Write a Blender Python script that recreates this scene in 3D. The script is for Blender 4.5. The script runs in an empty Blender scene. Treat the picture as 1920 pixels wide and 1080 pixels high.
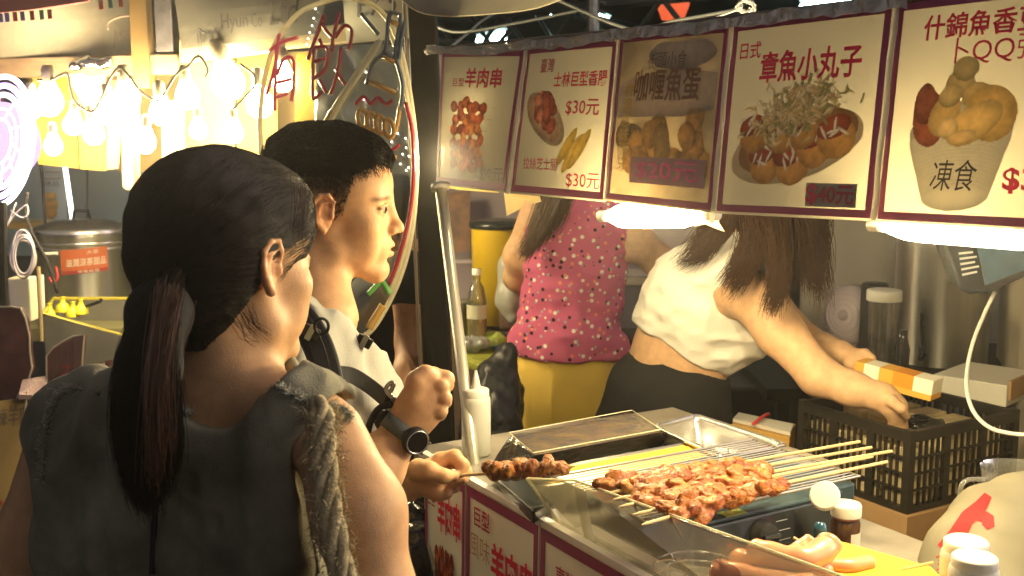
import bpy, math, random
import numpy as np
from mathutils import Vector, Matrix, Euler
random.seed(7)
rng = np.random.default_rng(7)
PI = math.pi
scene = bpy.context.scene
COL = scene.collection

# ---------------------------------------------------------------- camera
EYE = Vector((0, 0, 1.65))
F = 2100.0
PITCH = math.atan(300 / F)
cam_d = bpy.data.cameras.new('camera')
cam = bpy.data.objects.new('camera', cam_d)
COL.objects.link(cam)
cam.location = EYE
cam.rotation_euler = (PI / 2 - PITCH, 0, 0)
cam_d.sensor_width = 36
cam_d.lens = F / 1920 * 36
cam_d.clip_start = 0.05
cam_d.clip_end = 300
cam_d.dof.use_dof = True
cam_d.dof.focus_distance = 1.75
cam_d.dof.aperture_fstop = 9.0
scene.camera = cam

# ---------------------------------------------------------------- world (low-sun sky as added fill, brighter than night) and exposure
world = bpy.data.worlds.new('World')
scene.world = world
world.use_nodes = True
wn = world.node_tree.nodes
bg = wn['Background']
sky = wn.new('ShaderNodeTexSky')
sky.sky_type = 'NISHITA'
sky.sun_disc = False
sky.sun_elevation = math.radians(9)
sky.ozone_density = 0.0
sky.dust_density = 10.0
sky.air_density = 0.02
sky.sun_rotation = math.radians(60)
world.node_tree.links.new(sky.outputs[0], bg.inputs[0])
bg.inputs[1].default_value = 0.15
scene.view_settings.view_transform = 'Standard'
scene.view_settings.look = 'None'
scene.view_settings.gamma = 1
scene.view_settings.exposure = 1.85
scene.view_settings.use_curve_mapping = False
cy = scene.cycles
cy.max_bounces = 7
cy.diffuse_bounces = 4
cy.glossy_bounces = 3
cy.transmission_bounces = 6
cy.transparent_max_bounces = 12
cy.sample_clamp_indirect = 4
cy.sample_clamp_direct = 0
cy.caustics_reflective = False
cy.caustics_refractive = False
cy.use_denoising = True

# lamp strengths
WARM = (1.0, 0.79, 0.42)
S_TUBE = 82.0
S_BULB = 46.0
S_NEON = 5.0

# ---------------------------------------------------------------- pixel helpers: a point of the place from where it is seen and how far it is
_cp, _sp = math.cos(PITCH), math.sin(PITCH)
def W(px, py, d):
    x = (px - 960) / F * d
    y = (540 - py) / F * d
    return Vector((x, d * _cp + y * _sp, EYE.z + y * _cp - d * _sp))
def H(px, py, z):                       # the point at height z that is seen there
    drop = EYE.z - z
    d = drop / ((py - 540) / F * _cp + _sp)
    return W(px, py, d)
def WL(pts, d=None):
    return [W(p[0], p[1], d if d is not None else p[2]) for p in pts]

# ---------------------------------------------------------------- objects
def tag(o, label=None, cat=None, group=None, kind=None):
    if label: o['label'] = label
    if cat: o['category'] = cat
    if group: o['group'] = group
    if kind: o['kind'] = kind
    return o
def empty(name, loc, label=None, cat=None, group=None, rz=0):
    o = bpy.data.objects.new(name, None)
    COL.objects.link(o)
    o.location = loc
    o.rotation_euler = (0, 0, rz)
    o.empty_display_size = 0.05
    return tag(o, label, cat, group)
def link_mesh(name, me, m, parent=None, smooth=False):
    if m is not None:
        me.materials.append(m)
    if smooth:
        me.polygons.foreach_set('use_smooth', [True] * len(me.polygons))
    o = bpy.data.objects.new(name, me)
    COL.objects.link(o)
    if parent is not None:
        o.parent = parent
        root = parent
        M = Matrix.Identity(4)
        while root is not None:
            M = root.matrix_basis @ M
            root = root.parent
        o.matrix_basis = M.inverted()
    return o
def children_of(o):
    return [c for c in bpy.data.objects if c.parent == o]
def copy_tree(o, parent=None):
    c = o.copy(); COL.objects.link(c)
    if parent is not None: c.parent = parent
    for ch in children_of(o): copy_tree(ch, c)
    return c

class MB:
    """collects shapes into one mesh"""
    def __init__(s): s.v = []; s.f = []
    def add(s, V, Fc):
        n = len(s.v)
        s.v.extend([tuple(p) for p in V]); s.f.extend([tuple(i + n for i in f) for f in Fc])
        return s
    def quad(s, a, b, c, d): return s.add([a, b, c, d], [(0, 1, 2, 3)])
    def box(s, c, sz, rot=None):
        hx, hy, hz = sz[0] / 2, sz[1] / 2, sz[2] / 2
        P = [Vector((x, y, z)) for x in (-hx, hx) for y in (-hy, hy) for z in (-hz, hz)]
        if rot is not None: P = [rot @ p for p in P]
        P = [Vector(c) + p for p in P]
        return s.add(P, [(0, 1, 3, 2), (4, 6, 7, 5), (0, 4, 5, 1), (2, 3, 7, 6), (0, 2, 6, 4), (1, 5, 7, 3)])
    def hexa(s, b, t):                  # four bottom corners, four top corners
        P = list(b) + list(t)
        return s.add(P, [(3, 2, 1, 0), (4, 5, 6, 7), (0, 1, 5, 4), (1, 2, 6, 5), (2, 3, 7, 6), (3, 0, 4, 7)])
    def slab(s, a, b, c, d, th):        # a quad given thickness along its normal
        a, b, c, d = map(Vector, (a, b, c, d))
        n = (b - a).cross(d - a).normalized() * th
        return s.hexa([a, b, c, d], [a + n, b + n, c + n, d + n])
    def tube(s, pts, r, n=8, caps=True, flat=None):
        pts = [Vector(p) for p in pts]
        m = len(pts)
        rs = r if hasattr(r, '__len__') else [r] * m
        V = []; prev = None
        for i, p in enumerate(pts):
            t = (pts[min(i + 1, m - 1)] - pts[max(i - 1, 0)])
            if t.length < 1e-9: t = Vector((0, 0, 1))
            t.normalize()
            if prev is None:
                u = t.orthogonal().normalized()
            else:
                u = prev - t * prev.dot(t)
                u = u.normalized() if u.length > 1e-6 else t.orthogonal().normalized()
            prev = u; w = t.cross(u)
            for k in range(n):
                a = 2 * PI * k / n
                V.append(p + (u * math.cos(a) + w * math.sin(a)) * rs[i])
        Fc = []
        for i in range(m - 1):
            for k in range(n):
                a = i * n + k; b = i * n + (k + 1) % n
                Fc.append((a, b, b + n, a + n))
        if caps:
            Fc.append(tuple(range(n - 1, -1, -1))); Fc.append(tuple(range((m - 1) * n, m * n)))
        return s.add(V, Fc)
    def ribbon(s, pts, wv, th=0.001):   # flat band: points and a width vector (or one per point)
        pts = [Vector(p) for p in pts]; m = len(pts)
        V = []; Fc = []
        for i, p in enumerate(pts):
            w = Vector(wv[i]) if isinstance(wv, list) else Vector(wv)
            t = (pts[min(i + 1, m - 1)] - pts[max(i - 1, 0)]).normalized()
            nn = t.cross(w).normalized() * th / 2
            V += [p - w / 2 - nn, p + w / 2 - nn, p + w / 2 + nn, p - w / 2 + nn]
        for i in range(m - 1):
            for k in range(4):
                a = i * 4 + k; b = i * 4 + (k + 1) % 4
                Fc.append((a, b, b + 4, a + 4))
        Fc.append((3, 2, 1, 0)); Fc.append(tuple((m - 1) * 4 + k for k in range(4)))
        return s.add(V, Fc)
    def lathe(s, prof, n=32, c=(0, 0, 0), axis=None, cap0=False, cap1=False):
        V = []; Fc = []; m = len(prof)
        R = Matrix.Identity(3) if axis is None else Vector((0, 0, 1)).rotation_difference(Vector(axis)).to_matrix()
        for (r, z) in prof:
            for k in range(n):
                a = 2 * PI * k / n
                V.append(Vector(c) + R @ Vector((r * math.cos(a), r * math.sin(a), z)))
        for i in range(m - 1):
            for k in range(n):
                a = i * n + k; b = i * n + (k + 1) % n
                Fc.append((a, b, b + n, a + n))
        if cap0: Fc.append(tuple(range(n - 1, -1, -1)))
        if cap1: Fc.append(tuple(range((m - 1) * n, m * n)))
        return s.add(V, Fc)
    def prism(s, poly, th):             # closed outline (3D points) given a thickness vector
        P = [Vector(p) for p in poly]; n = len(P); T = Vector(th)
        V = P + [p + T for p in P]
        Fc = [tuple(range(n - 1, -1, -1)), tuple(range(n, 2 * n))] + [(i, (i + 1) % n, (i + 1) % n + n, i + n) for i in range(n)]
        return s.add(V, Fc)
    def mesh(s, name='m'):
        me = bpy.data.meshes.new(name)
        me.from_pydata(s.v, [], s.f)
        me.validate(); me.update()
        return me
    def build(s, name, m, parent=None, smooth=False, bevel=0):
        o = link_mesh(name, s.mesh(name), m, parent, smooth)
        if bevel:
            b = o.modifiers.new('bevel', 'BEVEL'); b.width = bevel; b.segments = 2; b.limit_method = 'ANGLE'
        return o

def smooth_path(pts, n=6):              # Catmull-Rom
    P = [Vector(p) for p in pts]
    if len(P) < 3: return P
    P = [P[0] * 2 - P[1]] + P + [P[-1] * 2 - P[-2]]
    out = []
    for i in range(1, len(P) - 2):
        for k in range(n):
            t = k / n
            a, b, c, d = P[i - 1], P[i], P[i + 1], P[i + 2]
            out.append(0.5 * ((2 * b) + (c - a) * t + (2 * a - 5 * b + 4 * c - d) * t * t + (3 * b - a - 3 * c + d) * t ** 3))
    out.append(P[-2])
    return out

# ---------------------------------------------------------------- materials
MATS = {}
def mat(name, col, rough=0.6, metal=0.0, var=0.0, vscale=8.0, bump=0.0, bscale=60.0, trans=0.0, ior=1.45, emis=None, est=0.0,
        sss=0.0, transl=0.0, alpha=1.0, col2=None, spec=0.5, coat=0.0, attr=None, stretch=None, detail=4.0, sheen=0.0):
    if name in MATS: return MATS[name]
    m = bpy.data.materials.new(name); m.use_nodes = True
    nt = m.node_tree; N = nt.nodes; L = nt.links
    b = N['Principled BSDF']
    c = tuple(col) + (1,)
    b.inputs['Base Color'].default_value = c
    b.inputs['Roughness'].default_value = rough
    b.inputs['Metallic'].default_value = metal
    b.inputs['IOR'].default_value = ior
    b.inputs['Specular IOR Level'].default_value = spec
    b.inputs['Coat Weight'].default_value = coat
    b.inputs['Transmission Weight'].default_value = trans
    b.inputs['Alpha'].default_value = alpha
    b.inputs['Sheen Weight'].default_value = sheen
    if sss:
        b.inputs['Subsurface Weight'].default_value = sss
        b.inputs['Subsurface Radius'].default_value = (1.0, 0.35, 0.18)
        b.inputs['Subsurface Scale'].default_value = 0.008
    tc = N.new('ShaderNodeTexCoord')
    src = tc.outputs['Object']
    if stretch:
        mp = N.new('ShaderNodeMapping'); mp.inputs['Scale'].default_value = stretch
        L.new(src, mp.inputs[0]); src = mp.outputs[0]
    colout = None
    if attr:
        at = N.new('ShaderNodeAttribute'); at.attribute_name = attr
        colout = at.outputs['Color']
    if var or col2:
        nz = N.new('ShaderNodeTexNoise'); nz.inputs['Scale'].default_value = vscale; nz.inputs['Detail'].default_value = detail
        L.new(src, nz.inputs['Vector'])
        mr = N.new('ShaderNodeMapRange'); mr.inputs['From Min'].default_value = 0.32; mr.inputs['From Max'].default_value = 0.68
        L.new(nz.outputs['Fac'], mr.inputs['Value'])
        mx = N.new('ShaderNodeMix'); mx.data_type = 'RGBA'
        L.new(mr.outputs[0], mx.inputs['Factor'])
        if attr:
            mx.blend_type = 'MULTIPLY'
            mx.inputs['Factor'].default_value = 1
            m2 = N.new('ShaderNodeMapRange'); m2.inputs['To Min'].default_value = 1 - var; m2.inputs['To Max'].default_value = 1 + var * 0.4
            L.new(nz.outputs['Fac'], m2.inputs['Value']); m2.inputs['From Min'].default_value = 0.3; m2.inputs['From Max'].default_value = 0.7
            cc = N.new('ShaderNodeCombineColor')
            for k in range(3): L.new(m2.outputs[0], cc.inputs[k])
            for l in list(mx.inputs['Factor'].links): L.remove(l)
            L.new(colout, mx.inputs['A']); L.new(cc.outputs[0], mx.inputs['B'])
        else:
            a2 = col2 if col2 else tuple(max(0, x * (1 - var)) for x in col)
            a1 = col if col2 else tuple(min(1, x * (1 + var * 0.5)) for x in col)
            mx.inputs['A'].default_value = tuple(a1) + (1,)
            mx.inputs['B'].default_value = tuple(a2) + (1,)
        colout = mx.outputs['Result']
    if colout is not None: L.new(colout, b.inputs['Base Color'])
    if bump:
        nb = N.new('ShaderNodeTexNoise'); nb.inputs['Scale'].default_value = bscale; nb.inputs['Detail'].default_value = 3
        L.new(src, nb.inputs['Vector'])
        bp = N.new('ShaderNodeBump'); bp.inputs['Strength'].default_value = bump; bp.inputs['Distance'].default_value = 0.004
        L.new(nb.outputs['Fac'], bp.inputs['Height']); L.new(bp.outputs[0], b.inputs['Normal'])
    if emis:
        b.inputs['Emission Color'].default_value = tuple(emis) + (1,)
        b.inputs['Emission Strength'].default_value = est
    if transl:
        t = N.new('ShaderNodeBsdfTranslucent')
        if colout is not None: L.new(colout, t.inputs[0])
        else: t.inputs[0].default_value = c
        ms = N.new('ShaderNodeMixShader'); ms.inputs[0].default_value = transl
        out = N['Material Output']
        L.new(b.outputs[0], ms.inputs[1]); L.new(t.outputs[0], ms.inputs[2]); L.new(ms.outputs[0], out.inputs[0])
    MATS[name] = m
    return m
def brushed(m, an=.9, rot=0.25):
    N = m.node_tree.nodes; b = N['Principled BSDF']
    t = N.new('ShaderNodeTangent'); t.direction_type = 'RADIAL'; t.axis = 'Z'
    m.node_tree.links.new(t.outputs[0], b.inputs['Tangent'])
    b.inputs['Anisotropic'].default_value = an; b.inputs['Anisotropic Rotation'].default_value = rot
    return m
def glassy(name, tint=(1, 1, 1), rough=0.1, amount=0.12, haze=0.0, hazecol=(0.8, 0.8, 0.75), bump=0.0, bscale=20):
    """thin clear sheet: see-through with a glossy face and a little milkiness"""
    if name in MATS: return MATS[name]
    m = bpy.data.materials.new(name); m.use_nodes = True
    nt = m.node_tree; N = nt.nodes; L = nt.links
    N.remove(N['Principled BSDF'])
    tr = N.new('ShaderNodeBsdfTransparent'); tr.inputs[0].default_value = tuple(tint) + (1,)
    gl = N.new('ShaderNodeBsdfGlossy'); gl.inputs['Roughness'].default_value = rough
    df = N.new('ShaderNodeBsdfDiffuse'); df.inputs[0].default_value = tuple(hazecol) + (1,)
    m1 = N.new('ShaderNodeMixShader'); m1.inputs[0].default_value = haze
    L.new(tr.outputs[0], m1.inputs[1]); L.new(df.outputs[0], m1.inputs[2])
    lw = N.new('ShaderNodeLayerWeight'); lw.inputs[0].default_value = 0.35
    mr = N.new('ShaderNodeMapRange'); mr.inputs['To Min'].default_value = amount * 0.4; mr.inputs['To Max'].default_value = min(1, amount * 4)
    L.new(lw.outputs['Fresnel'], mr.inputs['Value'])
    m2 = N.new('ShaderNodeMixShader'); L.new(mr.outputs[0], m2.inputs[0])
    L.new(m1.outputs[0], m2.inputs[1]); L.new(gl.outputs[0], m2.inputs[2])
    L.new(m2.outputs[0], N['Material Output'].inputs[0])
    if bump:
        tc = N.new('ShaderNodeTexCoord'); nb = N.new('ShaderNodeTexNoise'); nb.inputs['Scale'].default_value = bscale
        L.new(tc.outputs['Object'], nb.inputs['Vector'])
        bp = N.new('ShaderNodeBump'); bp.inputs['Strength'].default_value = bump; bp.inputs['Distance'].default_value = 0.01
        L.new(nb.outputs['Fac'], bp.inputs['Height']); L.new(bp.outputs[0], gl.inputs['Normal'])
    MATS[name] = m
    return m
def lampmat(name, col, strength):
    if name in MATS: return MATS[name]
    m = bpy.data.materials.new(name); m.use_nodes = True
    N = m.node_tree.nodes; N.remove(N['Principled BSDF'])
    e = N.new('ShaderNodeEmission'); e.inputs[0].default_value = tuple(col) + (1,); e.inputs[1].default_value = strength
    m.node_tree.links.new(e.outputs[0], N['Material Output'].inputs[0])
    MATS[name] = m
    return m

# ---------------------------------------------------------------- value noise in numpy
_lat = rng.random((32, 32, 32))
def vnoise(P, scale):
    q = P * scale
    i = np.floor(q).astype(int); f = q - i
    f = f * f * (3 - 2 * f)
    def g(dx, dy, dz): return _lat[(i[:, 0] + dx) % 32, (i[:, 1] + dy) % 32, (i[:, 2] + dz) % 32]
    x00 = g(0, 0, 0) * (1 - f[:, 0]) + g(1, 0, 0) * f[:, 0]
    x10 = g(0, 1, 0) * (1 - f[:, 0]) + g(1, 1, 0) * f[:, 0]
    x01 = g(0, 0, 1) * (1 - f[:, 0]) + g(1, 0, 1) * f[:, 0]
    x11 = g(0, 1, 1) * (1 - f[:, 0]) + g(1, 1, 1) * f[:, 0]
    y0 = x00 * (1 - f[:, 1]) + x10 * f[:, 1]; y1 = x01 * (1 - f[:, 1]) + x11 * f[:, 1]
    return (y0 * (1 - f[:, 2]) + y1 * f[:, 2]) * 2 - 1

# ---------------------------------------------------------------- bodies: blended tapered limbs turned into one continuous surface
def A3(p): return np.array([p[0], p[1], p[2]], float)
class SDF:
    def __init__(s, xf=None):
        s.ops = []; s.xf = xf; s.lo = np.array([1e9] * 3); s.hi = -s.lo
    def _bb(s, p, r):
        s.lo = np.minimum(s.lo, p - r); s.hi = np.maximum(s.hi, p + r)
    def _sc(s): return s.xf.to_scale()[0] if s.xf is not None else 1.0
    def _t(s, p):
        return A3(s.xf @ Vector(p)) if s.xf is not None else A3(p)
    def cone(s, a, b, ra, rb, k=0.01, sub=False, flat=None):
        """tapered limb from a to b; flat=(direction, factor) squashes it along a direction"""
        a, b = s._t(a), s._t(b)
        q = s._sc(); ra *= q; rb *= q; k *= q
        if not sub: s._bb(a, ra * 1.15); s._bb(b, rb * 1.15)
        fl = None
        if flat is not None:
            v = Vector(flat[0])
            if s.xf is not None: v = s.xf.to_3x3() @ v
            fl = (A3(v.normalized()), flat[1])
        s.ops.append(('c', a, b, ra, rb, k, sub, fl)); return s
    def chain(s, pts, rs, k=0.01, sub=False, flat=None):
        for i in range(len(pts) - 1): s.cone(pts[i], pts[i + 1], rs[i], rs[i + 1], k, sub, flat)
        return s
    def ell(s, c, r, k=0.01, sub=False, rot=None):
        R = rot.to_matrix() if rot is not None else Matrix.Identity(3)
        if s.xf is not None: R = s.xf.to_3x3().normalized() @ R
        c = s._t(c); r = np.array(r if hasattr(r, '__len__') else (r, r, r), float) * s._sc(); k *= s._sc()
        if not sub: s._bb(c, r.max())
        s.ops.append(('e', c, r, np.array(R), k, sub)); return s
    def plane(s, p, n, k=0.004):        # cut away everything on the side n points to
        p = s._t(p); n = Vector(n)
        if s.xf is not None: n = s.xf.to_3x3() @ n
        s.ops.append(('p', p, A3(n.normalized()), k)); return s
    def noise(s, scale, amp, stretch=(1, 1, 1)):
        s.ops.append(('n', scale, amp, np.array(stretch))); return s
    def func(s, f): s.ops.append(('f', f)); return s
    def ev(s, P):
        D = np.full(len(P), 1e3)
        for op in s.ops:
            if op[0] == 'c':
                _, a, b, ra, rb, k, sub, fl = op
                Q = P
                if fl is not None:
                    n, fac = fl
                    h = ((P - a) @ n)[:, None] * n
                    Q = P + h * (1 / fac - 1)
                ab = b - a; L2 = max(ab @ ab, 1e-12)
                t = np.clip(((Q - a) @ ab) / L2, 0, 1)
                d = np.linalg.norm(Q - a - t[:, None] * ab, axis=1) - (ra + (rb - ra) * t)
                if fl is not None: d = d * min(1, fl[1] * 1.1)
            elif op[0] == 'e':
                _, c, r, R, k, sub = op
                q = (P - c) @ R
                k0 = np.linalg.norm(q / r, axis=1); k1 = np.linalg.norm(q / (r * r), axis=1) + 1e-9
                d = k0 * (k0 - 1) / k1
            elif op[0] == 'p':
                d = (P - op[1]) @ op[2]; k = op[3]
                h = np.maximum(k - np.abs(D - d), 0) / k
                D = np.maximum(D, d) + h * h * k * 0.25
                continue
            elif op[0] == 'n':
                D = D - vnoise(P * op[3], op[1]) * op[2]; continue
            else:
                D = op[1](P, D); continue
            if sub:
                h = np.maximum(k - np.abs(-d - D), 0) / k
                D = np.maximum(D, -d) + h * h * k * 0.25
            else:
                h = np.maximum(k - np.abs(D - d), 0) / k
                D = np.minimum(D, d) - h * h * k * 0.25
        return D
    def grad(s, P, e=0.0015):
        g = np.stack([s.ev(P + np.eye(3)[i] * e) - s.ev(P - np.eye(3)[i] * e) for i in range(3)], 1)
        return g / (np.linalg.norm(g, axis=1)[:, None] + 1e-9)
    def surf(s, res, pad=0.012):
        lo = s.lo - pad; hi = s.hi + pad
        n = np.maximum(np.ceil((hi - lo) / res).astype(int) + 1, 4)
        # coarse pass first so that only the shell is evaluated finely
        c = 4
        nc = (n + c - 1) // c + 1
        gx, gy, gz = [lo[i] + np.arange(nc[i]) * res * c for i in range(3)]
        G = np.stack(np.meshgrid(gx, gy, gz, indexing='ij'), -1).reshape(-1, 3)
        Dc = s.ev(G).reshape(nc)
        near = np.abs(Dc) < res * c * 2.6
        N = nc * c
        D = np.repeat(np.repeat(np.repeat(Dc, c, 0), c, 1), c, 2)
        M = np.repeat(np.repeat(np.repeat(near, c, 0), c, 1), c, 2)
        idx = np.argwhere(M)
        step = 400000
        vals = np.empty(len(idx))
        for i in range(0, len(idx), step):
            vals[i:i + step] = s.ev(lo + idx[i:i + step] * res)
        D[M] = vals
        sg = D < 0
        nx, ny, nz = D.shape
        acc = np.zeros((nx - 1, ny - 1, nz - 1, 3)); cnt = np.zeros((nx - 1, ny - 1, nz - 1))
        offs = [(0, 0), (0, 1), (1, 0), (1, 1)]
        for ax in range(3):
            o1, o2 = [k for k in range(3) if k != ax]
            for (u, v) in offs:
                s0 = [slice(0, -1)] * 3; s1 = [slice(0, -1)] * 3
                s0[o1] = s1[o1] = slice(u, (nx, ny, nz)[o1] - 1 + u)
                s0[o2] = s1[o2] = slice(v, (nx, ny, nz)[o2] - 1 + v)
                s1[ax] = slice(1, None)
                a = D[tuple(s0)]; b = D[tuple(s1)]
                cr = (a < 0) != (b < 0)
                t = np.where(cr, a / np.where(cr, a - b, 1), 0)
                acc[..., ax] += np.where(cr, t, 0)
                if u: acc[..., o1] += cr
                if v: acc[..., o2] += cr
                cnt += cr
        act = cnt > 0
        ids = -np.ones(act.shape, int); ids[act] = np.arange(act.sum())
        cell = np.argwhere(act)
        V = lo + (cell + acc[act] / cnt[act][:, None]) * res
        Fs = []
        for ax in range(3):
            o1, o2 = [(1, 2), (2, 0), (0, 1)][ax]
            s0 = [slice(1, -1)] * 3; s1 = [slice(1, -1)] * 3
            s0[ax] = slice(0, -1); s1[ax] = slice(1, None)
            A = sg[tuple(s0)]; B = sg[tuple(s1)]
            w = np.argwhere(A != B)
            if len(w) == 0: continue
            fl = A[tuple(w.T)]
            base = w.copy(); base[:, o1] += 1; base[:, o2] += 1
            def cid(d1, d2):
                q = base.copy(); q[:, o1] += d1; q[:, o2] += d2
                return ids[tuple(q.T)]
            q = np.stack([cid(-1, -1), cid(0, -1), cid(0, 0), cid(-1, 0)], 1)
            q[~fl] = q[~fl][:, ::-1]
            Fs.append(q)
        Fq = np.concatenate(Fs)
        Fq = Fq[(Fq >= 0).all(1)]
        return V, Fq
    def build(s, name, m, parent=None, res=0.004, color=None, keep=None):
        V, Fq = s.surf(res)
        if keep is not None:
            kv = keep(V)
            Fq = Fq[kv[Fq].all(1)]
            used = np.unique(Fq); mp = -np.ones(len(V), int); mp[used] = np.arange(len(used)); V = V[used]; Fq = mp[Fq]
        me = np_mesh(name, V, Fq)
        if color is not None:
            C = color(V)
            at = me.color_attributes.new('col', 'FLOAT_COLOR', 'POINT')
            at.data.foreach_set('color', np.concatenate([C, np.ones((len(C), 1))], 1).astype(np.float32).ravel())
        return link_mesh(name, me, m, parent, True)
def np_mesh(name, V, Fq):
    me = bpy.data.meshes.new(name)
    V = np.asarray(V, np.float32); Fq = np.asarray(Fq, np.int32)
    k = Fq.shape[1]
    me.vertices.add(len(V)); me.vertices.foreach_set('co', V.ravel())
    me.loops.add(Fq.size); me.loops.foreach_set('vertex_index', Fq.ravel())
    me.polygons.add(len(Fq)); me.polygons.foreach_set('loop_start', np.arange(0, Fq.size, k, dtype=np.int32))
    me.update(calc_edges=True); me.validate()
    return me

# ---------------------------------------------------------------- hair: many thin tapered strands in one mesh
def strands_mesh(name, S, r0, r1, m, parent=None, colvar=None):
    """S: (n, k, 3) strand points"""
    S = np.asarray(S); n, k, _ = S.shape
    T = np.gradient(S, axis=1); T /= (np.linalg.norm(T, axis=2, keepdims=True) + 1e-9)
    up = np.array([0.3, -0.8, 0.5]); U = np.cross(T, up); U /= (np.linalg.norm(U, axis=2, keepdims=True) + 1e-9)
    Wv = np.cross(T, U)
    t = np.linspace(0, 1, k)
    rad = (r0 + (r1 - r0) * t ** 2)[None, :, None]
    rs = 0.7 + 0.6 * rng.random((n, 1, 1))
    ring = []
    for j in range(3):
        a = 2 * PI * j / 3
        ring.append(S + (U * math.cos(a) + Wv * math.sin(a)) * rad * rs)
    V = np.stack(ring, 2).reshape(-1, 3)
    i = np.arange(n)[:, None, None] * k * 3; s_ = np.arange(k - 1)[None, :, None] * 3; j = np.arange(3)[None, None, :]
    a = i + s_ + j; b = i + s_ + (j + 1) % 3
    Fq = np.stack([a, b, b + 3, a + 3], -1).reshape(-1, 4)
    return link_mesh(name, np_mesh(name, V, Fq), m, parent, True)
def lock_strands(guides, n, jit0, jit1, steps=14, wave=0.0):
    """strands filling the space between guide polylines"""
    G = []
    for g in guides:
        p = np.array([A3(q) for q in smooth_path(g, 8)])
        L = np.r_[0, np.cumsum(np.linalg.norm(np.diff(p, axis=0), axis=1))]
        tt = np.linspace(0, L[-1], steps)
        G.append(np.stack([np.interp(tt, L, p[:, c]) for c in range(3)], 1))
    G = np.array(G); g = len(G)
    out = np.empty((n, steps, 3))
    t = np.linspace(0, 1, steps)[:, None]
    for i in range(n):
        u = rng.random() * (g - 1) if g > 1 else 0
        a = min(int(u), g - 2) if g > 1 else 0
        f = u - a
        base = G[a] * (1 - f) + G[a + 1] * f if g > 1 else G[0].copy()
        j0 = rng.normal(0, 1, 3) * jit0; j1 = rng.normal(0, 1, 3) * jit1
        w = np.sin(t * (3 + 4 * rng.random()) + rng.random() * 6) * wave * rng.normal(0, 1, 3)
        cut = 0.62 + 0.42 * rng.random()
        b2 = base + j0 * (1 - t) + j1 * t + w * t
        # vary length
        tt = np.linspace(0, cut if cut < 1 else 1, steps)
        out[i] = np.stack([np.interp(tt, t[:, 0], b2[:, c]) for c in range(3)], 1)
    return out

# ---------------------------------------------------------------- lettering
_tc = {}
def text_shape(s, bold=0.0, serif=False):
    key = (s, bold)
    if key in _tc: return _tc[key]
    c = bpy.data.curves.new('lettering', 'FONT'); c.body = s; c.offset = bold; c.resolution_u = 3
    o = bpy.data.objects.new('lettering', c); COL.objects.link(o)
    bpy.context.view_layer.update()
    me = bpy.data.meshes.new_from_object(o.evaluated_get(bpy.context.evaluated_depsgraph_get()))
    V = np.array([v.co[:] for v in me.vertices]); Fc = [tuple(p.vertices) for p in me.polygons]
    bpy.data.objects.remove(o); bpy.data.curves.remove(c)
    _tc[key] = (V, Fc)
    return V, Fc
def lettering(s, m, parent, fn, box, bold=0.012, name='lettering', slant=0.0):
    """fits the words into box (u0, v0, u1, v1) and lays them on the surface fn(u, v, off)"""
    V, Fc = text_shape(s, bold)
    lo = V.min(0); hi = V.max(0)
    u0, v0, u1, v1 = box
    P = []
    for v in V:
        a = (v[0] - lo[0]) / (hi[0] - lo[0]); b = (v[1] - lo[1]) / (hi[1] - lo[1])
        P.append(fn(u0 + (u1 - u0) * a + slant * b, v0 + (v1 - v0) * b, 0.0026))
    return MB().add(P, Fc).build(name, m, parent)
def bilinear(TL, TR, BR, BL, bulge=0.0, toward=None):
    TL, TR, BR, BL = map(Vector, (TL, TR, BR, BL))
    n = (TR - TL).cross(BL - TL).normalized()
    if n.dot(EYE - TL) < 0: n = -n
    def fn(u, v, off=0.0):             # u to the right, v upward
        p = (BL * (1 - u) + BR * u) * (1 - v) + (TL * (1 - u) + TR * u) * v
        return p + n * (off + bulge * math.sin(PI * u) * math.sin(PI * min(max(v, 0), 1)))
    fn.n = n
    return fn
def sheet(fn, m, name, parent, box=(0, 0, 1, 1), off=0.0, th=0.0008, nu=8, nv=8):
    b = MB(); u0, v0, u1, v1 = box
    V = []; Fc = []
    for s_ in (0, 1):
        for i in range(nu + 1):
            for j in range(nv + 1):
                V.append(fn(u0 + (u1 - u0) * i / nu, v0 + (v1 - v0) * j / nv, off - s_ * th))
    k = (nu + 1) * (nv + 1)
    for s_ in (0, 1):
        for i in range(nu):
            for j in range(nv):
                a = s_ * k + i * (nv + 1) + j
                q = (a, a + nv + 1, a + nv + 2, a + 1)
                Fc.append(q if s_ == 0 else q[::-1])
    for i in range(nu):
        for j in (0, nv):
            a = i * (nv + 1) + j; q = (a, a + nv + 1, a + nv + 1 + k, a + k); Fc.append(q if j else q[::-1])
    for j in range(nv):
        for i in (0, nu):
            a = i * (nv + 1) + j; q = (a, a + 1, a + 1 + k, a + k); Fc.append(q[::-1] if i else q)
    return b.add(V, Fc).build(name, m, parent, smooth=False)
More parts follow.
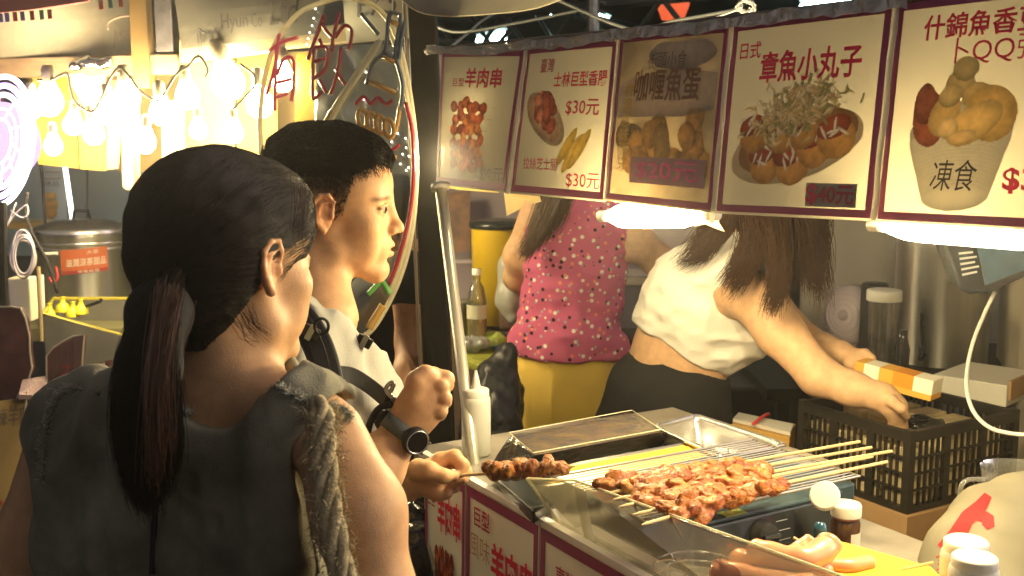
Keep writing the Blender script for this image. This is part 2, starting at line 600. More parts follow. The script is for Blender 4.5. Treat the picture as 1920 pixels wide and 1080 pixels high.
def printed(fn, blobs, box, m, parent, name='food_picture', cell=0.0016, seed=0, size=(0.27, 0.27)):
    """a flat printed picture: every grid point takes the colour of the topmost blob over it; blobs are
    (cu, cv, ru, rv, angle, colour, noise amount) in u, v of the sheet"""
    r = np.random.default_rng(seed)
    u0, v0, u1, v1 = box
    nu = int((u1 - u0) * size[0] / cell) + 2; nv = int((v1 - v0) * size[1] / cell) + 2
    U, Vv = np.meshgrid(np.linspace(u0, u1, nu), np.linspace(v0, v1, nv), indexing='ij')
    C = np.zeros((nu, nv, 3)); A = np.zeros((nu, nv), bool)
    P3 = np.stack([U.ravel(), Vv.ravel(), np.zeros(nu * nv)], 1)
    nz = (vnoise(P3 + seed, 28) * 0.6 + vnoise(P3 + seed, 70) * 0.4).reshape(nu, nv)
    nz2 = vnoise(P3 + seed + 5, 14).reshape(nu, nv)
    for (cu, cv, ru, rv, an, col, amt) in blobs:
        ca, sa = math.cos(an), math.sin(an)
        x = ((U - cu) * ca + (Vv - cv) * sa) / ru; y = (-(U - cu) * sa + (Vv - cv) * ca) / rv
        d = np.sqrt(x * x + y * y) + nz2 * 0.12 * min(1, amt * 2)
        inn = d < 1
        sh = 0.72 + 0.5 * np.clip(1 - d ** 2, 0, 1) + nz * (amt * 1.6 + .06) + 0.18 * y
        c = np.array(col)[None, None] * sh[..., None]
        C[inn] = c[inn]; A |= inn
    idx = np.arange(nu * nv).reshape(nu, nv)
    keep = A[:-1, :-1] & A[1:, :-1] & A[1:, 1:] & A[:-1, 1:]
    q = np.stack([idx[:-1, :-1], idx[1:, :-1], idx[1:, 1:], idx[:-1, 1:]], -1)[keep]
    used = np.unique(q); mp = -np.ones(nu * nv, int); mp[used] = np.arange(len(used))
    V3 = [fn(U.ravel()[i], Vv.ravel()[i], 0.0017) for i in used]
    me = np_mesh(name, np.array([v[:] for v in V3]), mp[q])
    at = me.color_attributes.new('col', 'FLOAT_COLOR', 'POINT')
    CC = np.clip(C.reshape(-1, 3)[used], 0, 1)
    at.data.foreach_set('color', np.concatenate([CC, np.ones((len(CC), 1))], 1).astype(np.float32).ravel())
    return link_mesh(name, me, m, parent)
# ================================================================ setting
M_asph = mat('asphalt', (0.05, 0.05, 0.05), 0.85, var=0.4, vscale=6, bump=0.5, bscale=120)
g = MB().add([(-40, -25, 0), (40, -25, 0), (40, 60, 0), (-40, 60, 0)], [(0, 1, 2, 3)]).build('ground', M_asph)
tag(g, kind='structure')

# stall axes: E_ runs along the counter towards the camera, N_ runs into the stall
CT = 1.05                                # counter height
Pa = H(875, 897, CT); Pb = H(1200, 1080, CT)
E_ = (Pb - Pa); E_.z = 0; E_.normalize()
N_ = Vector((-E_.y, E_.x, 0))
UP = Vector((0, 0, 1))
def S(a, b, z): return Vector((Pa.x, Pa.y, 0)) + E_ * a + N_ * b + UP * z
ROT = Matrix((N_, -E_, UP)).transposed()  # local x = into the stall, local y = away along the counter
def sbox(mb, a, b, z, la, lb, lz):       # box by its centre in stall axes
    return mb.box(S(a, b, z), (lb, la, lz), ROT)

M_wall = mat('mauve_cloth', (0.30, 0.25, 0.27), 0.9, var=0.25, vscale=3, bump=0.3, bscale=8)
M_wall2 = mat('beige_cloth', (0.42, 0.37, 0.27), 0.9, var=0.2, vscale=2.5, bump=0.4, bscale=5)
M_black = mat('black_paint', (0.008, 0.007, 0.006), 0.6, spec=.2, var=0.3, vscale=20, bump=0.1)
M_blackm = mat('black_matte', (0.012, 0.011, 0.011), 0.85)
M_steel = mat('stainless', (0.66, 0.64, 0.60), 0.27, 0.9, var=0.12, vscale=6, bump=0.05, bscale=300)
M_steel_d = mat('galvanised', (0.42, 0.41, 0.38), 0.38, 0.9, var=0.3, vscale=30)
M_white = mat('white_plastic', (0.66, 0.64, 0.57), 0.4, var=0.06)
M_dark = mat('dark_tarp', (0.02, 0.022, 0.024), 0.6, bump=0.5, bscale=6)

# cloth walls at the back and side of the stall, waved like hung cloth
def hung(name, P0, P1, z0, z1, m, amp=0.012, waves=9, label=None, cat=None, th=0.004, n=60):
    P0 = Vector(P0); P1 = Vector(P1); d = (P1 - P0); nn = Vector((-d.y, d.x, 0)).normalized()
    V = []; Fc = []; nz_ = 8
    for s_ in (0, 1):
        for i in range(n + 1):
            t = i / n
            for j in range(nz_ + 1):
                h = j / nz_
                o = amp * (math.sin(t * waves * 2 * PI + h * 1.3) + 0.5 * math.sin(t * waves * 4.7 + h * 3)) * (1.1 - h * 0.5)
                V.append(P0 + d * t + nn * (o + s_ * th) + UP * (z0 + (z1 - z0) * h))
    k = (n + 1) * (nz_ + 1)
    for s_ in (0, 1):
        for i in range(n):
            for j in range(nz_):
                a = s_ * k + i * (nz_ + 1) + j
                q = (a, a + nz_ + 1, a + nz_ + 2, a + 1)
                Fc.append(q if s_ else q[::-1])
    for j in range(nz_):
        for i in (0, n):
            a = i * (nz_ + 1) + j; Fc.append((a, a + 1, a + 1 + k, a + k))
    o = MB().add(V, Fc).build(name, m, smooth=True)
    return tag(o, label, cat)
w0 = W(660, 540, 4.3); w1 = W(1480, 540, 4.2); w2 = W(1500, 540, 3.9); w3 = W(1930, 540, 3.6)
hung('back_wall', (w0.x, w0.y, 0), (w1.x, w1.y, 0), 0.02, 1.92, M_wall, 0.008, 6, 'mauve cloth wall at the back of the skewer stall', 'wall')
hung('back_wall', (w2.x, w2.y, 0), (w3.x, w3.y, 0), 0.02, 1.92, mat('grey_cloth', (0.36, 0.33, 0.28), 0.9, var=0.15, vscale=2, bump=0.2, bscale=6), 0.006, 4,
     'greyish beige cloth wall behind the lilac fan and the steel urn', 'wall')
w4 = W(1862, 700, 3.3); w5 = W(2080, 700, 1.9)
hung('side_wall', (w4.x, w4.y, 0), (w5.x, w5.y, 0), 0.02, 1.9, M_wall2, 0.006, 3, 'yellowish beige cloth side wall at the end of the stall beside the crate', 'wall')

# dark roof of the covered market with trusses and far lamps
rf = MB().box((0, 13, 4.6), (26, 18, 0.06)).build('market_roof', M_dark)
tag(rf, kind='structure')
for nm_, c_, z_ in (('sky_block_wall', (0, 21.9, 2.29), (26, .1, 4.54)), ('sky_block_wall', (-12.9, 13, 2.29), (.1, 17.6, 4.54)), ('sky_block_wall', (12.9, 13, 2.29), (.1, 17.6, 4.54))):  # dark walls added to shut out the pale sky under the roof
    tag(MB().box(c_, z_).build(nm_, M_dark), kind='structure')
M_tr = mat('truss_paint', (0.10, 0.12, 0.12), 0.35, 0.6)
def truss(pa, pb, da, db, label, hgt=0.28, n=9):
    t = empty('roof_truss', W(*pa, da), label, 'truss', 'steel roof trusses over the stalls')
    A = W(*pa, da); B = W(*pb, db)
    MB().tube([A, B], 0.03, 6).build('chord', M_tr, t)
    MB().tube([A - UP * hgt, B - UP * hgt], 0.025, 6).build('chord', M_tr, t)
    for i in range(n):
        p = A.lerp(B, i / n); q = A.lerp(B, (i + 1) / n)
        a, b = (p, q - UP * hgt) if i % 2 else (p - UP * hgt, q)
        MB().tube([a, b], 0.014, 5).build('web_bar', M_tr, t)
truss((760, 40), (1420, -20), 6.5, 5.0, 'dark steel roof truss crossing the dark roof just above the menu posters')
truss((760, -40), (1300, 75), 5.5, 8.5, 'dark steel roof truss running down to the right behind the other truss')
b = MB().tube([W(1112, -60, 5.2), W(1112, 60, 5.2)], 0.028, 8)
t = empty('lamp_post', W(1112, 60, 5.2), 'short vertical steel lattice post hanging between the roof trusses', 'post')
b.build('post_tube', M_steel_d, t)
for k in range(6):
    MB().tube([W(1112, -40 + 18 * k, 5.2) + Vector((-.03, 0, 0)), W(1112, -30 + 18 * k, 5.2) + Vector((.06, 0, 0))], 0.006, 5).build('rung', M_steel_d, t)
M_cyan = lampmat('cool_lamp', (0.62, 1.0, 0.9), 9)
M_fix = mat('lamp_housing', (0.3, 0.32, 0.32), 0.4, 0.5)
for (a, b_, d, r, lab) in (((893, 80), (950, 66), 7.0, 0.028, 'cool white roof lamp glowing above the lamb skewer poster'),
                         ((1032, 28), (1062, 18), 7.5, 0.014, 'small cool white lamp left of the hanging lattice post'),
                         ((1122, 28), (1146, 38), 7.5, 0.012, 'small cool white lamp just right of the hanging lattice post'),
                         ((1500, 14), (1660, -2), 6.0, 0.03, 'long cool white lamp above the octopus ball poster')):
    t = empty('roof_lamp', W(*a, d), lab, 'lamp', 'cool lamps under the market roof')
    A = W(*a, d); B = W(*b_, d)
    MB().tube([A, A.lerp(B, .05), A.lerp(B, .95), B], [r * .4, r, r, r * .4], 10).build('lamp_tube', M_cyan, t, True)
    up = Vector((0, .02, r + .02))
    MB().tube([A + up, B + up], r * 0.6, 6).build('lamp_housing', M_fix, t)
# cables under the roof
for k, pts in enumerate(([(775, 25, 3.4), (850, 60, 3.3), (960, 45, 3.2), (1085, 20, 3.1)],
                         [(835, 96, 3.0), (880, 60, 3.3), (910, 35, 3.6), (985, -5, 4)],
                         [(1000, -20, 3), (1180, 55, 2.6), (1260, 40, 2.5), (1385, 18, 2.4)])):
    o = MB().tube(smooth_path(WL(pts), 5), 0.004, 5).build('roof_cable', mat('grey_cable', (0.25, 0.27, 0.27), .5), smooth=True)
    tag(o, ['thin cable sagging under the tarp edge above the first poster', 'thin cable rising steeply from the first poster corner to the roof',
            'thin cable crossing the dark roof above the curry fish ball poster'][k], 'cable')
# red and blue things far behind, seen above the fish ball poster
tag(MB().lathe([(0.0, -.09), (.06, -.08), (.09, 0), (.06, .08), (0, .09)], 20, W(1262, 8, 6.0)).build('paper_lantern', mat('red_paper', (0.5, 0.05, 0.03), .6, emis=(1, .15, .05), est=.25), smooth=True),
    'dim red paper lantern under the dark roof', 'lantern')

# beige canopy edge at the top
cp = [W(700, -60, 2.3), W(770, 12, 2.3), W(830, 28, 2.25), W(920, 24, 2.2), W(1010, 12, 2.15), W(1110, -30, 2.1)]
V = []; 
for p in smooth_path(cp, 5): V += [p, p + Vector((0.1, 0.9, 0.75))]
Fc = [(2 * i, 2 * i + 2, 2 * i + 3, 2 * i + 1) for i in range(len(V) // 2 - 1)]
o = MB().add(V, Fc).build('canopy_tarp', mat('beige_tarp', (0.46, 0.42, 0.31), 0.7, var=.15, bump=.3, bscale=12, transl=.2), smooth=True)
so = o.modifiers.new('solid', 'SOLIDIFY'); so.thickness = 0.004
tag(o, 'beige tarpaulin canopy edge hanging over the top of the stall', 'tarp')

# ================================================================ the row of menu posters
def BD(px): return 1.0 / (0.4348 + (px - 820) * 3.133e-4)
M_paper = mat('poster_paper', (0.47, 0.44, 0.36), 0.26, transl=0.58, bump=.3, bscale=7, coat=.25, var=0.03, vscale=5)
M_purple = mat('poster_border', (0.42, 0.08, 0.20), 0.3, transl=0.35)
M_red = mat('print_red', (0.72, 0.04, 0.10), 0.3, transl=0.3)
M_dred = mat('print_dark_red', (0.48, 0.04, 0.09), 0.3, transl=0.3)
M_blk = mat('print_black', (0.04, 0.035, 0.03), 0.3)
M_greyp = mat('print_grey', (0.18, 0.14, 0.11), 0.3)
M_print = mat('print_picture', (1, 1, 1), 0.3, attr='col', transl=0.35)
M_strip = mat('clear_tape', (0.85, 0.83, 0.74), 0.2, transl=0.6)
POST = {}
def poster(key, TL, TR, BR, BL, label, border=(0.035, 0.045), paper=None, group='menu posters hung in a row above the counter', parent_name='menu_poster', dd=0.0, bulge=0.006, depths=None):
    if depths is None:
        dT = (BD(TL[0]), BD(TR[0]))
        c = [W(*TL, dT[0] + dd), W(*TR, dT[1] + dd), W(*BR, dT[1] - 0.02 + dd), W(*BL, dT[0] - 0.02 + dd)]
    else:
        c = depths
    fn = bilinear(*c, bulge=bulge)
    root = empty(parent_name, c[3], label, 'poster', group)
    sheet(fn, paper or M_paper, 'paper_sheet', root, nu=16, nv=16)
    bu, bv = border
    for (u0, v0, u1, v1) in ((0.012, 0.012, 0.988, 0.012 + bv), (0.012, 0.988 - bv, 0.988, 0.988), (0.012, 0.012 + bv, 0.012 + bu, 0.988 - bv), (0.988 - bu, 0.012 + bv, 0.988, 0.988 - bv)):
        sheet(fn, M_purple, 'border_band', root, (u0, v0, u1, v1), 0.0012, 0.0006, 16, 16)
    POST[key] = (fn, root)
    return fn, root

# --- poster of lamb skewers
fn, r = poster('p1', (828, 93), (986, 90), (948, 361), (818, 346), 'lamb skewer menu poster at the left end of the row, price $40')
lettering('巨型', M_dred, r, fn, (0.20, 0.725, 0.35, 0.785), 0.01)
lettering('羊肉串', M_red, r, fn, (0.36, 0.715, 0.80, 0.86), 0.025)
lettering('$40元', M_greyp, r, fn, (0.60, 0.065, 0.95, 0.16), 0.015)
bl = []
q = np.random.default_rng(3)
for row in range(6):
    v = 0.57 - row * 0.082
    bl.append((0.55, v, 0.36, 0.004, 0.02, (0.45, 0.33, 0.2), 0.0))
for row in range(6):
    v = 0.57 - row * 0.082
    for k in range(6):
        c = [(0.62, 0.16, 0.06), (0.75, 0.28, 0.08), (0.42, 0.09, 0.04)][int(q.integers(3))]
        bl.append((0.27 + 0.068 * k + q.normal() * .012, v + q.normal() * .012, 0.058, 0.044, q.normal() * .6, c, 0.5))
printed(fn, bl, (0.1, 0.08, 0.95, 0.66), M_print, r, seed=1)

# --- poster of sausages
fn, r = poster('p2', (989, 87), (1160, 69), (1133, 379), (957, 362), 'sausage menu poster with two $30 prices, second in the row')
lettering('臺灣', M_dred, r, fn, (0.21, 0.805, 0.37, 0.90), 0.008)
lettering('士林巨型香腸', M_red, r, fn, (0.39, 0.70, 0.94, 0.80), 0.02)
lettering('$30元', M_red, r, fn, (0.56, 0.515, 0.89, 0.62), 0.01)
lettering('拉絲芝士腸', M_dred, r, fn, (0.13, 0.165, 0.52, 0.245), 0.012)
lettering('$30元', M_red, r, fn, (0.62, 0.065, 0.95, 0.165), 0.0)
bl = [(0.33, 0.50, 0.27, 0.13, -0.55, (0.55, 0.42, 0.25), 0.1), (0.30, 0.50, 0.23, 0.10, -0.55, (0.62, 0.38, 0.2), 0.1)]
for k in range(24):
    bl.append((0.22 + q.random() * 0.2, 0.50 + q.random() * 0.2 - 0.05, 0.058, 0.045, q.random() * 3, [(0.55, 0.13, 0.06), (0.42, 0.09, 0.05), (0.66, 0.24, 0.12)][int(q.integers(3))], 0.3))
for (cu, cv) in ((0.60, 0.30), (0.66, 0.26), (0.73, 0.29)):
    bl.append((cu, cv + 0.02, 0.16, 0.042, 0.9, (0.78, 0.56, 0.08), 0.12))
printed(fn, bl, (0.03, 0.10, 0.95, 0.74), M_print, r, seed=2)

# --- dark glossy poster of curry fish balls
M_dkp = mat('dark_photo_paper', (0.32, 0.27, 0.18), 0.18, var=0.5, vscale=14, transl=0.35, col2=(0.50, 0.43, 0.30))
fn, r = poster('p3', (1163, 67), (1370, 44), (1336, 399), (1135, 376), 'dark glossy curry fish ball poster in the middle of the row', paper=M_dkp, border=(0.03, 0.035))
printed(fn, [(0.5, 0.62, 0.62, 0.14, 0.05, (0.66, 0.57, 0.42), 0.05), (0.62, 0.86, 0.3, 0.1, 0, (0.46, 0.41, 0.33), .1)], (0.06, 0.50, 0.94, 0.93), M_print, r, 'pale_print', seed=3)
bl = []
for k in range(26):
    bl.append((0.12 + q.random() * 0.8, 0.20 + q.random() * 0.30, 0.085, 0.075, q.random() * 3, [(0.62, 0.40, 0.12), (0.48, 0.31, 0.10), (0.70, 0.47, 0.17), (0.32, 0.24, 0.10)][int(q.integers(4))], 0.25))
printed(fn, bl, (0.05, 0.10, 0.94, 0.55), M_print, r, seed=4)
fn2 = lambda u, v, off=0.0: fn(u, v, off + 0.0008)
lettering('街頭小食', M_greyp, r, fn2, (0.33, 0.77, 0.68, 0.875), 0.0)
lettering('咖喱魚蛋', mat('print_brown', (0.22, 0.11, 0.05), .3), r, fn2, (0.22, 0.585, 0.82, 0.78), 0.015)
sheet(fn, mat('pink_label', (0.55, 0.36, 0.36), .4, var=.2, transl=.3), 'price_label', r, (0.24, 0.12, 0.92, 0.27), 0.0024)
lettering('$20元', mat('print_pink', (0.75, 0.12, 0.30), .4), r, lambda u, v, off=0.0: fn(u, v, off + 0.001), (0.30, 0.14, 0.86, 0.25), 0.01)
M_yp = mat('print_yellow', (0.55, 0.36, 0.04), .4)
for k, ch in enumerate('香濃惹味彈牙'):
    lettering(ch, M_yp, r, fn2, (0.12 - k * .004, 0.62 - k * 0.088, 0.22 - k * .004, 0.70 - k * 0.088), 0.01)

# --- poster of octopus balls
fn, r = poster('p4', (1374, 44), (1679, 4), (1637, 415), (1341, 400), 'octopus ball menu poster with a $40 price, right of the dark one', border=(0.036, 0.036))
lettering('日式', M_red, r, fn, (0.085, 0.795, 0.23, 0.885), 0.01)
lettering('章魚小丸子', M_red, r, fn, (0.24, 0.66, 0.86, 0.825), 0.025)
sheet(fn, mat('grey_price_label', (0.30, 0.27, 0.24), .4, transl=.2), 'price_label', r, (0.605, 0.055, 0.90, 0.165), 0.0022)
lettering('$', M_red, r, lambda u, v, off=0: fn(u, v, off + .001), (0.61, 0.06, 0.68, 0.16), 0.03)
lettering('40元', M_dred, r, lambda u, v, off=0: fn(u, v, off + .001), (0.68, 0.065, 0.89, 0.155), 0.03)
bl = [(0.50, 0.34, 0.42, 0.17, 0.22, (0.70, 0.58, 0.36), 0.03), (0.51, 0.36, 0.38, 0.145, 0.22, (0.38, 0.20, 0.07), 0.1)]
for (cu, cv, rr) in ((0.33, 0.26, .11), (0.50, 0.25, .11), (0.24, 0.40, .10), (0.63, 0.33, .10), (0.76, 0.38, .11), (0.42, 0.40, .1), (.55, .42, .1)):
    bl.append((cu, cv, rr, rr * 0.95, 0, (0.62, 0.34, 0.09), 0.15)); bl.append((cu - .02, cv + 0.05, rr * .9, rr * 0.5, .3, (0.36, 0.08, 0.03), 0.15))
    for k in range(5): bl.append((cu + q.normal() * .03, cv + 0.05 + q.normal() * .03, 0.04, 0.008, q.random() * 3, (0.85, 0.80, 0.66), 0.05))
for k in range(420):
    x, y = q.normal(0, .12), q.normal(0, .065)
    bl.append((0.50 + x, 0.52 + y + x * .25, 0.030, 0.009, q.random() * 3.1, [(0.72, 0.58, 0.30), (0.60, 0.47, 0.22), (0.80, 0.70, 0.45), (0.35, 0.33, 0.13)][int(q.integers(4))], 0.1))
printed(fn, bl, (0.05, 0.12, 0.93, 0.80), M_print, r, seed=5, cell=0.0013)

# --- poster of frozen assorted balls in a bowl
fn, r = poster('p5', (1683, 3), (2110, -50), (2062, 440), (1641, 416), 'poster of a white bowl marked 凍食 at the right end of the row', border=(0.03, 0.036))
lettering('什錦魚香豆', M_red, r, fn, (0.16, 0.80, 0.70, 0.915), 0.02)
lettering('卜QQ彈', M_red, r, fn, (0.33, 0.68, 0.72, 0.80), 0.0)
lettering('$30', M_red, r, fn, (0.60, 0.14, 0.82, 0.245), 0.03)
bl = [(0.385, 0.40, 0.245, 0.12, 0.08, (0.60, 0.55, 0.42), 0.0)]
for k in range(16):
    t_ = k / 15
    bl.append((0.385 + 0.0 * t_, 0.36 - 0.24 * t_, 0.245 - 0.085 * t_, 0.06, 0.08, (0.70, 0.66, 0.54), 0.0))
bl += [(0.23, 0.46, 0.085, 0.13, 0.1, (0.33, 0.10, 0.05), 0.2), (0.21, 0.52, 0.06, 0.09, 0.0, (0.28, 0.09, 0.05), 0.2), (0.31, 0.47, 0.07, 0.10, -0.5, (0.66, 0.46, 0.17), 0.1), (0.37, 0.60, 0.075, 0.06, 0, (0.55, 0.42, 0.18), 0.12),
       (0.33, 0.55, 0.06, 0.05, 0.4, (0.60, 0.46, 0.20), 0.12), (0.45, 0.55, 0.07, 0.05, 0.4, (0.62, 0.46, 0.18), 0.12), (0.39, 0.665, 0.065, 0.055, 0, (0.55, 0.44, 0.20), 0.1),
       (0.52, 0.47, 0.12, 0.12, 0.3, (0.74, 0.50, 0.16), 0.1), (0.45, 0.43, 0.14, 0.075, 0.55, (0.78, 0.55, 0.20), 0.1), (0.33, 0.41, 0.05, 0.045, 0.3, (0.74, 0.55, 0.25), .1), (.40, .37, .07, .03, .2, (.7, .5, .22), .1)]
printed(fn, bl, (0.10, 0.05, 0.66, 0.76), M_print, r, seed=6, cell=0.0013)
lettering('凍食', M_blk, r, lambda u, v, off=0: fn(u, v, off + .0008), (0.265, 0.145, 0.475, 0.275), 0.0, slant=0.02)

# white seams of tape between the posters, loose ends below
for (a, b_, w_, lab) in (((987, 88, 0), (953, 364, 0), 0.010, 'white tape seam between the lamb skewer and sausage posters'),
                   ((1161, 68, 0), (1134, 378, 0), 0.005, 'thin tape seam between the sausage and dark fish ball posters'),
                   ((1372, 44, 0), (1334, 418, 0), 0.009, 'white tape seam between the fish ball and octopus ball posters'),
                   ((1681, 3, 0), (1636, 424, 0), 0.009, 'white tape seam between the octopus ball and bowl posters')):
    A = W(a[0], a[1], BD(a[0]) - 0.006); B = W(b_[0], b_[1], BD(a[0]) - 0.03)
    pts = [A.lerp(B, t_ / 8) + Vector((0.0012 * math.sin(t_ * 2), 0, 0)) for t_ in range(9)]
    o = MB().ribbon(pts, Vector((w_ * .6, -w_ * .8, 0)), 0.0008).build('tape_seam', M_strip)
    tag(o, lab, 'tape', 'tape seams between the posters')
M_torn = mat('torn_paper', (0.80, 0.70, 0.42), 0.6, transl=0.6, var=.15, bump=.4)
def torn(pts, d, label):
    P = [W(x, y, d) for x, y in pts]
    P = [p + Vector((0, random.uniform(-.006, .006), 0)) for p in P]
    tag(MB().prism(P, (0, 0.0015, 0)).build('torn_paper', M_torn), label, 'paper', 'torn paper ends under the posters')
torn([(945, 362), (1012, 368), (1015, 378), (998, 382), (985, 376), (975, 392), (950, 405)], 2.27, 'torn yellowish paper scrap hanging under the sausage poster')
torn([(1300, 392), (1345, 398), (1348, 418), (1358, 434), (1340, 428), (1322, 420), (1302, 425)], 1.95, 'crumpled white paper end under the seam beside the left tube lamp')
torn([(818, 344), (936, 357), (935, 362), (900, 358), (860, 356), (820, 350)], 2.31, 'thin bright paper edge under the lamb skewer poster')
# rail that carries the row, clear plastic wrap bunched over it
rl = [W(800, 96, BD(800)), W(1160, 62, BD(1160)), W(1690, -2, BD(1690)), W(2120, -56, BD(2120))]
tag(MB().tube(rl, 0.007, 8).build('banner_rail', mat('rail_brown', (0.13, 0.10, 0.08), .45, .2)), 'slim dark rail the menu posters hang from', 'rail')
V = []
pts = smooth_path([W(x, y, BD(x) - .012) for x, y in ((800, 90), (900, 92), (990, 80), (1080, 74), (1160, 60), (1270, 52), (1374, 38), (1480, 22), (1600, 8), (1700, -6))], 6)
for i, p in enumerate(pts):
    wv = 0.004 + 0.002 * math.sin(i * 1.7) + random.uniform(0, .002)
    V += [p + UP * wv + Vector((0, random.uniform(-.004, .004), 0)), p - UP * (0.010 + random.uniform(0, .006)) + Vector((0, -.006, 0))]
o = MB().add(V, [(2 * i, 2 * i + 2, 2 * i + 3, 2 * i + 1) for i in range(len(pts) - 1)]).build('plastic_wrap', glassy('clear_wrap', (1, 1, .98), .15, .2, .35, (.75, .72, .62), .6, 40))
so = o.modifiers.new('solid', 'SOLIDIFY'); so.thickness = 0.001
tag(o, 'crinkled clear plastic wrap folded over the poster rail', 'plastic')
b = MB()
for k in range(14):
    c = W(1398, 12, 1.98); a = random.uniform(0, 6.28)
    pts = [c + Vector((math.cos(a + t_) * .012 * (1 + .5 * math.sin(t_ * 2 + k)), random.uniform(-.01, .01), math.sin(a + t_) * .010 + random.uniform(-.004, .004))) for t_ in np.linspace(0, 3, 7)]
    b.tube(smooth_path(pts, 3), 0.0012, 5)
b.tube(smooth_path([W(1384, 18, 1.98), W(1350, 30, 2.0), W(1300, 45, 2.04)], 4), 0.0015, 5)
tag(b.build('string_knot', mat('white_string', (.7, .7, .68), .7), smooth=True), 'tangled white string knot on the rail above the octopus ball poster', 'string')
# small sockets and bulbs behind the posters, and the tube lamps below them
M_bulbp = lampmat('bulb_glow', WARM, S_BULB)
M_socket = mat('lamp_socket', (0.20, 0.17, 0.11), 0.5)
def bulb(p, r, parent=None, name='bulb', m=None, updir=(0, 0, 1), label=None, group=None, socket=True):
    t = empty('light_bulb', p, label, 'light bulb', group)
    u = Vector(updir).normalized()
    prof = [(r * 0.02, -r), (r * .5, -r * .88), (r * .85, -r * .5), (r, 0), (r * .88, r * .5), (r * .6, r * 1.05), (r * .42, r * 1.5)]
    MB().lathe(prof, 16, p, u).build('glass_globe', m or M_bulbp, t, True)
    if socket:
        MB().lathe([(r * .43, r * 1.48), (r * .47, r * 1.55), (r * .47, r * 2.3), (r * .36, r * 2.6), (r * .1, r * 2.7)], 12, p, u).build('socket', M_socket, t, True)
    return t
bulb(W(918, 236, 2.21), 0.016, label='small warm bulb glowing through the picture on the lamb skewer poster', group='warm bulbs hung behind the posters')
bulb(W(842, 300, 2.36), 0.022, label='small warm bulb glowing through the lower left corner of the lamb skewer poster', group='warm bulbs hung behind the posters')
M_tube = lampmat('tube_glow', WARM, S_TUBE)
def tube_lamp(A, B, r, label):
    t = empty('tube_lamp', A, label, 'lamp', 'warm tube lamps under the poster row')
    n = 10
    pts = [A.lerp(B, i / n) for i in range(n + 1)]
    rs = [r * (0.55 + 0.45 * math.sin(PI * min(1, max(0, (i / n) * 3))) if i < 2 else (0.55 + .45 * math.sin(PI * (1 - i / n) * 1.5) if i > n - 2 else 1)) for i in range(n + 1)]
    MB().tube(pts, rs, 14).build('glow_tube', M_tube, t, True)
    d = (B - A).normalized()
    for p, s_ in ((A, -1), (B, 1)):
        MB().tube([p, p + d * s_ * 0.03], r * 0.5, 10).build('end_cap', M_white, t, True)
tube_lamp(W(1148, 405, 1.915), W(1318, 402, 1.755), 0.021, 'glowing warm tube lamp under the dark fish ball poster')
tube_lamp(W(1668, 424, 1.485), W(1990, 446, 1.315), 0.018, 'glowing warm tube lamp under the bowl poster at the right')
# ================================================================ counter
M_ctop = mat('counter_laminate', (0.30, 0.27, 0.22), 0.35, var=0.3, vscale=12, bump=.1)
CL0, CL1, CD = -0.22, 1.7, 0.43
t = empty('stall_counter', S(0.5, 0.3, 0), 'long stall counter carrying the grill and trays', 'counter')
sbox(MB(), (CL0 + CL1) / 2, CD / 2 + .004, CT - 0.02, CL1 - CL0, CD, 0.04).build('counter_top', M_ctop, t)
sbox(MB(), (CL0 + CL1) / 2, 0.03, (CT - .04) / 2, CL1 - CL0 - .02, 0.02, CT - 0.04).build('front_board', mat('board', (.35, .3, .2), .6), t)
sbox(MB(), CL0 + 0.02, CD / 2, (CT - .04) / 2, 0.02, CD - .08, CT - 0.04).build('side_board', M_black, t)
for a in (CL0 + .04, CL1 - .04):
    for b_ in (0.08, CD - .04):
        sbox(MB(), a, b_, (CT - .04) / 2, 0.03, 0.03, CT - .045).build('leg', M_steel_d, t)
sbox(MB(), .02, .53, CT - .02, .48, .195, .035).build('back_flap', M_ctop, t)
for a in (-.19, .23): sbox(MB(), a, .60, (CT - .04) / 2, .03, .03, CT - .045).build('leg', M_steel_d, t)
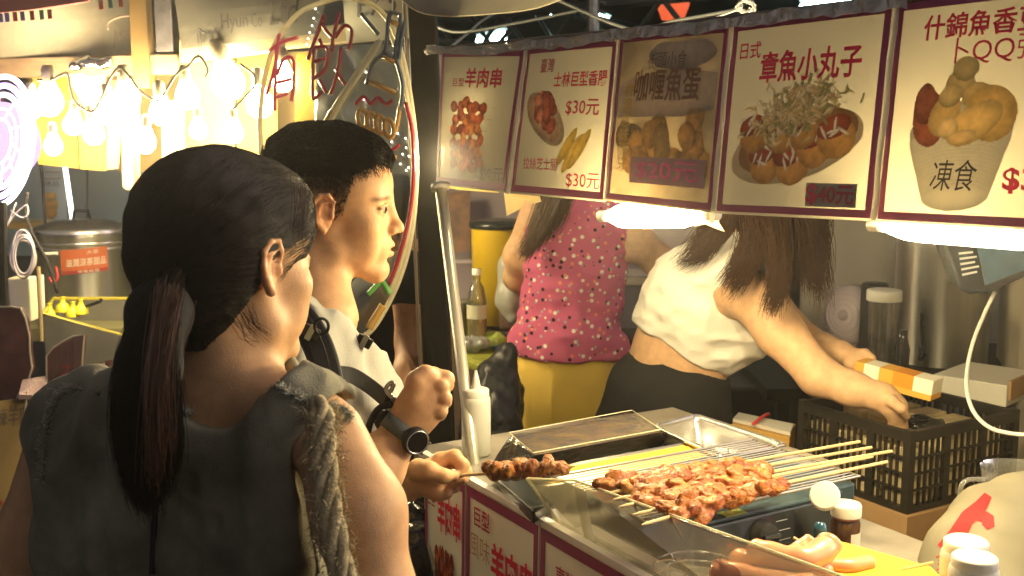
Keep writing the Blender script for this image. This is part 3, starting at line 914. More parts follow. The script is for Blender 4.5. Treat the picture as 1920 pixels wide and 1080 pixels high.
# white edging strip and posters along the counter front
A = S(-.19, -0.004, CT + .004); B = S(1.7, -0.004, CT + .004)
o = MB().ribbon([A.lerp(B, i / 10) for i in range(11)], N_ * 0.014, 0.009).build('edge_strip', mat('white_edge', (.8, .76, .72), .3)); tag(o, 'thin white edging strip along the front of the counter', 'strip')
edges = [(-.155, 0), (H(880, 900, CT) - Pa).dot(E_) * 1, (H(1013, 980, CT) - Pa).dot(E_)]
PW = edges[2] - edges[1]
segs = [(edges[1] - PW * 0.66, edges[1] - .003), (edges[1], edges[2] - .003), (edges[2], edges[2] + PW), (edges[2] + PW + .003, edges[2] + 2 * PW)]
labs = ['lamb skewer poster at the left end of the counter front, beside the black bag', 'lamb skewer poster second from the left on the counter front',
        'poster headed 臺灣 third from the left on the counter front, cut by the frame', 'poster on the counter front out at the near end']
for k, (a0, a1) in enumerate(segs):
    off = -0.006; hh = 0.40
    c = [S(a0, off, CT - .002), S(a1, off, CT - .002), S(a1, off - 0.008, CT - hh), S(a0, off - 0.008, CT - hh)]
    fn, r = poster('c%d' % k, None, None, None, None, labs[k], depths=c, bulge=-0.002, paper=mat('counter_poster_paper', (.80, .76, .64), .3, var=.04, bump=.2, bscale=8), group='posters along the counter front', border=(0.05, 0.045))  # whiter copy of the poster paper; missing light put into its colour
    if k == 0:
        lettering('巨型', M_dred, r, fn, (0.10, 0.80, 0.28, 0.88), 0.0)
        lettering('羊肉串', M_red, r, fn, (0.34, 0.70, 0.90, 0.88), 0.03)
        bl = []
        for row in range(8):
            for m_ in range(6):
                bl.append((0.32 + .075 * m_ + q.normal() * .01, 0.60 - row * .06 + q.normal() * .01, .05, .035, q.normal(), [(0.42, 0.08, 0.04), (0.55, 0.14, 0.06), (0.28, 0.05, 0.03)][int(q.integers(3))], .35))
        printed(fn, bl, (0.1, 0.1, 0.95, 0.68), M_print, r, seed=9)
    elif k == 1:
        lettering('巨型', M_dred, r, fn, (0.14, 0.835, 0.36, 0.92), 0.01)
        lettering('風味', mat('print_tan', (.45, .22, .12), .4), r, fn, (0.08, 0.69, 0.36, 0.80), -0.01)
        lettering('羊肉串', M_red, r, fn, (0.38, 0.64, 0.94, 0.81), 0.03)
        bl = []
        for row in range(7):
            for m_ in range(7):
                bl.append((0.22 + .08 * m_ + q.normal() * .01, 0.52 - row * .06 + q.normal() * .01, .05, .035, q.normal(), [(0.42, 0.08, 0.04), (0.55, 0.14, 0.06), (0.28, 0.05, 0.03)][int(q.integers(3))], .35))
        printed(fn, bl, (0.1, 0.1, 0.95, 0.6), M_print, r, seed=10)
    elif k == 2:
        lettering('臺灣', M_dred, r, fn, (0.20, 0.77, 0.42, 0.88), 0.005)
        lettering('士林巨型香腸', M_red, r, fn, (0.30, 0.62, 0.92, 0.73), 0.02)
# clear guard standing on the front edge
M_acr = glassy('acrylic_sheet', (0.97, 0.97, 0.92), 0.06, 0.12, 0.34, (0.82, 0.80, 0.62), .15, 9)
M_acre = mat('acrylic_edge', (0.85, 0.82, 0.62), 0.25, transl=.4)
t = empty('clear_guard', S(.6, 0.01, CT), 'clear acrylic splash guard along the front edge of the counter', 'guard')
g0 = H(988, 897, CT + .085); g1 = H(1080, 901, CT + .095); g2 = H(1590, 1084, CT + .095); g3 = g2 + E_ * .3
gb = [S((p - Pa).dot(E_), 0.012, CT + .001) for p in (g0, g1, g2, g3)]
for i, nm in ((0, 'end_pane'), (1, 'front_pane'), (2, 'front_pane')):
    P = [g0, g1, g2, g3]
    MB().slab(gb[i], gb[i + 1], P[i + 1], P[i], 0.003).build(nm, M_acr, t)
MB().tube([g0, g1], 0.0018, 4).build('edge', M_acre, t); MB().tube([g1, g2, g3], 0.0018, 4).build('edge', M_acre, t)
MB().tube([gb[0], g0], 0.0018, 4).build('edge', M_acre, t)

# ---- gas stove with wire rack
R0 = H(1215, 985, CT + .075)
ra, rb = (R0 - Pa).dot(E_), (R0 - Pa).dot(N_)
t = empty('gas_stove', S(ra - .11, rb + .2, CT), 'black portable gas stove under the wire rack of meat skewers', 'gas stove')
M_st = mat('stove_enamel', (0.018, 0.022, 0.024), 0.28, var=.2, coat=.5)
M_st2 = mat('stove_blue_grey', (0.05, 0.085, 0.10), 0.35)
b = MB(); sbox(b, ra - .115, rb + .225, CT + .030, .225, .26, .052); b.build('stove_body', M_st, t, bevel=.008)
b = MB(); sbox(b, ra - .115, rb + .225, CT + .058, .232, .28, .006); b.build('top_plate', M_st2, t, bevel=.002)
b = MB(); sbox(b, ra - .10, rb + .385, CT + .045, .16, .06, .03); b.build('side_tray', M_st2, t, bevel=.004)
fc = lambda s_, z: S(ra + .0005, rb + s_, z)
# front face slopes out a little: control panel
b = MB().hexa([S(ra - .004, rb + .10, CT + .004), S(ra + .018, rb + .10, CT + .004), S(ra + .018, rb + .335, CT + .004), S(ra - .004, rb + .335, CT + .004)],
              [S(ra - .004, rb + .10, CT + .055), S(ra + .004, rb + .10, CT + .055), S(ra + .004, rb + .335, CT + .055), S(ra - .004, rb + .335, CT + .055)])
b.build('control_panel', M_st, t, bevel=.003)
kx = S(ra + .0125, rb + .195, CT + .027)
ax = (E_ + UP * .27).normalized()
MB().lathe([(0.0001, .016), (.016, .016), (.0185, .013), (.020, .003), (.024, .002), (.024, 0)], 28, kx, ax).build('knob', M_blackm, t, True)
MB().box(kx + ax * .019, (.030, .006, .006), ROT).build('knob_grip', M_st, t, bevel=.001)
for s_, z in ((.235, .040), (.238, .027), (.236, .014)):
    MB().box(S(ra + .0145 - (z - .014) * .27, rb + s_, CT + z), (.022, .001, .0035), ROT).build('marking', mat('grey_marking', (.35, .36, .36), .5), t)
MB().box(S(ra + .0115, rb + .135, CT + .018), (.008, .003, .016), ROT).build('red_button', mat('red_plastic', (.6, .05, .02), .4), t)
lp = S(ra - .001, rb + .158, CT + .061)
sbox(MB(), ra - .008, rb + .155, CT + .0622, .02, .038, .001).build('warning_label', mat('lime_label', (.42, .5, .10), .5), t)
MB().lathe([(0.0001, 0), (.005, 0)], 14, S(ra - .008, rb + .152, CT + .0632), (0, 0, 1)).build('label_mark', mat('yellow_print', (.75, .72, .2), .5), t)
# rack
t = empty('wire_rack', S(ra - .1, rb + .2, CT + .075), 'chrome wire grill rack lying across the gas stove', 'grill rack')
zr = CT + .078
M_wire = mat('rack_wire', (0.55, 0.5, 0.4), .3, .9)
LN, LE = .40, .235
bd = [S(ra - .0, rb, zr), S(ra - .0, rb + LN, zr), S(ra - LE, rb + LN, zr), S(ra - LE, rb, zr)]
MB().tube([bd[0], bd[1], bd[2], bd[3], bd[0]], 0.0022, 6).build('rim_wire', M_wire, t)
for i in range(1, 24):
    a_ = ra - LE * i / 24
    MB().tube([S(a_, rb, zr), S(a_, rb + LN, zr)], 0.0011, 5).build('rack_bar', M_wire, t)
for s_ in (.1, .3):
    MB().tube([S(ra, rb + LN * s_ / .4, zr - .002), S(ra - LE, rb + LN * s_ / .4, zr - .002)], 0.0016, 5).build('cross_bar', M_wire, t)
for a_ in (ra - .02, ra - LE + .02):
    for b_ in (rb + .11, rb + LN - .07):
        MB().tube([S(a_, b_, zr), S(a_, b_, CT + .061)], 0.002, 5).build('foot', M_wire, t)

# ---- grilled meat skewers
M_meat = mat('grilled_meat', (1, 1, 1), 0.36, attr='col', var=0.35, vscale=160, bump=.7, bscale=220, coat=.12, sss=.2)
M_bam = mat('bamboo', (0.66, 0.50, 0.24), 0.5, var=.15, vscale=30, stretch=(1, 1, 1))
def chunk_mesh(seed, dark=0.0):
    r_ = np.random.default_rng(seed)
    s_ = SDF()
    for k in range(5):
        c = r_.normal(0, 1, 3) * np.array([.006, .005, .0035])
        s_.ell(c, (.0105 + r_.random() * .005, .0085 + r_.random() * .003, .0075 + r_.random() * .003), .007, rot=Euler(tuple(r_.normal(0, .7, 3))))
    off = r_.random(3) * 5
    s_.func(lambda P, D: D - vnoise(P + off, 120) * .0024 - vnoise(P + off, 300) * .0012)
    V, Fq = s_.surf(0.0017, 0.004)
    me = np_mesh('meat_chunk', V, Fq)
    n1 = vnoise(V + off, 90) * .5 + .5; n2 = vnoise(V + off * 2, 240) * .5 + .5; n3 = vnoise(V + off * 3, 60) * .5 + .5
    c0 = np.array([0.36, 0.085, 0.02]); c1 = np.array([0.58, 0.25, 0.055]); c2 = np.array([0.15, 0.028, 0.010]); c3 = np.array([.74, .40, .12])
    C = c0 + (c1 - c0) * np.clip(n1 * 1.3 - .2, 0, 1)[:, None]
    C = C + (c3 - C) * (np.clip((n3 - .62) * 4, 0, 1) * .8)[:, None]
    C = C + (c2 - C) * (np.clip((n2 - .55) * 2.5, 0, 1) * (.7 + dark))[:, None]
    C *= (1 - .45 * dark)
    at = me.color_attributes.new('col', 'FLOAT_COLOR', 'POINT')
    at.data.foreach_set('color', np.concatenate([np.clip(C, 0, 1), np.ones((len(C), 1))], 1).astype(np.float32).ravel())
    me.materials.append(M_meat); me.polygons.foreach_set('use_smooth', [True] * len(me.polygons))
    return me
chunks = [chunk_mesh(20 + k) for k in range(9)]
dchunks = [chunk_mesh(50 + k, .6) for k in range(5)]
def skewer(tip, end, m0, m1, n, label, meshes, scale=1.0, group=None, sag=0, seed=0, r=0.0024):
    r_ = random.Random(seed)
    t = empty('meat_skewer', tip, label, 'meat skewer', group)
    d = (end - tip)
    MB().tube([tip, tip + d * .03, tip + d * .5, end], [r * .3, r, r, r * 1.05], 8).build('bamboo_stick', M_bam, t)
    q_ = Vector((1, 0, 0)).rotation_difference(d.normalized())
    for k in range(n):
        f = m0 + (m1 - m0) * (k + .5) / n
        p = tip + d * f + Vector((r_.uniform(-1, 1), r_.uniform(-1, 1), r_.uniform(-.4, .8))) * .0025 * scale
        me = meshes[r_.randrange(len(meshes))]
        o = bpy.data.objects.new('meat_chunk', me); COL.objects.link(o); o.parent = t
        sp = d.length * (m1 - m0) / n / .022
        s_ = scale * r_.uniform(.9, 1.12)
        R = (q_ @ Euler((r_.uniform(0, 6.28), r_.uniform(-.25, .25), r_.uniform(-.25, .25))).to_quaternion()).to_matrix().to_4x4()
        o.matrix_basis = Matrix.Translation(-tip) @ Matrix.Translation(p) @ R @ Matrix.Diagonal((max(sp * 1.15, s_ * .9), s_ * 1.02, s_ * .86, 1))
    return t
zs = CT + .096
sk = [((1118, 915), (1612, 828), .03, .52, 10, 'meat skewer at the back of the rack, its bamboo stick highest'),
      ((1140, 924), (1634, 839), .05, .54, 10, 'second meat skewer from the back of the rack'),
      ((1150, 936), (1672, 846), .06, .53, 10, 'third meat skewer from the back, longest bamboo stick'),
      ((1160, 950), (1636, 856), .09, .57, 10, 'meat skewer in the middle front, its stick end hidden behind its neighbour'),
      ((1185, 965), (1663, 866), .10, .55, 9, 'meat skewer second from the front with a burnt edge')]
for k, (a, e, m0, m1, n, lab) in enumerate(sk):
    zt = zs - .004 * (k % 2)
    skewer(H(*a, zt), H(*e, zt + .012), m0, m1, n, lab, chunks, .88, 'meat skewers grilling on the rack', seed=k + 1)
skewer(H(1203, 984, zs - .004), H(1480, 905, zs - .002), .20, .72, 6, 'short meat skewer nearest the clear guard, pale tip pointing left', chunks, .85, 'meat skewers grilling on the rack', seed=31)

# ---- steel pans
def pan(rim, z, depth, inset, m, label, name='steel_pan', fill=None, fillm=None, rimw=.008):
    """rim: four pixel corners seen at height z"""
    t = empty(name, H(*rim[0], z), label, 'pan')
    P = [H(*p, z) for p in rim]; c = sum(P, Vector()) / 4
    def ins(f, dz): return [c + (p - c) * f + UP * dz for p in P]
    rings = [ins(1.0, -.004), ins(1.0, 0), ins(1 - rimw * 3, 0.001), ins(1 - rimw * 3 - .02, -.01), ins(1 - inset, -depth)]
    def rounded(q, rr=.12, n=4):
        out = []
        for i in range(4):
            a, b_, c_ = q[i - 1], q[i], q[(i + 1) % 4]
            for k in range(n + 1):
                u = k / n
                s0 = b_.lerp(a, rr); s1 = b_.lerp(c_, rr)
                out.append(s0.lerp(b_, u).lerp(b_.lerp(s1, u), u))
        return out
    R = [rounded(q_, .05 + .03 * i) for i, q_ in enumerate(rings)]
    n = len(R[0]); V = [p for q_ in R for p in q_]; Fc = []
    for i in range(len(R) - 1):
        for k in range(n):
            a = i * n + k; b_ = i * n + (k + 1) % n
            Fc.append((a, b_, b_ + n, a + n))
    Fc.append(tuple((len(R) - 1) * n + k for k in range(n)))
    o = MB().add(V, Fc).build('pan_body', m, t, True)
    so = o.modifiers.new('solid', 'SOLIDIFY'); so.thickness = 0.0012
    if fill is not None:
        f = fill
        q_ = rounded(ins(1 - inset * f - .03, -depth * f), .1)
        nn = len(q_); cc = sum(q_, Vector()) / nn
        b = MB(); V = [cc + UP * .003]
        ringn = 5
        for i in range(1, ringn + 1):
            for p in q_:
                V.append(cc.lerp(p, i / ringn) + UP * random.uniform(-.001, .0015))
        Fc = [(0, 1 + k, 1 + (k + 1) % nn) for k in range(nn)]
        for i in range(ringn - 1):
            for k in range(nn):
                a = 1 + i * nn + k; b_ = 1 + i * nn + (k + 1) % nn
                Fc.append((a, a + nn, b_ + nn, b_))
        b.add(V, Fc).build('sauce', fillm, t, True)
    return t
M_sauce = mat('yellow_sauce', (0.72, 0.43, 0.04), 0.6, var=.25, vscale=25, bump=.3, bscale=70, coat=.0)
M_dsteel = mat('dull_steel', (0.5, 0.47, 0.38), .3, 1.0, var=.2)
pan([(1012, 914), (1062, 872), (1300, 828), (1352, 856)], CT + .05, .045, .05, M_dsteel, 'long steel pan of yellow sauce behind the skewers', fill=.05, fillm=M_sauce)
pan([(1352, 857), (1224, 797), (1306, 776), (1478, 832)], CT + .058, .055, .18, M_steel, 'empty shiny steel pan behind the yellow sauce pan')
# clear lid over a dark pan of food
t = empty('lidded_tub', H(1080, 850, CT), 'clear lidded tub of dark cooked food behind the yellow sauce', 'food tub')
zb, zt = CT + .012, CT + .075
lo = [H(912, 872, zb), H(975, 893, zb), H(1268, 832, zb), H(1190, 806, zb)]
hi = [H(955, 812, zt), H(1000, 850, zt), H(1240, 806, zt), H(1185, 770, zt)]
def lerp4(A, B, f): return [a.lerp(b_, f) for a, b_ in zip(A, B)]
cm = sum(lo, Vector()) / 4
b = MB().hexa([cm + (p - cm) * .97 for p in lo], [cm + (p - cm) * .97 for p in lerp4(lo, hi, .90)])
o = b.build('dark_food', mat('dark_food', (0.035, 0.035, 0.05), .45, var=.6, vscale=26, bump=.8, bscale=70, col2=(.16, .10, .045)), t)
su = o.modifiers.new('sub', 'SUBSURF'); su.subdivision_type = 'SIMPLE'; su.levels = su.render_levels = 4
dt = bpy.data.textures.new('lumps', 'CLOUDS'); dt.noise_scale = .018
dm = o.modifiers.new('disp', 'DISPLACE'); dm.texture = dt; dm.strength = .006; dm.mid_level = .6
o = MB().hexa(lo, hi).build('clear_lid', glassy('lid_plastic', (.93, .95, .95), .08, .13, .03, (.6, .6, .55), .5, 30), t, bevel=.012)
c_hi = sum(hi, Vector()) / 4
MB().tube([p + UP * .001 for p in hi] + [hi[0] + UP * .001], .0009, 5).build('lid_edge', M_acre, t)
MB().tube([p for p in lo] + [lo[0]], .003, 5).build('lid_rim', M_acre, t)
# rough dark tray beneath the left end
tag(MB().hexa([H(925, 905, CT + .002), H(1000, 985, CT + .002), H(1075, 930, CT + .002), H(1000, 880, CT + .002)], [H(920, 890, CT + .03), H(1000, 960, CT + .03), H(1080, 920, CT + .03), H(1000, 865, CT + .03)])
    .build('black_tray', M_st, bevel=.004), 'black tray on the counter below the held skewer', 'tray')

# ---- squeeze bottles
def squeeze(p, r, h, label, m=None, group='white squeeze bottles', nozzle=True, lean=0):
    t = empty('squeeze_bottle', p, label, 'squeeze bottle', group)
    m = m or mat('milky_plastic', (0.74, 0.74, 0.66), .35, transl=.25, sss=.1)
    MB().lathe([(r * .9, 0), (r, .004), (r, h * .80), (r * .96, h * .86), (r * .86, h * .90)], 28, p, cap0=True, cap1=True).build('bottle_body', m, t, True)
    capo = MB().lathe([(r * .9, h * .885), (r * .9, h * .98), (r * .82, h)], 28, p, cap1=True).build('cap', M_white, t, True)
    if nozzle: MB().lathe([(r * .35, h), (r * .24, h * 1.12), (r * .08, h * 1.27)], 12, p, cap1=True).build('nozzle', M_white, capo, True)
squeeze(H(893, 852, CT + .001), .027, .125, 'white squeeze bottle with a pointed nozzle behind the pale pole at the corner')
squeeze(W(1812, 1012, 1.40) - UP * (.115), .030, .115, 'white squeeze bottle with a flat cap, taller of the near pair', nozzle=False)
squeeze(W(1828, 1042, 1.31) - UP * (.110), .029, .110, 'white squeeze bottle with a flat cap, nearer of the pair before the bag', nozzle=False)

# ---- spice jar with flip cap
p = H(1583, 1036, CT + .001)
t = empty('spice_jar', p, 'brown spice jar with an open white flip cap behind the sausages', 'spice jar')
MB().lathe([(.019, 0), (.0205, .004), (.0205, .046), (.018, .052)], 24, p, cap0=True).build('jar_glass', mat('brown_glass', (.07, .03, .015), .12, coat=.6), t, True)
MB().lathe([(.018, .05), (.018, .058)], 24, p).build('spice_band', mat('red_spice', (.32, .1, .05), .4), t, True)
capo = MB().lathe([(.0215, .056), (.0215, .070), (.020, .073)], 24, p, cap1=True).build('cap', M_white, t, True)
MB().lathe([(.0005, .007), (.019, .006), (.0215, .003), (.0215, 0), (.0005, 0)], 24, p + Vector((-.028, .01, .080)), (-.35, -.75, .55)).build('flip_lid', M_white, capo)
fnl = lambda u, v: p + Vector((math.sin(.1 + u * 1.1) * .0210, -math.cos(.1 + u * 1.1) * .0210, .006 + v * .028))
b = MB(); V = [fnl(i / 6, j) for i in range(7) for j in (0, 1)]
b.add(V, [(2 * i, 2 * i + 2, 2 * i + 3, 2 * i + 1) for i in range(6)]).build('jar_label', mat('white_label', (.7, .68, .58), .6), t)

# ---- sausages on a yellow board, wire basket below
M_saus = mat('sausage_skin', (0.74, 0.35, 0.19), 0.3, var=.08, vscale=18, coat=.5, sss=.3, bump=.12, bscale=60)
def sausage(pts, r, label, z=None):
    P = smooth_path([H(x, y, zz) for x, y, zz in pts], 8)
    n = len(P)
    rs = []
    for i in range(n):
        s_ = min(i, n - 1 - i) / (n * .13)
        rs.append(r * (math.sqrt(max(0.02, 1 - (1 - min(1, s_)) ** 2)) * (1 + .04 * math.sin(i * .9))))
    o = MB().tube(P, rs, 18).build('sausage', M_saus, smooth=True)
    tag(o, label, 'sausage', 'pale cooked sausages on the yellow board')
sausage([(1402, 1030, 1.125), (1440, 1040, 1.125), (1500, 1050, 1.125), (1545, 1030, 1.13), (1562, 1008, 1.14)], .0168, 'long bent sausage on top, its end raised towards the spice jar')
sausage([(1475, 1046, 1.115), (1502, 1030, 1.12), (1527, 1012, 1.13)], .012, 'short sausage end standing behind the long bent one')
sausage([(1370, 1045, 1.105), (1420, 1062, 1.105), (1500, 1075, 1.105), (1560, 1068, 1.105)], .016, 'sausage lying just below the bent one')
sausage([(1330, 1070, 1.10), (1380, 1080, 1.10), (1460, 1096, 1.10), (1540, 1098, 1.10)], .017, 'lowest sausage at the bottom of the frame')
sausage([(1540, 1058, 1.10), (1590, 1062, 1.10), (1640, 1052, 1.10)], .010, 'thin wrinkled sausage at the right under the bent one')
z_ = CT + .035
yb = [H(1490, 1075, z_), H(1560, 1022, z_), H(1745, 1075, z_), H(1790, 1120, z_), H(1560, 1170, z_)]
t = empty('yellow_board', yb[0], 'yellow chopping board under the sausages', 'chopping board')
MB().prism(yb, (0, 0, .01)).build('board_slab', mat('yellow_plastic', (.80, .60, .06), .4, var=.08), t, bevel=.003)
tag(MB().prism([p - UP * .012 for p in [H(1330, 1060, z_), H(1560, 1018, z_), H(1760, 1070, z_), H(1800, 1150, z_), H(1400, 1200, z_)]], (0, 0, .009)).build('foil_tray', M_steel), 'flat steel tray edge under the yellow board', 'tray')
t = empty('wire_basket', H(1290, 1060, CT), 'round wire basket under the clear guard by the sausages', 'basket')
cB = H(1310, 1095, CT + .004)
for rr, dz in ((.06, .022), (.052, .012), (.04, .004)):
    MB().tube([cB + Vector((math.cos(a) * rr, math.sin(a) * rr, dz)) for a in np.linspace(0, 2 * PI, 33)], .0014, 5, caps=False).build('ring_wire', M_steel, t)
for k in range(12):
    a = k * PI / 6
    MB().tube([cB + Vector((math.cos(a) * x, math.sin(a) * x, dz)) for x, dz in ((.015, .002), (.04, .004), (.052, .012), (.06, .022))], .001, 4).build('spoke_wire', M_steel, t)
tag(MB().tube([H(1488, 1008, CT + .06), H(1530, 1030, CT + .05)], .0022, 6).build('bamboo_stick', M_bam), 'short bamboo stick sticking out behind the sausages', 'stick')
tag(MB().tube([H(1690, 1068, CT + .06), H(1750, 1055, CT + .07)], .0022, 6).build('bamboo_stick', M_bam), 'bamboo stick lying on the board towards the plastic bag', 'stick')
tag(MB().lathe([(.001, .03), (.007, .028), (.009, .02), (.008, 0)], 16, H(1537, 1018, CT + .04)).build('blue_cap', mat('blue_glossy', (.02, .08, .13), .15, coat=.5), smooth=True), 'small dark blue cap behind the raised sausage end', 'cap')  # cap of a small bottle
for k, (pts, lab) in enumerate(([[(1455, 985, 1.06), (1490, 1000, 1.06), (1520, 1012, 1.06), (1560, 1020, 1.06)], 'black gas hose curling from the stove towards the spice jar'],
                               [[(1430, 1010, 1.06), (1480, 1022, 1.058), (1530, 1020, 1.06)], 'black cable lying in front of the stove'])):
    tag(MB().tube(smooth_path([H(*p) for p in pts], 5), .004, 7).build('hose', M_blackm, smooth=True), lab, 'hose')

# ---- back table, cardboard box, black crate
BT = 0.78
cr0 = H(1700, 965, .90)                  # near bottom corner of the crate
ca, cb = (cr0 - Pa).dot(E_), (cr0 - Pa).dot(N_)
t = empty('back_table', S(ca - .3, cb + .3, 0), 'low table at the back of the stall carrying the cardboard box', 'table')
sbox(MB(), ca + .05, cb + .40, BT - .015, 1.6, 1.3, .03).build('table_top', mat('table_wood', (.2, .15, .1), .6, var=.3), t)
for a_ in (ca - .70, ca + .80):
    for b_ in (cb - .2, cb + .95):
        sbox(MB(), a_, b_, (BT - .03) / 2, .03, .03, BT - .032).build('leg', M_steel_d, t)
M_card = mat('cardboard', (0.36, 0.22, 0.10), .8, var=.12, vscale=10, bump=.1)
t = empty('cardboard_box', S(ca, cb, BT), 'brown cardboard box under the black crate', 'cardboard box')
LA, LB = .33, .36
hb = .118
sbox(MB(), ca - LA / 2 + .01, cb + LB / 2 - .01, BT + hb / 2 + .001, LA, LB, hb).build('box_body', M_card, t)
# hand holes and print on the two seen sides
def flat_ring(c, u, v, w_, h_, th=.002, n=24):
    return [c + u * (math.copysign(abs(math.cos(a)) ** .6, math.cos(a)) * w_) + v * (math.copysign(abs(math.sin(a)) ** .6, math.sin(a)) * h_) for a in np.linspace(0, 2 * PI, n)]
M_hole = mat('box_print', (.10, .09, .06), .8)
c1 = S(ca - .17, cb - .0125, BT + .06)
MB().tube(flat_ring(c1, -E_, UP, .028, .011), .0016, 4, caps=False).build('hand_hole', M_hole, t)
c2 = S(ca + .0125, cb + .13, BT + .045)
MB().tube(flat_ring(c2, N_, UP, .028, .011), .0016, 4, caps=False).build('hand_hole', M_hole, t)
for dz in (.0, .011):
    MB().box(S(ca - .012 + .0, cb - .0115, BT + .058 + dz), (.002, .016, .006), ROT).build('printed_mark', M_hole, t)
MB().box(S(ca - LA / 2 + .01, cb - .0113, BT + .062), (.001, .05, hb), ROT).build('tape_strip', mat('brown_tape', (.42, .28, .14), .35), t)
# crate of bars
M_crate = mat('crate_plastic', (0.022, 0.018, 0.013), .45, var=.2, bump=.08)
t = empty('plastic_crate', cr0, 'black slatted plastic crate on the cardboard box, the woman reaching into it', 'crate')
KA, KB, KH = .30, .335, .165
zc = .90
def wallface(o0, du, nu, length, tag_):
    # du along the wall, nu outward
    def bb(c0, c1, z0, z1, th=.008, nm='rail'):
        p0 = o0 + du * c0; p1 = o0 + du * c1
        b = MB().hexa([p0 + UP * z0, p1 + UP * z0, p1 - nu * th + UP * z0, p0 - nu * th + UP * z0],
                      [p0 + UP * z1, p1 + UP * z1, p1 - nu * th + UP * z1, p0 - nu * th + UP * z1])
        b.build(nm, M_crate, t)
    bb(.017, length - .017, 0, .012, .010, 'bottom_rail')
    bb(.017, length - .017, KH - .022, KH, .012, 'top_rail')
    for i in range(1, 4): bb(.017, length - .017, .012 + (KH - .034) * i / 4 - .0022, .012 + (KH - .034) * i / 4 + .0022, .005, 'cross_rail')
    nsec = 3
    for k in range(1, nsec): bb(length * k / nsec - .009, length * k / nsec + .009, .012, KH - .022, .009, 'upright')
    for k in range(nsec):
        a0 = length * k / nsec + (.009 if k else .017); a1 = length * (k + 1) / nsec - (.009 if k < nsec - 1 else .017)
        for m_ in range(1, 5):
            x = a0 + (a1 - a0) * m_ / 5
            bb(x - .0022, x + .0022, .012, KH - .022, .006, 'slat')
c = S(ca, cb, zc)
wallface(c, -E_, -N_, KA, 0)
wallface(c, N_, E_, KB, 1)
wallface(c - E_ * KA, N_, -E_, KB, 2)
wallface(c + N_ * KB, -E_, N_, KA, 3)
for (a_, b_) in ((0, 0), (-KA, 0), (0, KB), (-KA, KB)):
    sa = 1 if a_ == 0 else -1; sb = -1 if b_ == 0 else 1
    p0 = S(ca + a_, cb + b_, zc)
    u = -E_ * sa * .017; v = -N_ * sb * .017
    MB().hexa([p0, p0 + u, p0 + u + v, p0 + v], [p + UP * (KH + .003) for p in (p0, p0 + u, p0 + u + v, p0 + v)]).build('corner_post', M_crate, t)
sbox(MB(), ca - KA / 2, cb + KB / 2, zc + .004, KA - .02, KB - .02, .006).build('crate_floor', M_crate, t)
# goods inside the crate: paper sleeves and a foil pack
M_sleeve = mat('sleeve_paper', (.72, .60, .34), .6, var=.25, vscale=25)
for i in range(4):
    for j in range(3):
        p = S(ca - .045 - .07 * i, cb + .055 + .105 * j, zc + .008)
        hh = .115 + .02 * ((i * 3 + j * 5) % 3) / 2
        o = MB().box(p + UP * hh / 2, (.085, .055, hh), ROT).build('food_carton', M_sleeve, bevel=.003)
        tag(o, 'tan paper food carton packed inside the black crate', 'carton', 'cartons inside the black crate')
fp = S(ca - .09, cb + .13, zc + .14)
s_ = SDF().ell(fp, (.055, .045, .022), .01).func(lambda P, D: D - vnoise(P, 55) * .006)
tag(s_.build('foil_pack', mat('black_foil', (.05, .05, .045), .18, .7), res=.004), 'crinkled dark foil pack on top inside the black crate', 'foil pack')

# ---- white long box behind, steel urn, cup, fan
p0 = W(1748, 731, 2.62); p1 = W(1888, 733, 2.5)
d_ = (p1 - p0); d_.z = 0; L_ = d_.length; d_.normalize()
R_ = Matrix((d_, Vector((-d_.y, d_.x, 0)), UP)).transposed()
HT2 = p0.z - .024
t = empty('white_box', p0, 'long flat white box standing on the shelf behind the crate', 'box')
MB().box((p0 + p1) / 2 + Vector((-d_.y, d_.x, 0)) * .1, (L_, .2, .05), R_).build('box_body', mat('white_card', (.62, .60, .52), .5), t, bevel=.002)
MB().box(p1 + Vector((-d_.y, d_.x, 0)) * .1 - d_ * -.004, (.006, .19, .044), R_).build('end_flap', M_card, t)
# shelf carrying urn, fan and cup
zu = 0.985
uc = W(1764, 600, 3.15); uc.z = zu
t = empty('back_shelf', (uc.x, uc.y, 0), 'dark shelf behind the crate carrying the steel urn and fan', 'shelf')
MB().box((uc.x - .05, uc.y + .02, zu - .015), (1.0, .62, .03)).build('shelf_board', M_black, t)
for x in (-.5, .38):
    for y in (-.25, .27): MB().box((uc.x + x, uc.y + y, (zu - .03) / 2), (.03, .03, zu - .032)).build('leg', M_black, t)
r = .128
t = empty('steel_urn', uc, 'tall shiny stainless steel urn on the back shelf', 'urn')
MB().lathe([(r * .97, 0), (r, .01), (r, .36), (r * 1.03, .365), (r * 1.03, .375), (r * .98, .38), (r * .9, .40), (r * .3, .415), (.001, .418)], 48, uc, cap0=True).build('urn_body', brushed(mat('brushed_steel', (.70, .67, .60), .33, 1.0, var=.2, vscale=4, stretch=(6, 6, .3))), t, True)
MB().lathe([(r * 1.02, 0), (r * 1.04, .003), (r * 1.04, .016), (r * 1.01, .018)], 48, uc).build('base_ring', M_black, t, True)
tp = uc + Vector((-.085, -r * .80, .05))
MB().tube([tp + Vector((.02, .03, 0)), tp, tp + Vector((-.015, -.03, -.002))], .008, 8).build('tap', M_blackm, t, True)
MB().tube([tp + Vector((-.012, -.025, .0)), tp + Vector((-.012, -.025, .03))], .006, 8).build('tap_lever', M_blackm, t, True)
MB().tube([tp + Vector((0, 0, .0)), tp + Vector((-.01, -.01, .11)), tp + Vector((-.005, 0.01, .112))], .004, 6).build('gauge_tube', M_blackm, t, True)
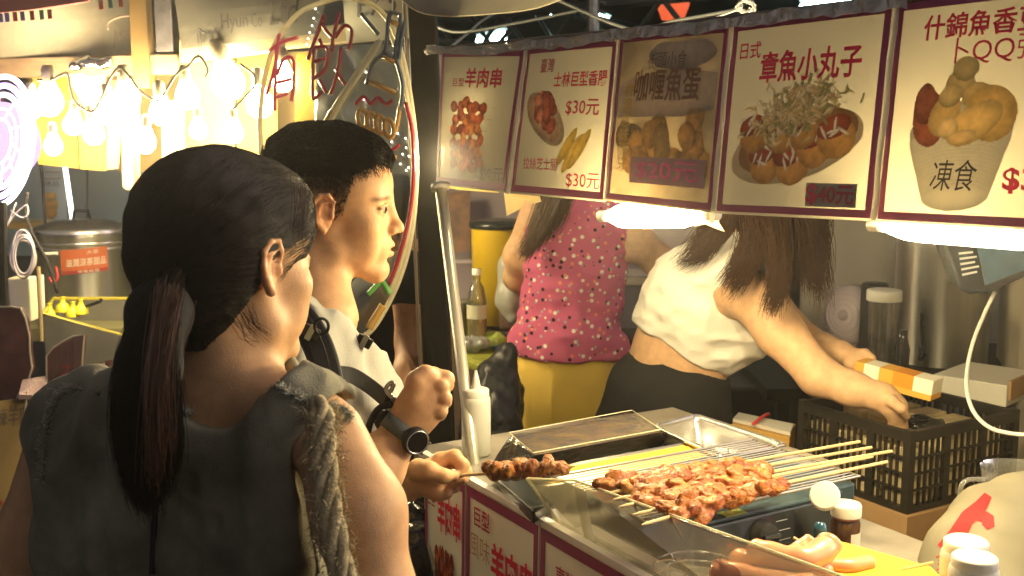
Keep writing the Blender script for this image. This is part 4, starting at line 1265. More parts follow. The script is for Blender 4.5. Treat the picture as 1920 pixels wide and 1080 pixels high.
# tall iced cup
cpz = W(1652, 686, 2.95); cpb = Vector((cpz.x, cpz.y, zu))
t = empty('iced_drink_cup', cpb, 'tall clear cup of dark iced drink with a white lid, left of the urn', 'cup')
hh = (W(1652, 552, 2.95).z - zu)
MB().lathe([(.0295, 0.002), (.033, hh * .52)], 28, cpb, cap0=True, cap1=True).build('dark_drink', mat('cola', (.02, .01, .007), .1), t, True)
MB().lathe([(.031, 0.001), (.041, hh)], 28, cpb).build('cup_wall', glassy('cup_plastic', (.9, .88, .86), .1, .2, .12, (.5, .48, .44)), t, True)
MB().lathe([(.044, hh - .012), (.045, hh - .01), (.045, hh + .012), (.043, hh + .016), (.038, hh + .017)], 28, cpb, cap1=True).build('cup_lid', mat('white_lid', (.75, .74, .66), .4), t, True)
# black bottle behind
tag(MB().lathe([(.036, 0), (.036, hh + .012), (.032, hh + .022)], 20, cpb + Vector((.004, .09, 0)), cap1=True).build('black_jar', M_blackm, smooth=True), 'black jar standing behind the iced cup', 'jar')
tag(MB().lathe([(.018, 0), (.02, .05), (.012, .08), (.012, .1)], 16, W(1690, 690, 2.9) * 1.0, cap1=True).build('small_bottle', mat('dark_glass', (.02, .02, .02), .1, coat=.8), smooth=True), 'small dark glass bottle between the cup and the urn', 'bottle')
# lilac fan
M_lil = mat('lilac_plastic', (.72, .64, .66), .4)
fcn = W(1592, 590, 3.2)
t = empty('desk_fan', Vector((fcn.x, fcn.y, zu)), 'small lilac desk fan on the back shelf', 'fan')
axf = Vector((-.75, -.62, .05)).normalized()
MB().lathe([(.001, .03), (.02, .03), (.06, .02), (.082, .004), (.086, -.012), (.082, -.028), (.06, -.04), (.03, -.045), (.001, -.045)], 40, fcn, axf).build('fan_case', M_lil, t, True)
u_ = axf.orthogonal().normalized(); v_ = axf.cross(u_)
for k in range(36):
    a = 2 * PI * k / 36
    dr = u_ * math.cos(a) + v_ * math.sin(a)
    MB().tube([fcn + dr * .0868 + axf * .002, fcn + dr * .0868 - axf * .022], .0018, 4).build('grille_bar', mat('pale_lilac', (.6, .52, .52), .4), t)
for rr in (.03, .045, .06):
    MB().tube([fcn + (u_ * math.cos(a) + v_ * math.sin(a)) * rr + axf * (.031 - (rr - .02) * .27) for a in np.linspace(0, 2 * PI, 29)], .0015, 4, caps=False).build('grille_ring', M_lil, t)
MB().lathe([(.001, .036), (.014, .035), (.016, .03)], 20, fcn, axf).build('hub_cap', mat('pale_lilac', (.6, .52, .52), .4), t, True)
MB().hexa([Vector((fcn.x + .012, fcn.y - .02, zu + .012)), Vector((fcn.x + .06, fcn.y - .02, zu + .012)), Vector((fcn.x + .06, fcn.y + .02, zu + .012)), Vector((fcn.x + .012, fcn.y + .02, zu + .012))],
          [Vector((fcn.x + .016, fcn.y - .015, fcn.z - .05)), Vector((fcn.x + .046, fcn.y - .015, fcn.z - .05)), Vector((fcn.x + .046, fcn.y + .015, fcn.z - .05)), Vector((fcn.x + .016, fcn.y + .015, fcn.z - .05))]).build('fan_neck', mat('pale_lilac', (.6, .52, .52), .4), t, bevel=.004)
MB().lathe([(.055, 0), (.055, .008), (.03, .013)], 24, Vector((fcn.x + .03, fcn.y, zu)), cap0=True, cap1=True).build('fan_base', M_lil, t, True)
# dark package hanging at the right under the poster
pk = [(1768, 462), (1800, 545), (1818, 552), (1850, 552), (1935, 515), (2010, 470), (2000, 440), (1780, 440)]
P = [W(x, y, 2.05) for x, y in pk]
t = empty('hanging_bag', P[0], 'dark blue printed bag hanging below the bowl poster', 'bag')
MB().prism(P, (0.02, .10, 0)).build('bag_body', mat('bag_dark', (.010, .012, .016), .8, var=.3), t, bevel=.008)
P2 = [W(x, y, 2.045) for x, y in [(1832, 462), (1848, 535), (1925, 505), (1990, 468), (1985, 450), (1840, 455)]]
MB().prism(P2, (0, .003, 0)).build('blue_panel', mat('bag_blue', (.02, .06, .10), .7, var=.3, vscale=20), t)
bfn = bilinear(W(1796, 470, 2.043), W(1830, 467, 2.043), W(1840, 512, 2.043), W(1804, 520, 2.043))
for k in range(5):
    sheet(bfn, mat('pale_print', (.35, .36, .36), .6), 'print_line', t, (0.02, .85 - k * .2, .8 + .15 * (k % 2), .93 - k * .2), .0006, nu=2, nv=1)
# white cable
pts = [(1865, 548, 2.15), (1845, 590, 2.13), (1822, 650, 2.1), (1812, 715, 2.05), (1822, 765, 2.0), (1850, 798, 1.95), (1890, 812, 1.9), (1960, 818, 1.85)]
tag(MB().tube(smooth_path(WL(pts), 6), .0038, 8).build('white_cable', M_white, smooth=True), 'white power cable looping down beside the crate', 'cable')

# ---- orange and white box held in her hands
a0 = W(1612, 690, 2.38); a1 = W(1757, 728, 2.27)
dv = (a1 - a0); L_ = dv.length; dn = dv.normalized()
sd = Vector((dn.y * -1, dn.x, 0)).normalized() * -1
up2 = dn.cross(sd).normalized(); up2 = up2 if up2.z > 0 else -up2
R_ = Matrix((dn, up2.cross(dn), up2)).transposed()
t = empty('carton_strip', a0, 'orange and white long carton held between her hands over the crate', 'carton')
cols = [mat('carton_orange', (.72, .38, .06), .45), mat('carton_white', (.80, .76, .62), .45), mat('carton_orange', (0, 0, 0)), mat('carton_deep', (.66, .26, .02), .45), mat('carton_white', (0, 0, 0))]
xs = [0, .12, .32, .50, .76, 1.0]
for i in range(5):
    c = a0 + dn * L_ * (xs[i] + xs[i + 1]) / 2
    MB().box(c + up2 * .004, (L_ * (xs[i + 1] - xs[i]), .05, .030), R_).build('carton_panel', cols[i], t)
MB().box(a0 + dv * .5 - up2 * .017, (L_ * 1.0, .052, .012), R_).build('carton_edge', cols[0], t)
# ---- yellow box with red band left of the crate
cb0 = W(1430, 812, 2.50)
t = empty('yellow_carton', cb0, 'yellow carton with white top and red band left of the crate', 'carton')
ya = MB(); 
q4 = [W(1372, 795, 2.55), W(1480, 822, 2.42), W(1492, 795, 2.6), W(1390, 775, 2.72)]
MB().hexa([p - UP * .22 for p in q4], q4).build('carton_body', mat('carton_yellow', (.58, .34, .08), .6), t)
q5 = [p + UP * .002 for p in [q4[0].lerp(q4[3], .1), q4[1].lerp(q4[2], .1), q4[1].lerp(q4[2], .7), q4[0].lerp(q4[3], .7)]]
MB().hexa(q5, [p + UP * .008 for p in q5]).build('white_lid', mat('white_card', (.62, .60, .52), .5), t)
MB().tube(smooth_path([q4[0].lerp(q4[1], .38) + UP * .012, q4[0].lerp(q4[1], .48).lerp(q4[3].lerp(q4[2], .5), .5) + UP * .02, q4[3].lerp(q4[2], .52) + UP * .012], 4), .004, 6).build('red_band', mat('red_ribbon', (.6, .03, .03), .4), t, True)
tag(MB().hexa([Vector((p.x, p.y, 0.02)) for p in [q + Vector((0, .02, 0)) for q in q4]], [p - UP * .222 for p in [q + Vector((0, .02, 0)) for q in q4]]).build('dark_stand', M_blackm), 'dark stand under the yellow carton', 'stand')

# ---- measuring jug and plastic bag with a red character
jc = W(1905, 950, 1.72); jb = Vector((jc.x, jc.y, W(1905, 1010, 1.72).z))
t = empty('measuring_jug', jb, 'clear plastic measuring jug behind the printed plastic bag', 'jug')
M_jug = glassy('jug_plastic', (.95, .95, .92), .15, .18, .2, (.6, .58, .5))
jt = W(1905, 878, 1.72).z - jb.z
MB().lathe([(.040, 0), (.044, .004), (.052, jt * .9), (.054, jt), (.055, jt + .002)], 32, jb).build('jug_wall', M_jug, t, True)
MB().tube(smooth_path([jb + Vector((-.052, -.005, jt * .88)), jb + Vector((-.085, -.01, jt * .86)), jb + Vector((-.092, -.01, jt * .6)), jb + Vector((-.088, -.01, jt * .05))], 5), .004, 8).build('handle', M_jug, t, True)
MB().tube(smooth_path([jb + Vector((-.052, -.015, jt * .78)), jb + Vector((-.075, -.02, jt * .76)), jb + Vector((-.081, -.02, jt * .55)), jb + Vector((-.08, -.02, jt * .05))], 5), .003, 8).build('handle', M_jug, t, True)
tag(sbox(MB(), .80, .68, (BT + jb.z) / 2, .34, .26, jb.z - BT - .002).build('food_box', M_card), 'brown box under the measuring jug and the printed plastic bag', 'box')
M_bag = mat('milky_bag', (.30, .27, .185), .6, var=.2, vscale=9, bump=.5, bscale=14, transl=.3)
s_ = SDF()
s_.chain([W(1900, 922, 1.62), W(1880, 985, 1.60), W(1858, 1060, 1.56), W(1845, 1150, 1.52)], [.022, .060, .080, .098], .04)
s_.chain([W(1935, 955, 1.66), W(1965, 1060, 1.62)], [.055, .09], .04)
s_.func(lambda P, D: D - vnoise(P * np.array([1, 1, .6]), 20) * .007)
bagroot = empty('plastic_bag', W(1880, 1100, 1.4), 'milky plastic bag with a red brushed character at the right edge', 'plastic bag')
bagS = s_
s_.build('bag_body', M_bag, bagroot, res=.005)
def on_surface(sdf, px, py, d0, off=.0012):
    """where the line of sight through that point meets the surface"""
    d = d0
    for _ in range(60):
        v = sdf.ev(np.array([A3(W(px, py, d))]))[0]
        if v < off: break
        d += max(v - off, .0003) * .9
        if d > d0 + .5: break
    return W(px, py, d), d
def decal(sdf, pts, wpx, d0, name, m, parent, off=.001, n=8):
    """a painted stroke that hugs a surface: centre points with widths"""
    P = []
    for (x, y, w_) in pts: P.append((x, y, w_))
    q_ = []
    for i in range(len(P) - 1):
        for k in range(n):
            f = k / n; q_.append(tuple(P[i][j] * (1 - f) + P[i + 1][j] * f for j in range(3)))
    q_.append(P[-1])
    V = []; Fc = []; nw = 4
    for i, (x, y, w_) in enumerate(q_):
        x2, y2 = (q_[i + 1][0] - x, q_[i + 1][1] - y) if i < len(q_) - 1 else (x - q_[i - 1][0], y - q_[i - 1][1])
        l_ = math.hypot(x2, y2) or 1; nx_, ny_ = -y2 / l_, x2 / l_
        for j in range(nw + 1):
            f = j / nw - .5
            p, d = on_surface(sdf, x + nx_ * w_ * f, y + ny_ * w_ * f, d0, off)
            V.append(p)
    for i in range(len(q_) - 1):
        for j in range(nw):
            a = i * (nw + 1) + j; Fc.append((a, a + 1, a + nw + 2, a + nw + 1))
    return MB().add(V, Fc).build(name, m, parent, True)
M_redc = mat('bag_red', (.40, .006, .008), .7)
for st in ([(1853, 928, 16), (1838, 950, 26), (1815, 970, 30), (1790, 1000, 22), (1762, 1026, 12)], [(1822, 965, 20), (1845, 968, 22), (1856, 978, 26), (1846, 988, 14)], [(1815, 968, 26), (1806, 1000, 18), (1798, 1030, 14)]):
    decal(bagS, st, 0, 1.2, 'red_stroke', M_redc, bagroot)
for k, ch in enumerate(([(1755, 1045, 3), (1790, 1035, 3), (1815, 1032, 3)], [(1760, 1052, 3), (1792, 1042, 3), (1816, 1039, 3)])):
    decal(bagS, ch, 0, 1.2, 'printed_line', M_redc, bagroot)
for (x, y) in ((1766, 1058), (1764, 1068)):
    decal(bagS, [(x - 8, y, 3), (x + 8, y - 3, 3)], 0, 1.2, 'printed_line', M_redc, bagroot)
    decal(bagS, [(x, y - 6, 3), (x - 2, y + 6, 3)], 0, 1.2, 'printed_line', M_redc, bagroot)

# ================================================================ behind the counter at the left
# yellow bin with black lid
bc = W(934, 560, 3.85); bc.z = 0.0
t = empty('yellow_bin', bc, 'tall yellow bin with a black lid behind the woman in pink', 'bin')
zt_ = W(930, 425, 3.85).z
MB().lathe([(.085, W(930, 605, 3.85).z), (.092, zt_)], 40, bc, cap0=True).build('bin_body', mat('yellow_tin', (.50, .34, .02), .35, var=.1), t, True)
MB().lathe([(.098, zt_), (.100, zt_ + .01), (.098, zt_ + .02), (.07, zt_ + .028), (.001, zt_ + .03)], 40, bc).build('bin_lid', mat('black_glossy', (.02, .022, .022), .25), t, True)
zt0 = W(930, 605, 3.85).z
tag(MB().box((bc.x, bc.y, zt0 / 2 - .01), (.5, .3, zt0 - .025)).build('bin_stand', mat('brown_board', (.12, .08, .06), .7)), 'dark brown stand under the yellow bin', 'stand')
# photo on wall
fw = bilinear(W(838, 362, 4.1), W(882, 358, 4.1), W(882, 470, 4.1), W(842, 475, 4.1))
t = empty('wall_picture', W(860, 420, 4.1), 'blurry brown food picture on the mauve wall beside the pale pole', 'picture')
sheet(fw, mat('picture_dark', (.08, .05, .04), .5, var=.6, vscale=18, col2=(.25, .13, .08)), 'picture_sheet', t)
MB().box(W(872, 490, 4.08), (.1, .02, .012)).build('picture_ledge', mat('mauve_trim', (.35, .3, .32), .5), t)
# lime table
c_ = W(900, 648, 3.45); zt_ = H(880, 640, .99).z
t = empty('lime_table', Vector((c_.x, c_.y, 0)), 'lime green plastic table in front of the mauve wall', 'table')
b = MB(); pts = []
q_ = [W(862, 655, 3.3), W(905, 668, 3.2), W(955, 672, 3.25), W(1000, 640, 3.6), W(870, 622, 3.75)]
q_ = [Vector((p.x, p.y, .985)) for p in q_]
MB().prism([p - UP * .035 for p in q_], (0, 0, .035)).build('table_top', mat('lime_plastic', (.30, .33, .05), .4), t, bevel=.012)
cc = sum(q_, Vector()) / 5
MB().lathe([(.12, 0), (.03, .03), (.03, .94)], 16, (cc.x, cc.y, 0)).build('leg', M_steel_d, t, True)
bb_ = [W(905, 637, 3.45), W(940, 650, 3.3), W(975, 640, 3.4), W(945, 628, 3.6)]
tag(MB().prism([Vector((p.x, p.y, .99)) for p in bb_], (0, 0, .012)).build('chopping_board', mat('blue_plastic', (.03, .05, .16), .4), bevel=.003), 'dark blue chopping board on the lime table', 'chopping board')
# oil bottle
pb = W(894, 604, 3.4); pb.z = .99
t = empty('oil_bottle', pb, 'clear bottle half full of yellow oil on the lime table', 'bottle')
hO = W(894, 505, 3.4).z - .99
MB().lathe([(.026, .002), (.028, .01), (.028, hO * .5)], 24, pb, cap0=True, cap1=True).build('oil', mat('yellow_oil', (.35, .22, .03), .2), t, True)
MB().lathe([(.029, 0), (.030, .01), (.030, hO * .6), (.022, hO * .78), (.012, hO * .85), (.012, hO * .95)], 24, pb).build('bottle_glass', glassy('bottle_pet', (.9, .92, .85), .08, .2, .15, (.4, .42, .3)), t, True)
MB().lathe([(.014, hO * .94), (.014, hO * 1.02)], 16, pb, cap1=True).build('cap', mat('white_lid', (.7, .7, .6), .4), t, True)
MB().lathe([(.0305, hO * .38), (.0305, hO * .56)], 24, pb).build('bottle_label', mat('cream_label', (.5, .5, .35), .5), t, True)
pj = W(868, 600, 3.5); pj.z = .99
tag(MB().lathe([(.03, 0), (.032, .12), (.034, .125), (.03, .13)], 20, pj, cap0=True, cap1=True).build('glass_jar', mat('grey_jar', (.16, .15, .12), .2, coat=.5), smooth=True), 'squat grey jar left of the oil bottle', 'jar')
# clear bags on the table
for k, (px, py, d, rx, colr, lab) in enumerate(((885, 612, 3.35, .05, (.28, .30, .28), 'crumpled clear bag at the foot of the oil bottle'), (925, 615, 3.4, .045, (.30, .40, .08), 'bag of green leaves on the lime table'))):
    c = W(px, py, d); c.z = 1.01
    s_ = SDF().ell(c, (rx, rx * .8, .024), .01).func(lambda P, D: D - vnoise(P, 45) * .008 - vnoise(P, 120) * .003)
    tag(s_.build('clear_bag', mat('bag%d' % k, colr, .25, var=.4, vscale=30, coat=.5), res=.005), lab, 'bag')
# milky hanging container
s_ = SDF().chain([W(955, 495, 3.5), W(955, 560, 3.5), W(965, 590, 3.5)], [.035, .042, .03], .02).func(lambda P, D: D - vnoise(P, 40) * .005)
tag(s_.build('milky_bag', mat('milky_plastic2', (.42, .43, .38), .3, transl=.3), res=.006), 'milky plastic bag hanging beside the yellow bin', 'plastic bag')
tag(MB().box(W(965, 590, 3.55), (.10, .06, .09)).build('brown_pot', mat('brown_pot', (.16, .10, .07), .5), bevel=.01), 'brown box beneath the milky plastic bag', 'box')
# steel sink and dark things between the two women
tag(MB().box(W(1215, 520, 3.6), (.22, .2, .03)).build('steel_tray', M_steel, bevel=.005), 'steel tray glimpsed between the two stall women', 'tray')
tag(MB().box(W(1195, 640, 3.8) - UP * .35, (.22, .25, .75)).build('dark_cabinet', M_blackm, bevel=.01), 'dark cabinet between the two stall women', 'cabinet')
tag(MB().box(W(1440, 780, 3.2) - UP * .25, (.55, .35, .75)).build('dark_cabinet', mat('dark_plastic', (.03, .03, .035), .5), bevel=.01), 'dark cabinet behind the arm of the woman in white', 'cabinet')
# black bag hanging by the pink woman
s_ = SDF().chain([W(950, 660, 3.1), W(930, 730, 3.1), W(920, 800, 3.05)], [.03, .07, .09], .03).func(lambda P, D: D - vnoise(P, 28) * .01 - vnoise(P, 90) * .003)
tag(s_.build('black_bag', mat('black_nylon', (.014, .014, .017), .45), res=.006), 'black nylon bag beside the yellow shorts', 'bag')

# ---- poles
def sq_pole(name, A, B, w_, m, label, w2=None):
    t = empty(name, B, label, 'pole')
    d = (A - B); u = Vector((1, 0, 0)); v = d.normalized().cross(u).normalized()
    w2 = w2 or w_
    bot = [B + u * w_ * a + v * w2 * b_ for a, b_ in ((-.5, -.5), (.5, -.5), (.5, .5), (-.5, .5))]
    top = [A + u * w_ * a + v * w2 * b_ for a, b_ in ((-.5, -.5), (.5, -.5), (.5, .5), (-.5, .5))]
    return t, MB().hexa(bot, top)
B = W(838, 1080, 2.50); A = W(790, -30, 2.42)
t, b = sq_pole('black_pole', A, B + (B - A) * .6, .060, M_black, 'thick black post left of the menu posters')
b.build('post', M_black, t, bevel=.004)
MB().tube([A + (B - A) * x + Vector((-.036, -.03, 0)) for x in (0, .5, 1.4)], .004, 6).build('edge_wire', mat('brown_wire', (.12, .09, .06), .5), t)
MB().tube(smooth_path([W(806, 640, 2.42), W(815, 690, 2.41), W(805, 740, 2.42)], 4), .003, 5).build('hanging_wire', M_black, t)
B = W(893, 905, 2.02); A = W(826, 352, 2.16)
t = empty('pale_pole', B, 'slim pale metal pole leaning between the black post and the counter', 'pole')
dd_ = (A - B)
MB().tube([B - dd_ * 1.05, A], .0112, 18).build('pole_tube', mat('pale_metal', (.58, .54, .42), .35, .5, var=.12, vscale=15), t, True)
MB().tube([A - dd_ * .005, A + dd_ * .012], .018, 18).build('cap', mat('white_lid', (.7, .7, .6), .4), t, True)
# black refuse bag at the foot of the counter
s_ = SDF().chain([W(778, 1000, 2.15), W(775, 1080, 2.15), W(770, 1250, 2.15)], [.05, .10, .15], .05)
s_.func(lambda P, D: D - vnoise(P * np.array([1, 1, .35]), 26) * .016 - vnoise(P, 80) * .003)
tag(s_.build('rubbish_bag', mat('bin_liner', (.012, .012, .012), .2, coat=.6, bump=.6, bscale=20), res=.006), 'shiny black rubbish bag left of the counter front', 'rubbish bag')
# ================================================================ neighbouring stall at the left
DL = 3.2
M_wood = mat('brown_wood', (0.16, 0.10, 0.06), .6, var=.25, vscale=15, stretch=(1, 1, 4))
M_ochre = mat('ochre_post', (0.085, 0.05, 0.012), .6, var=.2)
M_pale = mat('pale_wood', (0.27, 0.21, 0.12), .6, var=.2, vscale=12)
M_cloth = mat('canopy_cloth', (0.17, 0.15, 0.115), .8, var=.3, vscale=4, bump=.4, bscale=7, transl=.2)
def beam(A, B, h, dpt, m, name, label, cat='beam'):
    d = (B - A).normalized(); back = Vector((-d.y, d.x, 0)).normalized() * dpt
    if back.y < 0: back = -back
    lo_ = [A - UP * h / 2, B - UP * h / 2, B - UP * h / 2 + back, A - UP * h / 2 + back]
    o = MB().hexa(lo_, [p + UP * h for p in lo_]).build(name, m, bevel=.003)
    return tag(o, label, cat)
beam(W(-40, 128, 3.25), W(332, 120, 3.15), .055, .05, M_wood, 'stall_beam', 'brown taped beam over the string of warm bulbs')
beam(W(336, 96, 3.13), W(520, 72, 3.05), .062, .05, M_pale, 'stall_beam', 'pale wooden beam right of the dark vertical plate')
beam(W(520, 74, 3.12), W(760, 50, 3.0), .05, .05, M_pale, 'stall_beam', 'pale beam behind the clear hanging sign')
tag(MB().box(W(265, 45, 3.16), (.05, .05, .36)).build('stall_post', M_ochre, bevel=.003), 'ochre brown upright between the two cloth banners', 'post')
tag(MB().box(W(307, 45, 3.12), (.045, .012, .15)).build('dark_plate', mat('dark_plate', (.05, .045, .055), .8, var=.4, vscale=40), bevel=.002), 'narrow dark lettered plate beside the ochre upright', 'sign')
# cloth banners
def cloth(corners, name, label, m, cat='banner', bulge=.02, marks=None):
    fn = bilinear(*corners, bulge=bulge)
    t = empty(name, corners[3], label, cat)
    sheet(fn, m, 'cloth_sheet', t, nu=14, nv=8, th=.002)
    return fn, t
fn, t = cloth((W(-40, -10, 3.0), W(252, -30, 3.3), W(252, 108, 3.22), W(-40, 118, 3.26)), 'cloth_banner', 'cream cloth banner with red, blue and green tabs at the upper left', M_cloth)
tabc = [mat('tab_red', (.30, .02, .02), .7), mat('tab_blue', (.10, .10, .35), .7), mat('tab_green', (.05, .14, .10), .7)]
for k, (px, ci) in enumerate(((0, 1), (12, 1), (27, 0), (41, 1), (59, 0), (77, 2), (92, 0), (188, 0), (206, 2), (225, 0))):
    y = 27 - (px - 20) * .07 if px < 150 else 4 - (px - 188) * .12
    dd = 2.85 + px * .001
    MB().prism([W(px - 4, y - 4, dd), W(px + 4, y - 5, dd), W(px + 6, y + 13, dd - .01), W(px - 2, y + 14, dd - .01)], (0, .002, 0)).build('cloth_tab', tabc[ci], t)
M_ink = mat('brown_ink', (.12, .09, .07), .8)
lettering('AMB', M_ink, t, fn, (.43, .03, .53, .14), 0)
lettering('Miss', M_ink, t, fn, (.86, .16, .985, .42), 0)
dec = [(202, 55), (203, 42), (216, 34), (230, 30), (246, 29)]
MB().tube(smooth_path([W(x, y, 3.16) for x, y in dec], 4), .0045, 6).build('drawn_curve', M_ink, t)
rc = [W(-60, -40, 2.7), W(190, -40, 2.8), W(165, 2, 2.8), W(120, 12, 2.8), W(60, 18, 2.75), W(-60, 30, 2.7)]
tag(MB().prism(rc, (0, .01, 0)).build('red_canopy', mat('red_cloth', (.18, .01, .015), .7, bump=.3, bscale=10)), 'dark red canopy cloth at the upper left corner', 'canopy')
fn, t = cloth((W(322, -45, 3.0), W(620, -60, 2.85), W(600, 62, 2.95), W(340, 92, 3.05)), 'cloth_banner', 'grey cloth banner hand lettered Hyun Co Ltd above the pale beam', mat('grey_banner', (.17, .16, .125), .8, var=.2, transl=.1))
M_pen = mat('pen_ink', (.05, .045, .04), .7)
lettering('im', M_pen, t, fn, (.13, .06, .29, .25), .02, slant=.01)
lettering('Hyun', M_pen, t, fn, (.32, .15, .51, .43), .005, slant=.01)
lettering('Co', M_pen, t, fn, (.54, .20, .61, .41), .0)
lettering('Ltd', M_pen, t, fn, (.66, .20, .84, .62), .0)
fn, t = cloth((W(640, -30, 2.9), W(790, -50, 2.8), W(780, 70, 2.85), W(650, 80, 2.95)), 'cloth_banner', 'grey cloth panel marked E73 behind the fork of the clear sign', mat('grey_banner2', (.30, .28, .22), .8, var=.1))
lettering('E73', M_pen, t, fn, (.22, .42, .75, .82), 0)
# crumpled foil on the beam
s_ = SDF().chain([W(142, 122, 3.18), W(198, 118, 3.18)], [.018, .022], .01).func(lambda P, D: D - vnoise(P, 60) * .008)
tag(s_.build('foil_scrap', mat('foil', (.5, .5, .5), .15, 1.0, bump=.5, bscale=60), res=.005), 'crumpled silver foil scrap on the brown beam', 'foil')
# bright cards and papers hung behind the bulbs
M_card_y = mat('yellow_card', (.52, .34, .06), .5, transl=.35, var=.15, vscale=12)
M_card_c = mat('cream_card', (.52, .42, .20), .5, transl=.35, var=.08)
def card(pts, d, m, label, cat='card', th=.002):
    return tag(MB().prism([W(x, y, d + (0.0 if i else 0.0)) for i, (x, y) in enumerate(pts)], (0, th, 0)).build('hanging_card', m), label, cat)
card([(60, 135), (140, 133), (148, 316), (72, 308)], 3.38, M_card_y, 'yellow card behind the bulbs, leftmost of the hanging cards')
card([(142, 140), (198, 136), (200, 321), (150, 317)], 3.36, M_card_y, 'yellow card with a leaf print, second of the hanging cards')
card([(120, 138), (200, 136), (186, 208), (160, 205)], 3.2, M_card_c, 'cream folded paper hanging at the middle of the bulb string')
card([(200, 150), (236, 150), (222, 316), (200, 318)], 3.34, M_card_c, 'narrow cream card between the yellow card and the red striped tag')
t = empty('striped_tag', W(245, 280, 3.25), 'white rounded tag with a red stripe hanging from the bulb string', 'tag')
pp = [(226, 150), (262, 150), (262, 345), (258, 354), (238, 356), (230, 350)]
MB().prism([W(x, y, 3.25) for x, y in pp], (0, .002, 0)).build('tag_card', M_card_c, t)
MB().prism([W(x, y, 3.247) for x, y in [(240, 215), (253, 215), (255, 285), (264, 372), (254, 372), (247, 285)]], (0, .002, 0)).build('red_stripe', mat('tag_red', (.55, .06, .03), .5), t)
t = empty('price_card', W(325, 240, 3.3), 'cream card marked ABE behind the woman with the ponytail', 'card')
fnc = bilinear(W(302, 190, 3.3), W(346, 188, 3.3), W(346, 300, 3.3), W(304, 300, 3.3))
sheet(fnc, mat('tan_card', (.5, .45, .28), .6), 'card_sheet', t, nu=2, nv=2)
lettering('ABE', M_ink, t, fnc, (.2, .40, .85, .62), 0)
card([(346, 118), (440, 112), (440, 300), (346, 300)], 3.42, M_card_c, 'cream sheet behind the large double bulb')
card([(445, 108), (520, 100), (520, 320), (445, 320)], 3.40, M_card_y, 'yellow sheet behind the left rim of the clear sign')
card([(556, 100), (603, 95), (600, 240), (552, 240)], 3.1, M_card_y, 'bright yellow strip of paper seen through the clear sign')
card([(60, 128), (62, 128), (62, 132), (60, 132)], 3.4, M_card_c, 'tiny cream scrap at the left end of the bulb string')
t = empty('stall_backcloth', W(300, 200, 3.55), 'pale cloth backing behind the hanging cards and bulbs', 'cloth')
MB().slab(W(20, 118, 3.6), W(600, 95, 3.5), W(600, 330, 3.5), W(225, 322, 3.58), .003).build('cloth_sheet', mat('backcloth', (.24, .17, .07), .8, var=.1), t)
# bulbs
B_ = [((60, 205), .024, (0, 0, 1), 'bulb beside the violet ring light, leftmost of the string'), ((137, 235), .024, (.15, 0, 1), 'bulb under the first dark socket of the string'),
      ((176, 252), .026, (-.1, 0, 1), 'bulb hanging below the cream folded paper'), ((238, 186), .032, (0, -.3, 1), 'big round bulb above the red striped tag'),
      ((272, 268), .026, (.1, 0, 1), 'bulb low on the string just right of the red striped tag'), ((352, 182), .030, (0, -.3, 1), 'bulb above the head of the woman with the ponytail'),
      ((428, 156), .042, (-.15, -.4, 1), 'largest bulb of the string, under the pale wooden beam'), ((372, 245), .022, (0, 0, 1), 'bulb just over the hair of the woman with the ponytail'),
      ((438, 250), .024, (0, 0, 1), 'bulb under the pale double socket'), ((530, 150), .030, (0, 0, 1), 'bulb glowing through the first red character of the clear sign'),
      ((92, 192), .034, (.1, -.2, 1), 'round bulb close under the beam by the folded paper'), ((204, 214), .028, (0, -.2, 1), 'bulb between the folded paper and the big round bulb'), ((303, 212), .030, (0, -.2, 1), 'bulb under the dark lettered plate'), ((487, 196), .034, (0, -.2, 1), 'large bulb just left of the clear sign rim'),
      ((100, 275), .022, (0, 0, 1), 'low bulb in front of the leftmost yellow card')]
for (px, py), r_, u_, lab in B_:
    bulb(W(px, py, 3.02 + .0006 * px * .2), r_ * 1.12, updir=u_, label='glowing warm ' + lab, group='warm bulbs strung over the left stall')
# wires of the string
M_cord = mat('bulb_cord', (.10, .09, .06), .6)
for k, (pts, lab) in enumerate((([(70, 150), (95, 150), (125, 138), (132, 165), (140, 190), (165, 208), (178, 205), (190, 185), (205, 150), (222, 128), (240, 140), (258, 165), (275, 180), (300, 190)], 'dark cord of the bulb string sagging in loops'),
                               ([(300, 190), (330, 140), (352, 125), (372, 105), (390, 130), (385, 145)], 'cord looping from the small bulb to the beam'),
                               ([(437, 205), (460, 180), (478, 160), (476, 140), (450, 120)], 'cord curving round the largest bulb'),
                               ([(383, 62), (372, 55), (376, 82), (370, 112)], 'thin white hook of wire hanging on the grey banner'))):
    tag(MB().tube(smooth_path([W(x, y, 3.0) for x, y in pts], 5), .004 if k < 3 else .002, 6).build('bulb_cable', M_cord if k < 3 else M_white, smooth=True), lab, 'cord')

# violet white ring light
t = empty('ring_light', W(0, 265, 2.9), 'bright white and violet ring light at the left edge', 'ring light')
M_vio = lampmat('violet_neon', (.50, .25, 1.0), S_NEON * 1.1)
M_whi = lampmat('white_neon', (1.0, .92, .95), S_NEON * .25)
M_pnk = lampmat('pink_neon', (1.0, .35, .55), S_NEON * .35)
def ell_ring(cx, cy_, rx, ry, d, r_, m, nm, rot=0.1):
    pts = []
    for a in np.linspace(0, 2 * PI, 49):
        x, y = rx * math.cos(a), ry * math.sin(a)
        pts.append(W(cx + x * math.cos(rot) - y * math.sin(rot), cy_ + x * math.sin(rot) + y * math.cos(rot), d))
    MB().tube(pts, r_, 8, caps=False).build(nm, m, t, True)
for i, (f, m) in enumerate(((1.0, M_whi), (.86, M_vio), (.72, M_whi), (.5, M_pnk), (.34, M_vio))):
    ell_ring(0, 265, 62 * f, 122 * f, 2.9 - .01 * i, .007 if i < 3 else .003, m, 'neon_ring')
